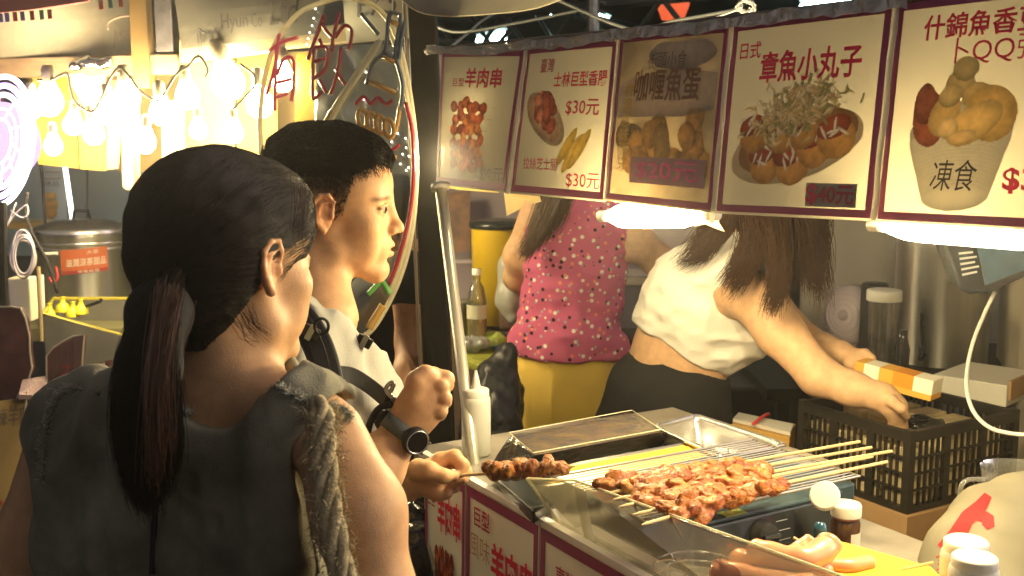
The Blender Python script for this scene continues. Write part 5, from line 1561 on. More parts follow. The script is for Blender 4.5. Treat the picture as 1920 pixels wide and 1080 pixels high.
MB().lathe([(.001, 0), (.095, 0), (.105, .01), (.001, .012)], 40, W(0, 265, 2.98), (0, 1, 0)).build('glow_disc', lampmat('pale_pink_glow', (.80, .50, 1.0), .4), t)
for k in range(10):
    a = 2 * PI * k / 10
    MB().tube([W(0 + 20 * math.cos(a), 265 + 40 * math.sin(a), 2.87), W(45 * math.cos(a + .3), 265 + 88 * math.sin(a + .3), 2.87)], .0025, 5).build('neon_spoke', M_pnk if k % 2 else M_whi, t)

# wall far behind with ice cream poster and light tube
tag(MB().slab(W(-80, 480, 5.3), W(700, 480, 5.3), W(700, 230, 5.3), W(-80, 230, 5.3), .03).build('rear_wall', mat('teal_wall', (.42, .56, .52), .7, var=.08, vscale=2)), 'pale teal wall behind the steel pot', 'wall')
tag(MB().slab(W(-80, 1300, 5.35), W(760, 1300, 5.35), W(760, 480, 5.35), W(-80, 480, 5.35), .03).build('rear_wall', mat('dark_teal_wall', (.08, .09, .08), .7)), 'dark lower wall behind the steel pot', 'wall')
tag(MB().slab(W(131, 420, 5.1), W(165, 420, 5.1), W(166, 312, 5.1), W(131, 312, 5.1), .03).build('grey_panel', mat('slate_panel', (.12, .16, .17), .6)), 'slate grey upright panel left of the teal wall area', 'panel')
t = empty('ice_cream_poster', W(100, 400, 5.0), 'poster of an orange ice cream tub left of the slate panel', 'poster')
fnp = bilinear(W(72, 310, 5.0), W(124, 310, 5.0), W(124, 415, 5.0), W(76, 415, 5.0))
sheet(fnp, mat('pale_blue_paper', (.36, .42, .40), .6), 'paper_sheet', t, nu=2, nv=2)
printed(fnp, [(.42, .30, .30, .14, 0, (.66, .34, .06), .1), (.42, .45, .25, .08, 0, (.75, .42, .10), .1), (.42, .15, .25, .12, 0, (.62, .32, .06), .1)], (.05, .02, .9, .6), M_print, t, size=(.14, .26), cell=.003)
lettering('冰品', M_ink, t, fnp, (.2, .62, .75, .72), 0)
MB().tube([fnp(x, y, .003) for x, y in ((.1, .76), (.1, .88), (.8, .88), (.8, .76), (.1, .76))], .002, 4).build('printed_frame', mat('brown_print', (.3, .16, .08), .6), t)
t = empty('light_strip', W(130, 360, 4.9), 'upright white light strip beside the ice cream poster', 'light strip')
MB().tube([W(122, 312, 4.9), W(138, 425, 4.9)], .010, 10).build('strip_tube', lampmat('strip_glow', (1, .92, .8), 1.5), t, True)
MB().tube([W(138, 425, 4.9), W(139, 430, 4.9)], .014, 10).build('strip_end', M_white, t, True)
tag(MB().box(W(45, 420, 4.7), (.16, .2, .022)).build('orange_shelf', mat('orange_shelf', (.6, .38, .08), .5)), 'thin orange yellow shelf edge left of the pot', 'shelf')
tag(MB().tube([W(72, 260, 3.9), W(80, 340, 3.9), W(86, 450, 3.9)], .006, 6).build('black_cable', M_blackm), 'black upright cord in front of the ice cream poster', 'cord')

# left stall counter top
LC = 1.02
t = empty('left_counter', W(120, 700, 3.9), 'counter of the left stall carrying the steel pot', 'counter')
c_ = W(150, 600, 4.0)
MB().box((c_.x + .0, c_.y + .0, LC - .02), (1.7, .9, .04)).build('counter_top', mat('green_brown_top', (.16, .15, .07), .5, var=.2), t)
for x in (-.8, .8):
    for y in (-.4, .4): MB().box((c_.x + x, c_.y + y, (LC - .04) / 2), (.05, .05, LC - .045)).build('leg', M_steel_d, t)
# steel pot
pc = W(161, 560, 4.05); pc.z = LC
t = empty('steel_pot', pc, 'large lidded stainless steel pot with an orange label', 'pot')
r_ = .158; ph = W(161, 438, 4.05).z - LC
M_pot = brushed(mat('pot_steel', (.66, .64, .60), .3, 1.0, var=.2, vscale=4, stretch=(6, 6, .3)))
MB().lathe([(r_ * .98, 0), (r_, .01), (r_, ph * .97), (r_ * 1.03, ph), (r_ * 1.03, ph + .012)], 56, pc, cap0=True).build('pot_body', M_pot, t, True)
MB().lathe([(r_ * 1.04, ph + .012), (r_ * 1.04, ph + .024), (r_ * .98, ph + .032), (r_ * .7, ph + .048), (r_ * .3, ph + .056), (.001, ph + .058)], 56, pc).build('pot_lid', M_steel, t, True)
MB().tube([pc + Vector((x, 0, z)) for x, z in ((-.03, ph + .056), (-.025, ph + .085), (.025, ph + .085), (.03, ph + .056))], .006, 8).build('lid_handle', M_blackm, t, True)
for zz in (.9, .82): MB().lathe([(r_ * 1.002, ph * zz), (r_ * 1.012, ph * zz + .004), (r_ * 1.002, ph * zz + .008)], 56, pc).build('pressed_ring', M_steel, t, True)
M_or = mat('orange_label', (.42, .10, .03), .5)
def potfn(u, v, off=0.0):
    a = -.12 + u * 1.0
    rr = r_ * 1.012 + off
    return pc + Vector((math.sin(a) * rr, -math.cos(a) * rr, ph * (.50 + v * .34) + u * .01))
sheet(potfn, M_or, 'orange_label', t, nu=12, nv=2, th=.001)
sheet(potfn, mat('dark_label', (.25, .03, .02), .5), 'label_band', t, (0, 0, 1, .14), .001, nu=12, nv=1, th=.0005)
M_lt = mat('label_print', (.62, .52, .40), .6)
lettering('滋潤涼茶甜品', M_lt, t, potfn, (.12, .30, .95, .62), .01)
lettering('大家', M_lt, t, potfn, (.55, .76, .80, .93), 0)
lettering('零售批發', M_lt, t, potfn, (.35, .02, .8, .13), 0)
MB().tube([pc + Vector((-.045, -r_ - .001, ph * .72)), pc + Vector((-.045, -r_ - .035, ph * .72)), pc + Vector((.0, -r_ - .035, ph * .72)), pc + Vector((.0, -r_ - .001, ph * .72))], .005, 6).build('side_handle', M_steel, t, True) if False else None
# ladle handles and red clip in front
tag(MB().tube(smooth_path([W(105, 500, 3.7), W(108, 520, 3.7), W(100, 530, 3.7), W(92, 520, 3.7)], 4), .005, 6).build('red_clip', mat('red_clip', (.4, .03, .03), .4), smooth=True), 'small red clip hanging in front of the steel pot', 'clip')
tag(MB().tube([W(80, 476, 3.65), W(108, 475, 3.65)], .005, 8).build('white_rod', M_white), 'short white rod in front of the steel pot', 'rod')
tag(MB().tube([W(78, 515, 3.6), W(82, 608, 3.6)], .007, 8).build('white_handle', M_white), 'upright white handle left of the steel pot', 'handle bar')  # handle standing upright
# cable coil, white box, black post at far left
t = empty('cable_coil', W(45, 470, 3.1), 'grey coiled cable hanging at the left', 'cable')
M_gc = mat('grey_coil', (.40, .37, .36), .5)
for k in range(6):
    cx, cy_ = 45 + random.uniform(-3, 3), 478 + random.uniform(-6, 6)
    rx, ry = 20 + random.uniform(-3, 5), 38 + random.uniform(-6, 8)
    MB().tube([W(cx + rx * math.cos(a), cy_ + ry * math.sin(a), 3.1 + .01 * k) for a in np.linspace(0, 2 * PI, 33)], .003, 6, caps=False).build('cable_loop', M_gc, t, True)
tag(MB().tube(smooth_path([W(x, y, 3.15) for x, y in ((52, 360), (48, 400), (62, 440), (78, 470), (92, 500), (108, 550))], 5), .005, 6).build('black_cable', M_blackm, smooth=True), 'black cable dropping from the ring light past the coil', 'cable')
tag(MB().tube(smooth_path([W(x, y, 3.12) for x, y in ((30, 380), (18, 412), (8, 430), (30, 400), (50, 385), (52, 402), (40, 408), (20, 395))], 5), .0025, 6).build('thin_cable', M_gc, smooth=True), 'thin tangled cable under the ring light', 'cable')
tag(MB().box(W(44, 560, 3.2), (.062, .05, .125)).build('white_socket_box', mat('cream_plastic', (.75, .72, .50), .5), bevel=.004), 'cream plastic box hanging below the coiled cable', 'box')
tag(MB().tube([W(4, 380, 2.8), W(6, 620, 2.8)], .012, 8).build('dark_post', M_black), 'dark upright post at the left edge of the picture', 'post')
tag(MB().tube([W(72, 500, 3.1), W(78, 640, 3.1)], .006, 8).build('cream_rod', M_card_c), 'cream upright rod right of the plastic box', 'rod')
# trays with yellow squeeze nozzles
t = empty('food_bin', W(150, 640, 3.5), 'open steel food bin with yellow rim beside the meat cutout', 'food bin')
z1 = H(120, 600, 1.06).z
lo_ = [W(95, 740, 3.3), W(230, 720, 3.3), W(250, 690, 3.7), W(100, 700, 3.7)]
hi_ = [W(82, 588, 3.3), W(238, 632, 3.3), W(262, 560, 3.7), W(100, 560, 3.7)]
b = MB()
for i in range(4):
    j = (i + 1) % 4
    b.slab(lo_[i], lo_[j], hi_[j], hi_[i], .004)
b.quad(*[p + UP * .06 for p in lo_]); b.build('bin_wall', mat('dull_steel2', (.22, .21, .17), .4, .7, var=.3), t)
MB().tube([hi_[0], hi_[1], hi_[2], hi_[3], hi_[0]], .006, 6).build('yellow_rim', mat('dull_yellow', (.42, .36, .04), .5), t)
for k, (x, y) in enumerate(((94, 578), (118, 566), (137, 575), (152, 570))):
    p = W(x, y + 6, 3.45)
    o = MB().lathe([(.022, -.02), (.020, 0), (.008, .008), (.006, .022), (.010, .026)], 14, p, cap1=True).build('nozzle_cap', mat('yellow_cap', (.62, .55, .03), .4), smooth=True)  # nozzle caps of the yellow sauce bottles
    tag(o, ['yellow bottle cap at the left of the row by the pot', 'taller yellow bottle cap, second by the pot', 'yellow bottle cap in the middle of the row by the pot', 'yellow bottle cap nearest the ladle'][k], 'bottle cap', 'yellow caps beside the pot')
tag(MB().tube([W(160, 575, 3.45), W(188, 565, 3.4), W(190, 560, 3.4)], .005, 8).build('ladle', M_blackm), 'dark ladle handle leaning on the food bin', 'ladle')
# meat shaped signs and striped cutouts
M_mc = mat('meat_print', (.16, .05, .04), .5, var=.5, vscale=20, col2=(.07, .02, .02))
M_edge = mat('cutout_edge', (.55, .5, .38), .5)
def cutout(pts, d, m, name, label, th=.008, edge=True, parts=()):
    t = empty(name, W(*pts[0], d), label, 'cutout sign')
    P = [W(x, y, d) for x, y in pts]
    MB().prism(P, (0.004, th, 0)).build('board', m, t)
    if edge: MB().tube(P + [P[0]], .0025, 5, caps=False).build('pale_edge', M_edge, t)
    return t
cutout([(-30, 575), (20, 575), (38, 578), (48, 598), (55, 630), (56, 660), (60, 690), (52, 715), (40, 730), (30, 750), (-30, 760)], 2.65, M_mc, 'meat_cutout', 'dark red meat shaped board at the left edge')
t = cutout([(88, 740), (87, 668), (100, 652), (118, 640), (138, 630), (158, 628), (155, 660), (153, 700), (150, 730)], 2.7, mat('rib_print', (.24, .12, .11), .5, var=.3, vscale=10), 'rib_cutout', 'pink brown rib shaped board left of the woman with the ponytail')
for k in range(4):
    MB().tube([W(100 + k * 13, 655 - k * 6, 2.695), W(98 + k * 13, 735, 2.695)], .0014, 4).build('drawn_line', mat('line_print', (.12, .05, .05), .6), t)
fnk = bilinear(W(100, 690, 2.692), W(148, 680, 2.692), W(148, 712, 2.692), W(100, 722, 2.692))
lettering('子', mat('line_print2', (.30, .05, .05), .6), t, fnk, (.3, .0, .75, 1.0), .03)
t = cutout([(153, 735), (156, 690), (170, 685), (205, 675), (205, 735)], 2.75, mat('rib_print2', (.16, .06, .04), .5), 'rib_cutout', 'dark striped board with pale teeth beside the rib shaped board', edge=False)
for k in range(5): MB().tube([W(158 + k * 9, 688 - k * 2, 2.745), W(159 + k * 9, 700 - k * 3, 2.745)], .0035, 6).build('pale_tooth', M_edge, t)
tag(MB().slab(W(42, 712, 2.6), W(88, 704, 2.7), W(88, 742, 2.5), W(35, 740, 2.4), .01).build('silver_wrap', mat('mauve_foil', (.35, .26, .30), .25, .6, bump=.8, bscale=30)), 'shiny mauve wrap on the corner of the left stall front', 'wrap')
# yellow brown stall front with red writing at the lower left
t = empty('stall_front_sign', W(20, 900, 2.45), 'yellow brown sign with red writing on the front of the left stall', 'sign')
fns = bilinear(W(-60, 760, 2.3), W(72, 742, 2.55), W(80, 1150, 2.55), W(-60, 1150, 2.3))
sheet(fns, mat('ochre_sign', (.26, .18, .07), .6, var=.15, vscale=5), 'sign_sheet', t, nu=3, nv=3)
lettering('烤肉王', mat('sign_red', (.25, .02, .015), .5), t, fns, (.30, .42, .72, .54), .02)
lettering('串燒', mat('sign_red', (0, 0, 0)), t, fns, (.3, .26, .6, .36), .02)
lettering('香辣羊肉', M_ink, t, fns, (.18, .88, .85, .97), 0)
for p in ((50, 735), (72, 735)):
    MB().tube([W(p[0], p[1], 2.44), W(p[0] - 4, p[1] + 55, 2.44)], .0022, 5).build('pale_wire', M_edge, t)
tag(MB().box(W(10, 1000, 2.9) - UP * .35, (.6, .5, 1.0)).build('market_stall', M_blackm), 'dark body of the left stall behind its sign', 'stall body')

# ================================================================ clear hanging sign with coloured tubes
DS = 2.35
root = empty('clear_neon_sign', W(640, 330, DS), 'clear oval sign with coloured tubes forming 有飲 and a fork', 'sign')
out = [(610, 2), (560, 25), (520, 75), (500, 130), (490, 190), (488, 260), (500, 350), (530, 450), (580, 550), (640, 620), (672, 632), (700, 615), (733, 560), (757, 500), (773, 430), (780, 350), (780, 280), (772, 200), (758, 120), (735, 50), (700, 10), (650, -5)]
po = smooth_path([W(x, y, DS) for x, y in out + [out[0]]], 5)[:-1]
MB().prism(po, (0, .005, 0)).build('acrylic_panel', glassy('sign_acrylic', (.93, .95, .93), .05, .10, .05, (.6, .6, .5)), root)
M_ct = mat('cream_tube', (.85, .80, .60), .3, transl=.5)
MB().tube(po + [po[0]], .0055, 8, caps=False).build('rim_tube', M_ct, root, True)
cX, cY = 640, 310
inner = [((x - cX) * .955 + cX, (y - cY) * .965 + cY) for x, y in out]
MB().tube(smooth_path([W(x, y, DS - .008) for x, y in inner[12:20]], 5), .004, 8).build('rim_tube', M_ct, root, True)
def neon(pts, m, r_=.0038, nm='coloured_tube', off=.012):
    P = [W(440 + x / 2.7, y / 2.7, DS - off) for x, y in pts]
    MB().tube(smooth_path(P, 5), r_, 8).build(nm, m, root, True)
M_rt = mat('red_tube', (.40, .02, .04), .25, coat=.4)
M_ot = mat('orange_tube', (.62, .36, .08), .25, coat=.4)
M_bt = mat('slate_tube', (.12, .15, .18), .25, coat=.4)
M_gt = mat('green_tube', (.18, .52, .12), .25, coat=.4)
M_pt = mat('pink_tube', (.62, .06, .10), .3, emis=(1, .1, .12), est=.06)
for st in ([(175, 258), (235, 215), (322, 188)], [(225, 172), (205, 330), (162, 480)], [(212, 240), (206, 400), (203, 560)], [(215, 380), (245, 305), (282, 290), (300, 330), (298, 440), (285, 512)], [(205, 492), (268, 475)], [(208, 420), (290, 400)]):
    neon(st, M_pt)
for st in ([(452, 72), (425, 150), (370, 302)], [(440, 120), (470, 165), (495, 195), (490, 258)], [(530, 62), (512, 130), (498, 195)], [(508, 190), (555, 130), (590, 150), (590, 200), (574, 252)],
           [(428, 198), (442, 235)], [(402, 245), (395, 370), (394, 490), (415, 492), (440, 462)], [(405, 240), (465, 240), (468, 290), (455, 350), (400, 398)], [(402, 312), (458, 292)], [(428, 405), (448, 440), (466, 470)],
           [(540, 240), (522, 360), (486, 476)], [(512, 348), (535, 390), (560, 430)]):
    neon(st, M_rt)
for st in ([(800, 60), (780, 90), (770, 200), (755, 265), (700, 320), (668, 425)], [(800, 60), (835, 75), (838, 110), (822, 200), (812, 280), (845, 400), (850, 470), (838, 560)], [(862, 110), (838, 230), (830, 300)], [(756, 270), (800, 290)], [(640, 70), (690, 130), (728, 175)]):
    neon(st, M_bt, .0045)
for st in ([(788, 110), (832, 125)], [(752, 285), (812, 312)], [(680, 410), (818, 470)], [(836, 540), (820, 640), (798, 690)], [(770, 790), (820, 800)], [(490, 560), (460, 620)]):
    neon(st, M_ot, .005)
for k, (cx, cy_) in enumerate(((648, 600), (694, 615), (738, 630), (782, 650))):
    neon([(cx + 24 * math.cos(a) + 6 * math.sin(a), cy_ + 46 * math.sin(a)) for a in np.linspace(0, 2 * PI, 12)], M_ot, .005, off=.012 + .002 * k)
neon([(610, 528), (652, 490), (690, 526), (725, 495), (765, 526), (800, 505)], M_rt)
neon([(750, 765), (790, 762), (835, 732)], M_rt)
neon([(770, 830), (760, 850)], M_rt)
neon([(865, 520), (895, 640), (905, 760), (905, 900), (890, 1060), (860, 1200), (815, 1350), (780, 1440)], M_rt, .0045, 'red_rim_tube')
neon([(675, 1490), (700, 1465), (735, 1430), (750, 1420)], M_gt, .006)
neon([(745, 1425), (765, 1450), (785, 1490)], M_gt, .006)
neon([(750, 1545), (735, 1570), (700, 1625), (680, 1665)], M_ot, .008, off=.016)
neon([(740, 205), (660, 330), (560, 480), (480, 620)], mat('clear_rod', (.75, .72, .5), .15, transl=.3), .006, 'clear_rod')
neon([(725, 205), (640, 330), (540, 480), (455, 620)], mat('clear_rod', (0, 0, 0)), .004, 'clear_rod')
M_led = lampmat('led_dot', (1, .9, .75), 2.5)
b = MB()
for (x, y) in [(410, 45), (400, 92), (392, 130), (380, 165), (372, 195), (365, 225), (825, 675), (865, 700), (868, 748), (850, 780), (882, 790), (838, 830), (868, 862), (795, 718), (665, 365), (655, 505), (880, 848)]:
    b = MB(); c = W(440 + x / 2.7, y / 2.7, DS - .012)
    b.lathe([(.0001, -.0022), (.0022, 0), (.0001, .0022)], 8, c).build('led_dot', M_led, root, True)
for x, y in ((640, -2), (735, 50)):
    tag(MB().tube([W(x, y, DS), W(x + 5, -160, DS - .02)], .0015, 5).build('hanging_wire', M_white), 'cord holding the clear sign, %s' % ('left one of the pair' if x == 640 else 'right one of the pair'), 'cord')
# crinkled grey plastic behind the sign
V = []; n1, n2 = 26, 40
for i in range(n1 + 1):
    for j in range(n2 + 1):
        p = W(590 + 200 * i / n1, 85 + 560 * j / n2, 2.95)
        V.append(p)
V = np.array([v[:] for v in V]); V[:, 1] += vnoise(V, 13) * .03 + vnoise(V, 35) * .012
o = link_mesh('plastic_curtain', np_mesh('plastic_curtain', V, np.array([[i * (n2 + 1) + j, (i + 1) * (n2 + 1) + j, (i + 1) * (n2 + 1) + j + 1, i * (n2 + 1) + j + 1] for i in range(n1) for j in range(n2)])),
              mat('grey_plastic_film', (.20, .21, .19), .22, var=.3, vscale=8, bump=.8, bscale=28, coat=.5), None, True)
so = o.modifiers.new('solid', 'SOLIDIFY'); so.thickness = .002
tag(o, 'crinkled grey plastic curtain behind the clear sign', 'curtain')
# ================================================================ people
SK = np.array
def skin_mat(name, col):
    return mat(name, col, 0.52, var=.16, vscale=50, bump=.12, bscale=420, sss=.25, attr='col', spec=.3)
M_skin = skin_mat('skin', (.5, .3, .2))
M_hair = mat('black_hair', (0.012, 0.007, 0.004), 0.5, spec=.18)
M_hairb = mat('brown_hair', (0.10, 0.045, 0.022), 0.38, spec=.5)
M_hairs = mat('hair_base', (0.007, 0.006, 0.005), 0.75)

def head_xf(center, yaw, pitch=0.0, roll=0.0, s=1.0):
    """yaw: 0 faces +x, turning counter-clockwise; pitch > 0 looks down"""
    return Matrix.Translation(center) @ Matrix.Rotation(yaw, 4, 'Z') @ Matrix.Rotation(pitch, 4, 'Y') @ Matrix.Rotation(roll, 4, 'X') @ Matrix.Scale(s, 4)
def add_head(s, xf, k=1.0, fem=False, mouth_open=True):
    s.xf = xf
    s.ell((-.014, 0, .032), (.099, .077, .086), .02)
    s.ell((.036, 0, .034), (.060, .064, .058), .03)
    s.ell((.030, 0, -.04), (.062, .056, .078), .03)
    for y in (-1, 1):
        s.cone((-.004, y * .052, -.045), (.010, y * .050, -.078), .018, .017, .02)
        s.cone((.010, y * .050, -.078), (.070, y * .012, -.110), .017, .017, .022)
        s.ell((.054, y * .044, -.030), (.026, .022, .020), .02)
        s.cone((.082, y * .010, .016), (.070, y * .042, .018), .010, .008, .012)
    s.ell((.073, 0, -.108), (.019, .022, .017), .016)
    s.ell((.080, 0, -.068), (.016, .028, .022), .02)
    # eye hollows, lids
    for y in (-1, 1):
        s.ell((.099, y * .031, -.002), (.016, .017, .013), .014, True)
        s.ell((.0735, y * .031, -.003), (.0145, .0155, .0125), .004)
        s.chain([(.084, y * .016, .000), (.0885, y * .030, .0045), (.080, y * .046, .000)], [.0030, .0036, .0026], .003)
        s.chain([(.083, y * .018, -.009), (.0845, y * .031, -.0115), (.079, y * .045, -.008)], [.0026, .0026, .0022], .003)
        s.ell((.046, y * .043, -.062), (.030, .017, .034), .02)
    # nose
    s.cone((.088, 0, .010), (.1045, 0, -.028), .0075, .0085, .014)
    s.ell((.1085, 0, -.036), (.0105, .0105, .0090), .008)
    for y in (-1, 1):
        s.ell((.098, y * .0115, -.040), (.0095, .0065, .0075), .006)
        s.ell((.103, y * .0065, -.0475), (.005, .003, .003), .003, True)
    # lips
    s.cone((.096, 0, -.0655), (.086, .020, -.068), .0062, .003, .006); s.cone((.096, 0, -.0655), (.086, -.020, -.068), .0062, .003, .006)
    s.cone((.094, 0, -.0785), (.085, .017, -.075), .0068, .003, .006); s.cone((.094, 0, -.0785), (.085, -.017, -.075), .0068, .003, .006)
    s.cone((.106, -.022, -.0722), (.106, .022, -.0722), .0042, .0042, .002, True)
    if mouth_open: s.ell((.100, 0, -.0722), (.012, .012, .0032), .002, True)
    s.ell((.094, 0, -.091), (.006, .014, .004), .006, True)
    s.xf = None
def add_ear(s, xf, y, sc=1.0):
    s.xf = xf
    R = Euler((0, -.12, -y * .32))
    def E(p): return (p[0], y * p[1], p[2])
    s.ell(E((-.011, .080, -.010)), (.0165, .0055, .029), .006, rot=R)
    # helix ring, lobe, inner fold, hollow
    pts = [(.004, .079, -.008), (.006, .082, .010), (-.002, .085, .021), (-.016, .088, .020), (-.026, .090, .008), (-.026, .089, -.008), (-.019, .086, -.024), (-.009, .082, -.037)]
    s.chain([E(p) for p in pts], [.0036, .0034, .0036, .0038, .0038, .0036, .0042, .0060], .003)
    s.ell(E((-.008, .089, -.012)), (.0085, .006, .011), .004, True)
    s.chain([E(p) for p in [(-.003, .084, .010), (-.014, .086, .006), (-.018, .086, -.008), (-.014, .085, -.020)]], [.0026, .003, .003, .0032], .003)
    s.ell(E((.004, .081, -.013)), (.0042, .004, .007), .003)
    s.xf = None
def skin_color(base, xf=None, marks=()):
    base = np.array(base)
    def f(V):
        C = np.tile(base, (len(V), 1))
        if xf is not None:
            inv = np.array(xf.inverted()); Q = V @ inv[:3, :3].T + inv[:3, 3]
            x, y, z = Q[:, 0], Q[:, 1], Q[:, 2]
            def blob(c, r, col, a):
                nonlocal C
                d = np.sqrt((((Q - np.array(c)) / np.array(r)) ** 2).sum(1))
                w = np.clip(1.25 - d, 0, 1)[:, None] * a
                C = C * (1 - w) + np.array(col) * w
            for yy in (-1, 1):
                blob((.085, yy * .033, .0155), (.02, .021, .0050), base * .16, .9)        # brow
                blob((.072, yy * .050, .0145), (.016, .014, .0050), base * .16, .85)
                blob((.085, yy * .031, .0015), (.012, .017, .0020), base * .12, .8)       # lashes
                blob((.079, yy * .045, -.0015), (.010, .010, .0022), base * .15, .8)
                blob((.070, yy * .040, -.035), (.025, .02, .02), base * np.array([1.05, .82, .78]), .35)
                blob((-.012, yy * .086, -.010), (.03, .02, .036), base * np.array([1.1, .78, .7]), .55)
            blob((.093, 0, -.0685), (.011, .021, .0042), base * np.array([.95, .52, .48]), .75)
            blob((.092, 0, -.0780), (.011, .018, .0048), base * np.array([.98, .52, .48]), .75)
            blob((.100, 0, -.0722), (.012, .019, .0022), np.array([.08, .02, .02]), .8)
            for m_ in marks: blob(*m_)
        return C
    return f
def hairline(xf, fn, inner):
    """keeps the part of a hair cap for which fn(local points) is true"""
    inv = np.array(xf.inverted())
    return lambda V: fn(V @ inv[:3, :3].T + inv[:3, 3])
def loc(xf, p): return xf @ Vector(p)
def surf_strands(sdf, roots, dirs_fn, n_steps, step, off, jitter=.25, lift=0.0):
    """strands that creep over a surface"""
    P = roots.copy(); out = [P.copy()]
    jit = rng.normal(0, 1, P.shape) * jitter
    for i in range(n_steps):
        g_ = sdf.grad(P); d = dirs_fn(P) + jit
        d = d - (d * g_).sum(1)[:, None] * g_
        d /= (np.linalg.norm(d, axis=1)[:, None] + 1e-9)
        P = P + d * step
        v = sdf.ev(P); P = P - g_ * (v - off - lift * i)[:, None]
        out.append(P.copy())
    return np.stack(out, 1)

# ---------------------------------------------------------------- the man in the grey t-shirt
dm_ = 1.76
XM = head_xf(W(626, 384, dm_), math.radians(4), math.radians(2), 0, .935)
man = empty('person', (W(560, 800, 1.72).x, W(560, 800, 1.72).y, 0), 'man in grey t-shirt with black backpack, in profile, holding out a meat skewer', 'person')
SKM = (.62, .36, .19)
s = SDF()
add_head(s, XM); add_ear(s, XM, -1); add_ear(s, XM, 1)
# neck
s.cone(loc(XM, (-.034, 0, -.05)), W(588, 610, 1.72), .050, .056, .02)
s.cone(loc(XM, (-.012, -.02, -.08)), W(632, 590, 1.70), .024, .026, .02)
s.cone(W(590, 610, 1.70), W(545, 690, 1.72), .058, .09, .03)
# near arm: upper arm hidden in sleeve, forearm up to the fist
elb = W(655, 935, 1.58); wri = W(762, 800, 1.60)
s.cone(W(555, 760, 1.60), elb, .046, .042, .03)
s.cone(elb, W(700, 880, 1.585), .042, .042, .02)
s.cone(W(700, 880, 1.585), wri, .040, .0245, .02)
# the hand: back of hand and knuckles of a loose fist
s.cone(wri, W(788, 765, 1.60), .0245, .029, .02, flat=((0, 1, 0), .8))
s.cone(W(785, 765, 1.60), W(798, 735, 1.60), .030, .027, .02, flat=((0, 1, 0), .85))
kn = [(808, 708), (827, 724), (833, 747), (825, 770)]
for i, (x, y) in enumerate(kn):
    s.cone(W(790, 745, 1.60), W(x - 4, y, 1.590), .020, .0100, .007)
    m1 = W(x + 4 - i * 2, y + 6, 1.625); m2 = W(x - 16, y + 12, 1.645)
    s.chain([W(x, y, 1.588), m1, m2], [.0118, .0108, .0098], .0025)
s.chain([W(775, 745, 1.585), W(782, 715, 1.58), W(797, 702, 1.585), W(812, 706, 1.60)], [.017, .0145, .0120, .0105], .008)   # thumb over the index finger
s.chain([W(812, 703, 1.60), W(836, 711, 1.60), W(838, 722, 1.615)], [.0115, .0115, .0105], .006)
# far arm: forearm coming from behind, hand pinching the skewer
w2 = W(762, 905, 1.80)
s.cone(W(650, 860, 1.85), W(700, 905, 1.83), .040, .036, .02)
s.cone(W(700, 905, 1.83), w2, .036, .026, .02)
s.cone(w2, W(800, 893, 1.79), .027, .026, .02, flat=((0, 1, 0), .8))
s.chain([W(800, 890, 1.79), W(825, 862, 1.79), W(852, 855, 1.785), W(868, 872, 1.78), W(864, 886, 1.775)], [.020, .012, .0105, .0098, .0085], .006)    # index
s.chain([W(798, 900, 1.80), W(826, 872, 1.81), W(856, 864, 1.81), W(874, 884, 1.80), W(868, 900, 1.79)], [.018, .012, .0105, .0098, .0085], .004)
s.chain([W(800, 908, 1.80), W(828, 918, 1.80), W(850, 912, 1.80), W(856, 902, 1.79)], [.018, .0115, .0105, .009], .004)
s.chain([W(795, 912, 1.79), W(820, 928, 1.79), W(838, 926, 1.79)], [.016, .0105, .009], .004)
s.chain([W(785, 880, 1.77), W(805, 882, 1.755), W(832, 893, 1.755), W(850, 893, 1.765)], [.018, .014, .0115, .009], .006)     # thumb
mancol = man_tint = None
_mc = skin_color(SKM, XM)
def side_zone(Q):
    x, y, z = Q[:, 0], np.abs(Q[:, 1]), Q[:, 2]
    fx = .043 - np.clip(.058 - z, 0, 1) * .30                # hairline at the temple
    lowz = np.where(x > .006, -.022, np.where(x > -.036, .018, -.052 + (x + .036) * -.2))
    a = np.clip((fx - x) / .010, 0, 1) * np.clip((z - lowz) / .014, 0, 1) * (y > .035 if True else 1)
    b_ = np.clip((-.045 - x) / .012, 0, 1) * np.clip((z + .058) / .02, 0, 1)
    return np.maximum(a, b_)
def mancol(V):
    C = _mc(V); inv_ = np.array(XM.inverted()); Q = V @ inv_[:3, :3].T + inv_[:3, 3]
    w = side_zone(Q) * (.62 + .33 * np.clip((Q[:, 2] + .01) / .045, 0, 1)) * (.9 + .1 * vnoise(V, 400))
    return C * (1 - w[:, None]) + np.array([.022, .015, .010]) * w[:, None]
bodym = s
s.build('body', M_skin, man, res=.0026, color=mancol)
for y in (-1, 1):
    MB().lathe([(.0001, -.0118), (.006, -.0102), (.0104, -.0055), (.0118, 0), (.0104, .0055), (.006, .0102), (.0001, .0118)], 16, loc(XM, (.0775, y * .031, -.0030)), XM.to_3x3() @ Vector((1, 0, 0))).build('eye', mat('eye_white', (.30, .24, .19), .3), man, True)
    MB().lathe([(.0001, .0120), (.0075, .0096)], 14, loc(XM, (.0780, y * .031, -.0030)), XM.to_3x3() @ Vector((1, 0, 0))).build('iris', mat('iris_dark', (.02, .012, .008), .15), man, True)
MB().box(loc(XM, (.0865, 0, -.0715)), (.006, .022, .004), XM.to_3x3()).build('teeth', mat('teeth', (.7, .66, .55), .3), man, bevel=.001)
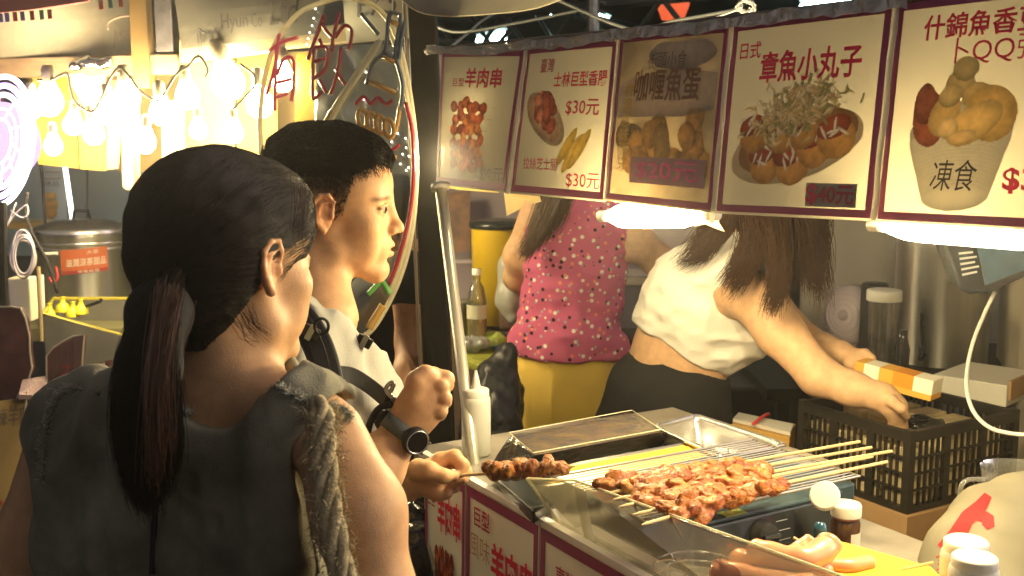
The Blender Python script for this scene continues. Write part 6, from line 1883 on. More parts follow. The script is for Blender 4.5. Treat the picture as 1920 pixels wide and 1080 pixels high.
# hair: cap plus short strands, longer on top, cropped at the sides
hc = SDF(); hc.xf = XM
hc.ell((-.020, 0, .046), (.103, .080, .090), .02)
hc.ell((.030, 0, .078), (.060, .060, .042), .03)
hc.ell((-.055, 0, .03), (.066, .068, .08), .02)
hc.xf = None
hc.func(lambda P, D: D - vnoise(P, 38) * .004 - vnoise(P, 90) * .002)
def man_hair(Q):
    x, y, z = Q[:, 0], Q[:, 1], Q[:, 2]
    top = (z > .048 + np.clip(x - .02, 0, 1) * .38)
    back = (x < -.058) & (z > -.035 + (x + .058) * .4)
    return (top | back) & ~((x > .070) & (z < .070))
kp = hairline(XM, man_hair, None)
hc.build('hair', M_hairs, man, res=.003, keep=kp)
V, _ = hc.surf(.004); V = V[kp(V)]
sel = V[rng.integers(0, len(V), 9000)]
R3 = np.array(XM.to_3x3().normalized()); inv = np.array(XM.inverted())
def mdir(P):
    Q = P @ inv[:3, :3].T + inv[:3, 3]
    d = np.stack([np.where(Q[:, 2] > .03, .9, -.2), Q[:, 1] * 1.5, np.where(Q[:, 2] > .05, .15, -.9)], 1)
    return d @ R3.T
St = surf_strands(hc, sel, mdir, 5, .0052, .001, .55, .0012)
Q = sel @ inv[:3, :3].T + inv[:3, 3]
strands_mesh('hair_strands', St, .0006, .00015, M_hair, man)
hd = SDF(); add_head(hd, XM)
V, _ = hd.surf(.0035); Q = V @ inv[:3, :3].T + inv[:3, 3]
V = V[(side_zone(Q) > .35)]
sel = V[rng.integers(0, len(V), 14000)]
def sdir(P):
    Q = P @ inv[:3, :3].T + inv[:3, 3]
    return np.stack([np.full(len(Q), -.25), Q[:, 1] * 0, np.full(len(Q), -1.0)], 1) @ R3.T
strands_mesh('cropped_hair', surf_strands(hd, sel, sdir, 3, .0016, .0004, .35, .0004), .0003, .00015, M_hair, man)
# t-shirt
M_tee = mat('grey_tshirt', (.36, .355, .31), .9, var=.1, vscale=12, bump=.25, bscale=450, sheen=.2)
def folds(P, D, sc=18, amp=.006, st=(1, 1, 1)):
    st = np.array(st)
    n_ = np.abs(vnoise(P * st, sc)) * 1.2 + vnoise(P * st + 3, sc * 2.1) * .35
    return D + (n_ - .4) * amp
s = SDF()
s.chain([W(556, 660, 1.70), W(540, 800, 1.75), W(535, 1000, 1.80), W(530, 1180, 1.85)], [.080, .125, .128, .125], .05, flat=((0, 1, 0), .95))
s.cone(W(600, 655, 1.66), W(640, 760, 1.76), .052, .09, .05)
s.cone(W(560, 650, 1.66), W(530, 700, 1.60), .060, .058, .04)
s.cone(W(530, 700, 1.60), W(560, 800, 1.59), .060, .056, .03)            # near sleeve
s.cone(W(610, 650, 1.80), W(640, 760, 1.86), .055, .055, .04)
s.cone(W(655, 700, 1.74), W(690, 850, 1.76), .045, .055, .05)
s.cone(W(588, 560, 1.70), W(592, 618, 1.70), .0, .046, .001, True)
s.func(lambda P, D: folds(P, D, 17, .018, (1.3, 1, .6)))
s.build('t_shirt', M_tee, man, res=.0038)
MB().tube([loc(Matrix.Translation(W(592, 612, 1.69)) @ Matrix.Rotation(.35, 4, 'Y'), (math.cos(a) * .064, math.sin(a) * .062, 0)) for a in np.linspace(0, 2 * PI, 33)], .0045, 8, caps=False).build('neck_rib', M_tee, man, True)
# trousers, shoes
M_trou = mat('black_trousers', (.015, .015, .017), .85)
hipm = W(530, 1180, 1.85)
s = SDF(); s.cone(hipm + Vector((0, 0, .05)), hipm - UP * .08, .12, .13, .03)
for dx in (-.08, .08):
    s.chain([hipm + Vector((dx * .6, dx, -.06)), Vector((hipm.x + dx * .3, hipm.y + dx * 1.2, .5)), Vector((hipm.x + dx * .3, hipm.y + dx * 1.2, .09))], [.095, .065, .055], .03)
s.build('trousers', M_trou, man, res=.012)
s = SDF()
for dx in (-.096, .096): s.cone((hipm.x - .03 + dx * .25, hipm.y + dx, .045), (hipm.x + .14 + dx * .25, hipm.y + dx, .035), .045, .034, .02)
s.plane((0, 0, .004), (0, 0, -1)); s.build('shoes', M_blackm, man, res=.008)
# backpack
M_nyl = mat('backpack_nylon', (.028, .030, .030), .6, bump=.3, bscale=500, var=.2)
M_nyl2 = mat('strap_webbing', (.018, .018, .018), .65, bump=.3, bscale=700)
bp = empty('backpack', W(500, 900, 1.9), 'black backpack worn by the man, padded strap over his shoulder', 'backpack')
s = SDF(); s.chain([W(455, 700, 1.92), W(440, 900, 1.95), W(440, 1050, 1.98)], [.09, .115, .11], .04, flat=((0, 1, 0), .9)); s.func(lambda P, D: D - vnoise(P, 14) * .01)
s.build('bag_body', M_nyl, bp, res=.008)
def strap(pts, w_, th, m, name, parent, wdir=None):
    P = smooth_path([W(*p) for p in pts], 6)
    wv = wdir if wdir is not None else Vector((1, 0, 0))
    ws = []
    for i, p in enumerate(P):
        t_ = (P[min(i + 1, len(P) - 1)] - P[max(i - 1, 0)]).normalized()
        view = (p - EYE).normalized()
        ws.append(t_.cross(view).normalized() * w_)
    o = MB().ribbon(P, ws, th).build(name, m, parent, bevel=th * .3)
    return o
strap([(545, 580, 1.60), (572, 605, 1.575), (597, 650, 1.545), (612, 700, 1.53), (622, 760, 1.53), (640, 830, 1.55)], .042, .014, M_nyl, 'padded_strap', bp)
strap([(540, 575, 1.59), (568, 600, 1.565), (592, 645, 1.535), (606, 695, 1.522), (614, 755, 1.522)], .020, .003, M_nyl2, 'webbing', bp)
strap([(632, 700, 1.54), (660, 704, 1.56), (690, 722, 1.60), (715, 742, 1.64), (738, 765, 1.68)], .022, .003, M_nyl2, 'chest_strap', bp)
strap([(640, 580, 1.70), (662, 625, 1.70), (680, 680, 1.70), (684, 690, 1.70)], .030, .010, M_nyl, 'far_strap', bp)
for k, (x, y, d) in enumerate(((583, 622, 1.535), (683, 640, 1.66), (735, 755, 1.62))):
    c = W(x, y, d)
    bk0 = MB().box(c, (.024, .008, .016), Euler((0, .5, 0)).to_matrix()).build('buckle', mat('buckle_plastic', (.02, .02, .02), .3), bp, bevel=.002)
    MB().box(c + Vector((0, -.006, 0)), (.008, .003, .022), Euler((0, .5, 0)).to_matrix()).build('buckle_bar', mat('metal_ring', (.4, .4, .36), .3, .8), bk0)
MB().tube([W(603 + 13 * math.cos(a), 612 + 15 * math.sin(a), 1.525 + .008 * math.sin(a)) for a in np.linspace(0, 2 * PI, 25)], .0022, 6, caps=False).build('strap_ring', M_nyl2, bp, True)
MB().tube(smooth_path([W(x, y, 1.70) for x, y in ((672, 635), (690, 655), (690, 670), (682, 690))], 4), .008, 8).build('dangling_buckle', mat('buckle_plastic', (0, 0, 0)), bp, True)
MB().tube(smooth_path([W(x, y, 1.60) for x, y in ((728, 742), (738, 722), (733, 718), (724, 730), (740, 750))], 4), .0035, 8).build('metal_clip', mat('metal_ring', (0, 0, 0)), bp, True)
MB().tube(smooth_path([W(x, y, 1.60) for x, y in ((736, 758), (712, 765), (696, 788), (690, 815), (700, 838))], 5), .005, 8).build('cord_loop', M_nyl2, bp, True)
MB().tube(smooth_path([W(x, y, 1.64) for x, y in ((745, 762), (735, 780), (715, 785), (720, 800))], 4), .011, 8).build('strap_end', M_nyl2, bp, True)
# watch
wt = empty('wrist_watch', W(775, 820, 1.56), 'dark round watch with a grey strap on his raised wrist', 'watch')
wa = (W(790, 765, 1.60) - W(735, 840, 1.59)).normalized()
wc = W(757, 810, 1.597)
e1 = wa.orthogonal().normalized(); e2 = wa.cross(e1)
ring = [wc + (e1 * math.cos(a) * .0325 + e2 * math.sin(a) * .0325) for a in np.linspace(0, 2 * PI, 41)]
MB().ribbon(ring, [wa * .022] * len(ring), .0035).build('watch_strap', mat('watch_grey', (.085, .095, .095), .5), wt, True)
ca_ = W(782, 826, 1.565)
fn_ = (ca_ - wc); fn_ = (fn_ - wa * fn_.dot(wa)).normalized()
fc_ = wc + fn_ * .034
MB().lathe([(.0180, -.006), (.0198, -.002), (.0198, .006), (.0180, .009), (.016, .0095)], 32, fc_, fn_, cap0=True).build('watch_case', mat('watch_case', (.03, .03, .03), .35, .3), wt, True)
MB().lathe([(.0167, .0096), (.0176, .0105), (.0163, .0108), (.0154, .010)], 32, fc_, fn_).build('bezel_ring', mat('watch_silver', (.45, .45, .42), .3, .9), wt, True)
MB().lathe([(.0001, .0092), (.016, .0092)], 32, fc_, fn_).build('watch_face', mat('watch_face', (.01, .008, .008), .08, coat=.6), wt, True)
for k in (-1, 0, 1): MB().lathe([(.0001, .003), (.002, .003), (.002, 0)], 8, fc_ + wa * k * .009 - e1.cross(wa).normalized() * 0 + wa.cross(fn_) * .0225, wa.cross(fn_)).build('side_button', mat('watch_silver', (0, 0, 0)), wt, True)
# skewer he holds
A = W(1080, 874, 1.70); B = W(846, 893, 1.775)
skewer(A, B, .10, .70, 8, 'browned meat skewer held out by the man over the counter', dchunks, 1.12, seed=77, r=.0026)

# ---------------------------------------------------------------- the woman with the ponytail
dg = 1.27
YG = math.radians(52)                     # faces away and to the right
XG = head_xf(W(434, 484, dg), YG, math.radians(5), math.radians(-3), .96)
girl = empty('person', (W(400, 900, 1.3).x, W(400, 900, 1.3).y, 0), 'woman with a long dark ponytail in a frayed sleeveless denim top, seen from behind', 'person')
SKG = (.60, .35, .18)
s = SDF(); add_head(s, XG, mouth_open=False); add_ear(s, XG, -1); add_ear(s, XG, 1)
s.cone(loc(XG, (-.03, 0, -.05)), W(420, 700, 1.27), .048, .050, .03)
s.cone(W(420, 690, 1.27), W(400, 800, 1.28), .050, .085, .04)
s.cone(W(420, 745, 1.26), W(560, 790, 1.21), .040, .045, .04)
s.cone(W(400, 750, 1.29), W(200, 800, 1.33), .040, .045, .04)
# right arm
s.chain([W(615, 818, 1.20), W(672, 960, 1.17), W(705, 1120, 1.17), W(760, 1230, 1.22), W(850, 1180, 1.42)], [.040, .047, .040, .036, .024], .02)
s.ell(W(870, 1165, 1.46), (.03, .02, .035), .02)
# left arm
s.chain([W(118, 830, 1.36), W(70, 1000, 1.38), W(55, 1200, 1.38), W(150, 1280, 1.5)], [.042, .046, .038, .028], .02)
girlcol = skin_color(SKG, XG)
s.build('body', M_skin, girl, res=.003, color=girlcol)
# hands closed in front of her (out of frame)
# hair cap
hg = SDF(); hg.xf = XG
hg.ell((-.022, 0, .036), (.107, .086, .094), .02)
hg.ell((-.034, -.002, -.006), (.074, .076, .086), .03)
hg.ell((.040, 0, .066), (.058, .066, .044), .03)
for y_ in (-1, 1): hg.ell((.038, y_ * .029, .034), (.049, .0445, .047), .02)
hg.cone((-.062, 0, -.055), (-.052, 0, -.092), .050, .036, .03)
hg.xf = None
pony = loc(XG, (-.100, .004, -.002))
hg.cone(W(340, 515, 1.215), pony, .022, .024, .03)
hg.func(lambda P, D: D - vnoise(P * np.array([1, 1, 1]), 70) * .0012)
def girl_hair(Q):
    x, y, z = Q[:, 0], Q[:, 1], Q[:, 2]
    lim = np.where(x < .06, -.118 + (x + .06) * 1.15, .03)
    a = z > np.minimum(-.105 + np.clip(x + .055, 0, 1) * 2.2, .014 + np.clip(x, 0, 1) * .25)
    c = (x > .006) & (z < .004 + (x - .006) * .45)
    return (a & ~c) & ~((x > .082) & (z < .040))
kg = hairline(XG, girl_hair, None)
hg.build('hair', M_hairs, girl, res=.003, keep=kg)
V, _ = hg.surf(.004); V = V[kg(V)]
sel = V[rng.integers(0, len(V), 7000)]
tgt = A3(pony)
def gdir(P):
    d = tgt - P; return d / np.linalg.norm(d, axis=1)[:, None]
St = surf_strands(hg, sel, gdir, 16, .0065, .0012, .10)
strands_mesh('hair_strands', St, .00045, .00025, M_hair, girl)
# loose wisps by the ear and nape
wisps = lock_strands([WL([(560, 330, 1.18), (556, 390, 1.165), (548, 430, 1.16), (553, 475, 1.165)]), WL([(575, 350, 1.22), (574, 400, 1.20), (566, 440, 1.19), (570, 462, 1.19)])], 26, .004, .005, 12, .001)
strands_mesh('wisps', wisps, .00025, .00015, M_hairb, girl)
wisps = lock_strands([WL([(430, 600, 1.20), (446, 622, 1.20), (455, 640, 1.205), (480, 648, 1.2)]), WL([(470, 580, 1.20), (480, 600, 1.19), (495, 610, 1.19), (510, 625, 1.19)])], 34, .004, .004, 10, .002)
strands_mesh('wisps', wisps, .0003, .00015, M_hair, girl)
# ponytail
gl = []
gA = [(342, 495, 1.20), (300, 535, 1.165), (255, 605, 1.14), (224, 700, 1.13), (224, 830, 1.13), (262, 950, 1.13)]
gB = [(345, 490, 1.19), (312, 540, 1.13), (282, 620, 1.10), (264, 740, 1.09), (265, 860, 1.09), (290, 965, 1.10)]
gC = [(340, 500, 1.19), (318, 560, 1.13), (308, 640, 1.10), (312, 740, 1.10), (315, 850, 1.10), (298, 930, 1.11)]
gD = [(345, 510, 1.21), (330, 580, 1.17), (326, 660, 1.15), (328, 760, 1.14), (325, 850, 1.13), (302, 915, 1.12)]
gE = [(330, 490, 1.24), (285, 560, 1.21), (250, 680, 1.18), (250, 800, 1.17), (270, 940, 1.16)]
po_ = lock_strands([WL(gA), WL(gB), WL(gC), WL(gD), WL(gE), WL(gA)], 6500, .0035, .006, 18, .002)
strands_mesh('ponytail', po_, .00042, .00016, M_hair, girl)
s = SDF()
s.chain(WL([(335, 520, 1.20), (296, 590, 1.165), (276, 690, 1.135), (276, 800, 1.13), (284, 870, 1.13)]), [.024, .028, .027, .023, .010], .03, flat=((0, 1, 0), .8))
s.build('ponytail_core', M_hairs, girl, res=.004)
brown = lock_strands([WL([(325, 560, 1.11), (308, 700, 1.085), (306, 830, 1.085), (296, 900, 1.09)]), WL([(305, 540, 1.10), (280, 700, 1.075), (282, 850, 1.08), (288, 915, 1.09)])], 160, .006, .007, 16, .002)
strands_mesh('brown_strands', brown, .00055, .0003, M_hairb, girl)
MB().tube([loc(Matrix.Translation(pony), (math.cos(a) * .0, math.cos(a) * .024, math.sin(a) * .024)) for a in np.linspace(0, 2 * PI, 25)], .005, 8, caps=False).build('hair_tie', M_blackm, girl, True)
# denim top
M_den = mat('grey_denim', (.23, .215, .15), .9, var=.5, vscale=11, bump=.35, bscale=500, detail=6)
s = SDF()
s.chain([W(370, 860, 1.31), W(350, 1010, 1.34), W(350, 1200, 1.36), W(350, 1400, 1.42)], [.115, .125, .125, .13], .05, flat=((0, 1, 0), .8))
s.cone(W(170, 835, 1.33), W(180, 1000, 1.34), .062, .075, .05)
s.cone(W(535, 850, 1.22), W(520, 1000, 1.24), .052, .065, .05)
s.cone(W(240, 790, 1.31), W(120, 800, 1.34), .045, .045, .04)
s.cone(W(480, 790, 1.22), W(580, 806, 1.205), .040, .040, .04)
s.cone(W(420, 690, 1.27), W(400, 800, 1.28), .056, .094, .04)
s.cone(W(400, 800, 1.28), W(360, 900, 1.33), .094, .11, .06)
s.cone(W(420, 745, 1.26), W(575, 798, 1.21), .048, .053, .04)
s.cone(W(400, 750, 1.29), W(190, 800, 1.33), .048, .053, .04)
# armholes and neck
s.cone(W(628, 820, 1.21), W(690, 1130, 1.20), .050, .058, .012, True)
s.cone(W(88, 850, 1.37), W(30, 1120, 1.38), .048, .058, .012, True)
s.ell(W(432, 640, 1.22), (.088, .14, .078), .008, True)
s.func(lambda P, D: folds(P, D, 12, .022, (1.3, 1, .5)) + np.abs(vnoise(P * np.array([1, 1, .6]), 38)) * .004)
s.build('denim_top', M_den, girl, res=.0035)
denS = s
# stitched centre seam, frayed edges
M_fray = mat('frayed_thread', (.40, .40, .33), .9)
def fray(path, n, ln, name='frayed_edge'):
    P = smooth_path(path, 8); out_ = []
    for i in range(n):
        f = random.random() * (len(P) - 1.01); a = int(f); p = P[a].lerp(P[a + 1], f - a)
        d = Vector((random.gauss(0, .8), random.gauss(0, .8), random.gauss(.1, .8))).normalized()
        l_ = ln * random.uniform(.2, .9)
        c = p + Vector((random.gauss(0, 1), random.gauss(0, 1), random.gauss(0, 1))) * .0022
        k1 = d.cross(Vector((random.gauss(0, 1), random.gauss(0, 1), random.gauss(0, 1)))).normalized() * l_ * .4
        out_.append([A3(c), A3(c + d * l_ * .5 + k1 * .5), A3(c + d * l_ + k1)])
    strands_mesh(name, np.array(out_), .0004, .0003, M_fray, girl)
def on_den(x, y, d0=1.0, off=.002): return on_surface(denS, x, y, d0, off)[0]
neck = [on_den(*p) for p in ((290, 745), (330, 768), (380, 772), (430, 762), (480, 738), (520, 728), (548, 738), (575, 752))]
fray(neck, 900, .009)
MB().tube(smooth_path(neck, 6), .0028, 6).build('hem', M_den, girl, True)
armh = [on_den(*p) for p in ((600, 800), (592, 850), (585, 900), (582, 960), (590, 1020), (598, 1075))]
fray(armh, 400, .008)
MB().tube(smooth_path(armh, 6), .0025, 6).build('hem', M_den, girl, True)
fray([W(590, 775, 1.17), W(615, 765, 1.17), W(645, 770, 1.17), W(655, 785, 1.175)], 500, .010)
arml = [on_den(*p) for p in ((185, 738), (140, 728), (112, 740), (92, 775), (82, 830), (78, 900))]
fray(arml, 600, .010)
MB().tube(smooth_path(arml, 6), .0028, 6).build('hem', M_den, girl, True)
MB().tube(smooth_path([on_den(x, y, 1.0, .0005) for x, y in ((292, 945), (288, 1000), (285, 1075))], 5), .0035, 5).build('centre_seam', mat('dark_seam', (.02, .022, .025), .9), girl, True)
MB().tube(smooth_path([on_den(x, y, 1.0, .0003) for x, y in ((300, 945), (297, 1000), (295, 1075))], 5), .0018, 5).build('seam_thread', M_den, girl, True)
# skirt, legs
hg_ = W(350, 1400, 1.42)
s = SDF(); s.cone(hg_ + UP * .02, (hg_.x, hg_.y, .55), .135, .16, .03); s.build('skirt', mat('dark_skirt', (.03, .03, .035), .9), girl, res=.012)
s = SDF()
for dx in (-.07, .07): s.chain([(hg_.x + dx, hg_.y, .6), (hg_.x + dx, hg_.y, .3), (hg_.x + dx, hg_.y, .08)], [.06, .048, .034], .02)
s.build('legs', M_skin, girl, res=.01, color=lambda V: np.tile(np.array(SKG), (len(V), 1)))
s = SDF()
for dx in (-.07, .07): s.cone((hg_.x + dx, hg_.y - .02, .04), (hg_.x + dx * 1.2, hg_.y + .13, .032), .038, .030, .02)
s.plane((0, 0, .004), (0, 0, -1)); s.build('shoes', M_blackm, girl, res=.008)
# braided knit strap over her shoulder
kn_ = empty('knit_strap', W(610, 780, 1.13), 'beige twisted knit strap hanging over the shoulder of the woman with the ponytail', 'strap')
M_knit = mat('beige_knit', (.46, .38, .22), .95, var=.2, vscale=60, bump=.6, bscale=300)
base = smooth_path([W(592, 752, 1.19), W(602, 775, 1.145), (W(606, 830, 1.125)), W(612, 920, 1.11), W(628, 1010, 1.10), W(652, 1130, 1.10), W(670, 1230, 1.12)], 12)
for k in range(4):
    pts = []
    for i, p in enumerate(base):
        t_ = (base[min(i + 1, len(base) - 1)] - base[max(i - 1, 0)]).normalized()
        u_ = t_.cross(Vector((0, 1, 0))).normalized(); v_ = t_.cross(u_)
        a = i * .20 + k * PI / 2
        pts.append(p + u_ * math.cos(a) * .0072 * (1.15 if i > 8 else .9) + v_ * math.sin(a) * .004)
    MB().tube(pts, .0058, 10).build('knit_cord', M_knit, kn_, True)
r_ = random.Random(4)
fz = []
for i in range(1500):
    j = r_.randrange(len(base) - 1); p = base[j].lerp(base[j + 1], r_.random())
    a = r_.uniform(0, 6.28); o_ = Vector((math.cos(a) * .018, math.sin(a) * .012, 0))
    d = Vector((r_.gauss(0, 1), r_.gauss(0, 1), r_.gauss(0, 1))) * .003
    fz.append([A3(p + o_), A3(p + o_ + d), A3(p + o_ + d * 1.8 + Vector((0, 0, -.002)))])
strands_mesh('knit_fuzz', np.array(fz), .0004, .0003, M_knit, kn_)

# ---------------------------------------------------------------- woman in the white crop top
dw = 2.55
wom = empty('person', (W(1240, 900, 2.65).x, W(1240, 900, 2.65).y, 0), 'woman in a white crop top and black trousers bending to reach into the crate', 'person')
SKW = (.62, .39, .22)
s = SDF()
s.chain([W(1255, 730, 2.62), W(1285, 645, 2.60), W(1325, 560, 2.56), W(1385, 500, 2.52)], [.118, .104, .118, .085], .05, flat=((0, 1, 0), .85))
sh = W(1405, 545, 2.42)
s.cone(W(1370, 530, 2.48), sh, .075, .062, .04)
s.chain([sh, W(1462, 622, 2.38), W(1535, 705, 2.32), W(1600, 730, 2.28), W(1655, 745, 2.25)], [.056, .050, .040, .034, .024], .02)
s.cone(W(1655, 745, 2.25), W(1680, 765, 2.24), .027, .026, .02, flat=((0, 1, 0), .7))
for i in range(4):
    s.chain([W(1676 - i * 4, 764 + i, 2.24), W(1692 - i * 6, 782 + i, 2.25), W(1696 - i * 8, 800, 2.26)], [.012, .0095, .0085], .006)
s.chain([W(1672, 752, 2.22), W(1690, 766, 2.21), W(1700, 780, 2.22)], [.013, .010, .008], .006)
# far arm and hand on the carton
s.chain([W(1430, 560, 2.68), W(1480, 620, 2.62), W(1545, 655, 2.50), W(1575, 660, 2.46)], [.055, .045, .032, .024], .02)
s.cone(W(1575, 660, 2.46), W(1600, 672, 2.43), .025, .024, .02, flat=((0, 0, 1), .8))
for i in range(4):
    s.chain([W(1598, 664 + i * 7, 2.44 - i * .008), W(1622, 662 + i * 8, 2.42 - i * .008), W(1636, 672 + i * 7, 2.40 - i * .008)], [.012, .0098, .0085], .005)
s.chain([W(1592, 680, 2.42), W(1612, 692, 2.395), W(1630, 696, 2.385)], [.014, .011, .009], .006)
# neck and head
s.cone(W(1395, 480, 2.52), W(1440, 415, 2.46), .055, .05, .03)
XW = head_xf(W(1470, 372, 2.44), math.radians(-8), math.radians(38), 0)
add_head(s, XW, mouth_open=False); add_ear(s, XW, -1); add_ear(s, XW, 1)
s.build('body', M_skin, wom, res=.0045, color=skin_color(SKW, XW))
M_wt = mat('white_cotton', (.80, .77, .68), .9, var=.06, vscale=10, bump=.3, bscale=350)
s = SDF()
s.chain([W(1272, 655, 2.60), W(1285, 620, 2.60), W(1325, 560, 2.56), W(1385, 505, 2.52)], [.104, .113, .128, .093], .05, flat=((0, 1, 0), .9))
s.cone(W(1350, 655, 2.56), W(1400, 640, 2.54), .05, .048, .06)
s.cone(W(1370, 510, 2.46), W(1400, 470, 2.47), .07, .05, .04)
s.cone(W(1425, 560, 2.38), W(1475, 640, 2.32), .068, .056, .012, True)
s.cone(W(1440, 430, 2.47), W(1405, 475, 2.50), .05, .055, .012, True)
s.plane(W(1288, 662, 2.6), (-(W(1188, 600, 2.6) - W(1384, 712, 2.6)).cross(Vector((0, 1, 0)))).normalized() if False else Vector((-.50, 0, -.86)), .006)
s.func(lambda P, D: folds(P, D, 15, .009, (1, 1, 1.6)) + np.abs(vnoise(P + 2, 34)) * .0025)
s.build('crop_top', M_wt, wom, res=.004)
M_blk = mat('black_fabric', (.012, .011, .011), .9, var=.3, vscale=10, bump=.2, bscale=300)
s = SDF()
s.chain([W(1278, 688, 2.61), W(1255, 740, 2.63), W(1240, 830, 2.66), W(1245, 950, 2.70)], [.100, .135, .155, .135], .05, flat=((0, 1, 0), .9))
hb_ = W(1245, 950, 2.70)
for dx in (-.07, .07): s.chain([hb_ + Vector((dx, 0, .05)), (hb_.x + dx, hb_.y + .02, .5), (hb_.x + dx, hb_.y + .04, .08)], [.10, .085, .08], .03)
s.plane(W(1278, 672, 2.6), (.42, 0, .90), .004)
s.func(lambda P, D: folds(P, D, 10, .006))
s.build('trousers', M_blk, wom, res=.007)
s = SDF()
for dx in (-.07, .07): s.cone((hb_.x + dx, hb_.y + .03, .04), (hb_.x + dx + .1, hb_.y - .02, .035), .042, .032, .02)
s.plane((0, 0, .004), (0, 0, -1)); s.build('shoes', M_white, wom, res=.008)
# her hair, thrown forward
hw = SDF(); hw.xf = XW; hw.ell((-.02, 0, .04), (.106, .086, .094), .02); hw.xf = None
hw.build('hair', mat('hair_base_brown', (.018, .010, .006), .7), wom, res=.005, keep=hairline(XW, lambda Q: (Q[:, 2] > -.03) & (Q[:, 0] < .07), None))
M_hw = mat('dark_brown_hair', (0.040, 0.019, 0.008), 0.55, spec=.12)
L1 = lock_strands([WL([(1345, 385, 2.36), (1320, 420, 2.36), (1290, 460, 2.37), (1262, 492, 2.38)]), WL([(1365, 385, 2.34), (1350, 430, 2.34), (1310, 480, 2.36), (1275, 500, 2.37)]), WL([(1385, 390, 2.34), (1370, 430, 2.34), (1340, 470, 2.35), (1315, 500, 2.36)])], 600, .010, .006, 14, .006)
L2 = lock_strands([WL([(1400, 385, 2.33), (1400, 430, 2.32), (1380, 480, 2.33), (1345, 530, 2.34)]), WL([(1420, 385, 2.32), (1425, 450, 2.30), (1410, 510, 2.30), (1378, 562, 2.30)])], 700, .012, .009, 14, .006)
L3 = lock_strands([WL([(1425, 385, 2.32), (1440, 450, 2.29), (1450, 520, 2.27), (1430, 590, 2.26)]), WL([(1450, 385, 2.31), (1468, 450, 2.28), (1472, 520, 2.26), (1462, 585, 2.25)])], 900, .014, .008, 14, .006)
L4 = lock_strands([WL([(1470, 385, 2.33), (1492, 440, 2.31), (1500, 500, 2.30), (1500, 545, 2.30)]), WL([(1500, 385, 2.35), (1520, 440, 2.34), (1530, 500, 2.34), (1536, 570, 2.34)]), WL([(1530, 385, 2.4), (1543, 430, 2.4), (1545, 480, 2.4), (1545, 560, 2.4)])], 600, .012, .012, 14, .007)
L5 = lock_strands([WL([(1380, 385, 2.4), (1400, 430, 2.38), (1420, 480, 2.36), (1430, 520, 2.35)]), WL([(1540, 385, 2.44), (1530, 430, 2.42), (1520, 480, 2.4), (1500, 510, 2.38)])], 2600, .014, .014, 12, .006)
strands_mesh('loose_hair', np.concatenate([x if x.shape[1] == 14 else np.stack([np.stack([np.interp(np.linspace(0, 1, 14), np.linspace(0, 1, x.shape[1]), q_[:, c]) for c in range(3)], 1) for q_ in x]) for x in (L1, L2, L3, L4, L5)]), .0009, .0002, M_hw, wom)

# ---------------------------------------------------------------- woman in pink
pk_ = empty('person', (W(1040, 900, 3.3).x, W(1040, 900, 3.3).y, 0), 'woman in a pink dotted top and yellow shorts seen from behind', 'person')
s = SDF()
s.chain([W(1092, 350, 3.30), W(1098, 300, 3.26)], [.055, .05], .03)
XP = head_xf(W(1110, 235, 3.26), math.radians(70), math.radians(25), 0)
add_head(s, XP, mouth_open=False)
s.chain([W(1085, 400, 3.32), W(1080, 500, 3.30), W(1060, 620, 3.32)], [.12, .13, .13], .05, flat=((0, 1, 0), .8))
s.chain([W(1010, 400, 3.30), W(975, 480, 3.34), W(970, 520, 3.42), W(1000, 560, 3.55)], [.055, .046, .038, .028], .03)   # left arm
s.ell(W(1010, 565, 3.6), (.03, .03, .02), .02)
s.chain([W(1150, 395, 3.28), W(1190, 450, 3.28), W(1235, 490, 3.34), W(1250, 560, 3.5)], [.058, .054, .046, .03], .03)   # right arm
hp = W(1045, 800, 3.36)
for dx in (-.09, .09):
    s.chain([(hp.x + dx, hp.y, .75), (hp.x + dx, hp.y, .45), (hp.x + dx, hp.y, .08)], [.085, .06, .036], .03)
    s.cone((hp.x + dx, hp.y, .05), (hp.x + dx, hp.y + .13, .03), .035, .028, .02)
s.build('body', M_skin, pk_, res=.007, color=skin_color(SKW, XP))
def dotted():
    m = mat('pink_dotted', (.52, .10, .21), .85, bump=.2, bscale=300)
    nt = m.node_tree; N = nt.nodes; L = nt.links; b_ = N['Principled BSDF']
    tc = N.new('ShaderNodeTexCoord')
    cur = None
    prev = (.52, .10, .21, 1)
    for k, (sc, col, th) in enumerate(((37, (.02, .01, .015, 1), .20), (39, (.75, .70, .62, 1), .22), (36, (.72, .22, .16, 1), .20), (40, (.36, .36, .40, 1), .17))):
        mp = N.new('ShaderNodeMapping'); mp.inputs['Location'].default_value = (k * 3.3, k * 1.7, k * 2.9); L.new(tc.outputs['Object'], mp.inputs[0])
        mp.inputs['Scale'].default_value = (1, .6, 1)
        vo = N.new('ShaderNodeTexVoronoi'); vo.inputs['Scale'].default_value = sc; vo.inputs['Randomness'].default_value = .75; L.new(mp.outputs[0], vo.inputs['Vector'])
        lt = N.new('ShaderNodeMath'); lt.operation = 'LESS_THAN'; lt.inputs[1].default_value = th; L.new(vo.outputs['Distance'], lt.inputs[0])
        mx = N.new('ShaderNodeMix'); mx.data_type = 'RGBA'
        L.new(lt.outputs[0], mx.inputs['Factor'])
        if cur is None: mx.inputs['A'].default_value = prev
        else: L.new(cur, mx.inputs['A'])
        mx.inputs['B'].default_value = col
        cur = mx.outputs['Result']
    L.new(cur, b_.inputs['Base Color'])
    return m
s = SDF()
s.chain([W(1092, 375, 3.32), W(1085, 450, 3.30), W(1075, 540, 3.30), W(1062, 628, 3.32)], [.125, .142, .138, .150], .05, flat=((0, 1, 0), .8))
s.cone(W(1030, 385, 3.30), W(1018, 440, 3.31), .055, .05, .04)
s.cone(W(1145, 385, 3.28), W(1160, 430, 3.28), .055, .052, .04)
s.cone(W(1062, 640, 3.32), W(1060, 650, 3.32), .155, .155, .02)
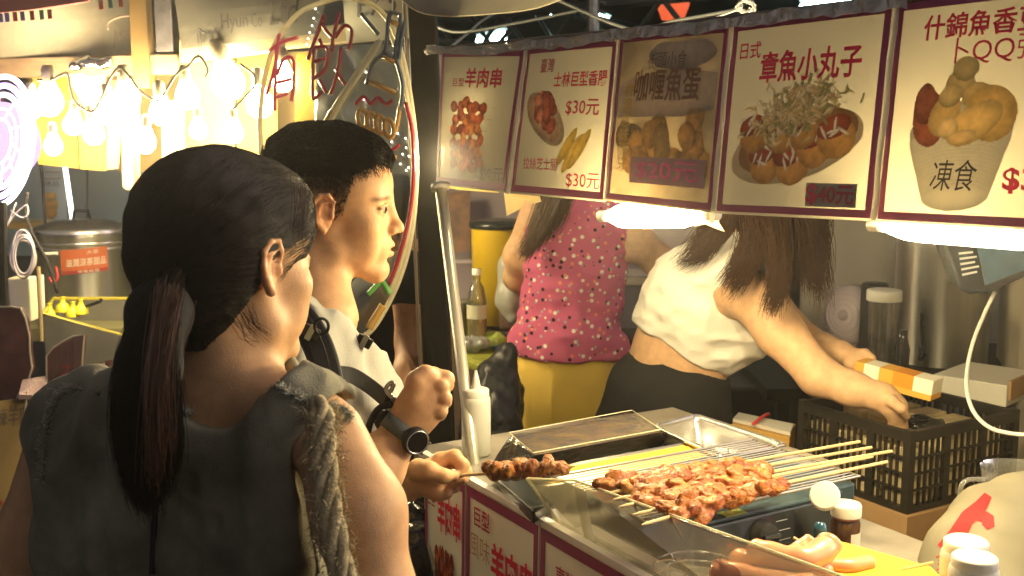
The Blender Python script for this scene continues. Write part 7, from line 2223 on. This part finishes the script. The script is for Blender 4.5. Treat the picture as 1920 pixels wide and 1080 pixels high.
s.cone(W(990, 640, 3.28), W(1150, 660, 3.30), .05, .05, .05)
s.plane(W(1055, 664, 3.3), (-.06, .0, -1), .003)
s.func(lambda P, D: folds(P, D, 13, .008, (1, 1, 1.7)))
s.build('dotted_top', dotted(), pk_, res=.006)
s = SDF()
s.chain([W(1060, 640, 3.33), W(1055, 700, 3.34), W(1050, 740, 3.35)], [.14, .16, .165], .05, flat=((0, 1, 0), .85))
s.cone(W(1005, 730, 3.33), W(985, 812, 3.33), .115, .112, .03)
s.cone(W(1105, 730, 3.35), W(1115, 840, 3.36), .115, .115, .02)
s.plane(W(985, 812, 3.3), (.05, 0, -1), .004)
s.func(lambda P, D: folds(P, D, 9, .012, (1.4, 1, .5)))
s.build('shorts', mat('yellow_shorts', (.66, .46, .08), .85, var=.08, bump=.2, bscale=300), pk_, res=.006)
hp2 = lock_strands([WL([(1055, 200, 3.2), (1040, 300, 3.16), (1015, 380, 3.16), (992, 450, 3.18), (975, 485, 3.2)]), WL([(1085, 200, 3.15), (1075, 300, 3.12), (1050, 370, 3.12), (1020, 430, 3.14), (1000, 470, 3.16)]), WL([(1110, 200, 3.15), (1100, 300, 3.12), (1070, 365, 3.12), (1060, 390, 3.14), (1045, 410, 3.16)])], 2200, .014, .010, 14, .003)
strands_mesh('long_hair', hp2, .0014, .0006, mat('light_brown_hair', (.085, .045, .02), .4), pk_)
hx = SDF(); hx.xf = XP; hx.ell((-.02, 0, .04), (.106, .086, .094), .02); hx.xf = None
hx.build('hair', M_hairs, pk_, res=.006, keep=hairline(XP, lambda Q: (Q[:, 0] < .07), None))

# ---------------------------------------------------------------- person in black behind the clear sign
bk = empty('person', (W(740, 900, 2.6).x, W(740, 900, 2.6).y, 0), 'person in black standing behind the clear sign, one bare arm hanging down', 'person')
XB = head_xf(W(742, 430, 2.75), math.radians(100), math.radians(10), 0)
s = SDF(); add_head(s, XB, mouth_open=False)
s.cone(loc(XB, (-.03, 0, -.05)), W(735, 560, 2.75), .05, .055, .03)
s.chain([W(768, 560, 2.56), W(772, 640, 2.56), W(765, 700, 2.50), W(745, 790, 2.42)], [.040, .036, .032, .024], .02)
s.ell(W(738, 815, 2.40), (.022, .03, .04), .02)
s.build('body', M_skin, bk, res=.006, color=skin_color((.40, .22, .12), XB))
s = SDF()
s.chain([W(725, 590, 2.75), W(720, 720, 2.78), W(720, 900, 2.8), W(720, 1100, 2.85)], [.11, .145, .14, .14], .05, flat=((0, 1, 0), .8))
s.cone(W(765, 520, 2.60), W(770, 545, 2.56), .055, .052, .03)
s.cone(W(700, 560, 2.8), W(765, 525, 2.62), .06, .06, .04)
s.plane(W(770, 552, 2.56), (0, 0, -1)) if False else None
s.func(lambda P, D: folds(P, D, 12, .008))
s.build('black_shirt', M_blk, bk, res=.007)
hb2 = W(720, 1100, 2.85); s = SDF(); s.cone(hb2 + UP * .05, hb2 - UP * .05, .13, .13, .03)
for dx in (-.08, .08): s.chain([hb2 + Vector((dx, 0, -.03)), (hb2.x + dx, hb2.y, .4), (hb2.x + dx, hb2.y, .03)], [.09, .07, .06], .03)
s.plane((0, 0, .004), (0, 0, -1)); s.build('trousers', M_trou, bk, res=.012)
hx = SDF(); hx.xf = XB; hx.ell((-.02, 0, .04), (.106, .086, .094), .02); hx.xf = None
hx.build('hair', M_hairs, bk, res=.006, keep=hairline(XB, lambda Q: (Q[:, 0] < .07), None))

# ================================================================ thin haze added to give the lamps a lens-like bloom
hz = MB().box((0, 17.5, 2.3), (90, 95, 6.6)).build('haze', None)
m = bpy.data.materials.new('bloom_haze'); m.use_nodes = True
N = m.node_tree.nodes; N.remove(N['Principled BSDF'])
pv = N.new('ShaderNodeVolumePrincipled'); pv.inputs['Color'].default_value = (.95, .95, .95, 1); pv.inputs['Density'].default_value = 0.0065; pv.inputs['Anisotropy'].default_value = 0.8
m.node_tree.links.new(pv.outputs[0], N['Material Output'].inputs['Volume'])
hz.data.materials.append(m)
tag(hz, 'thin haze added over the stalls for bloom around the lamps', 'haze', kind='stuff')
cy.volume_bounces = 0
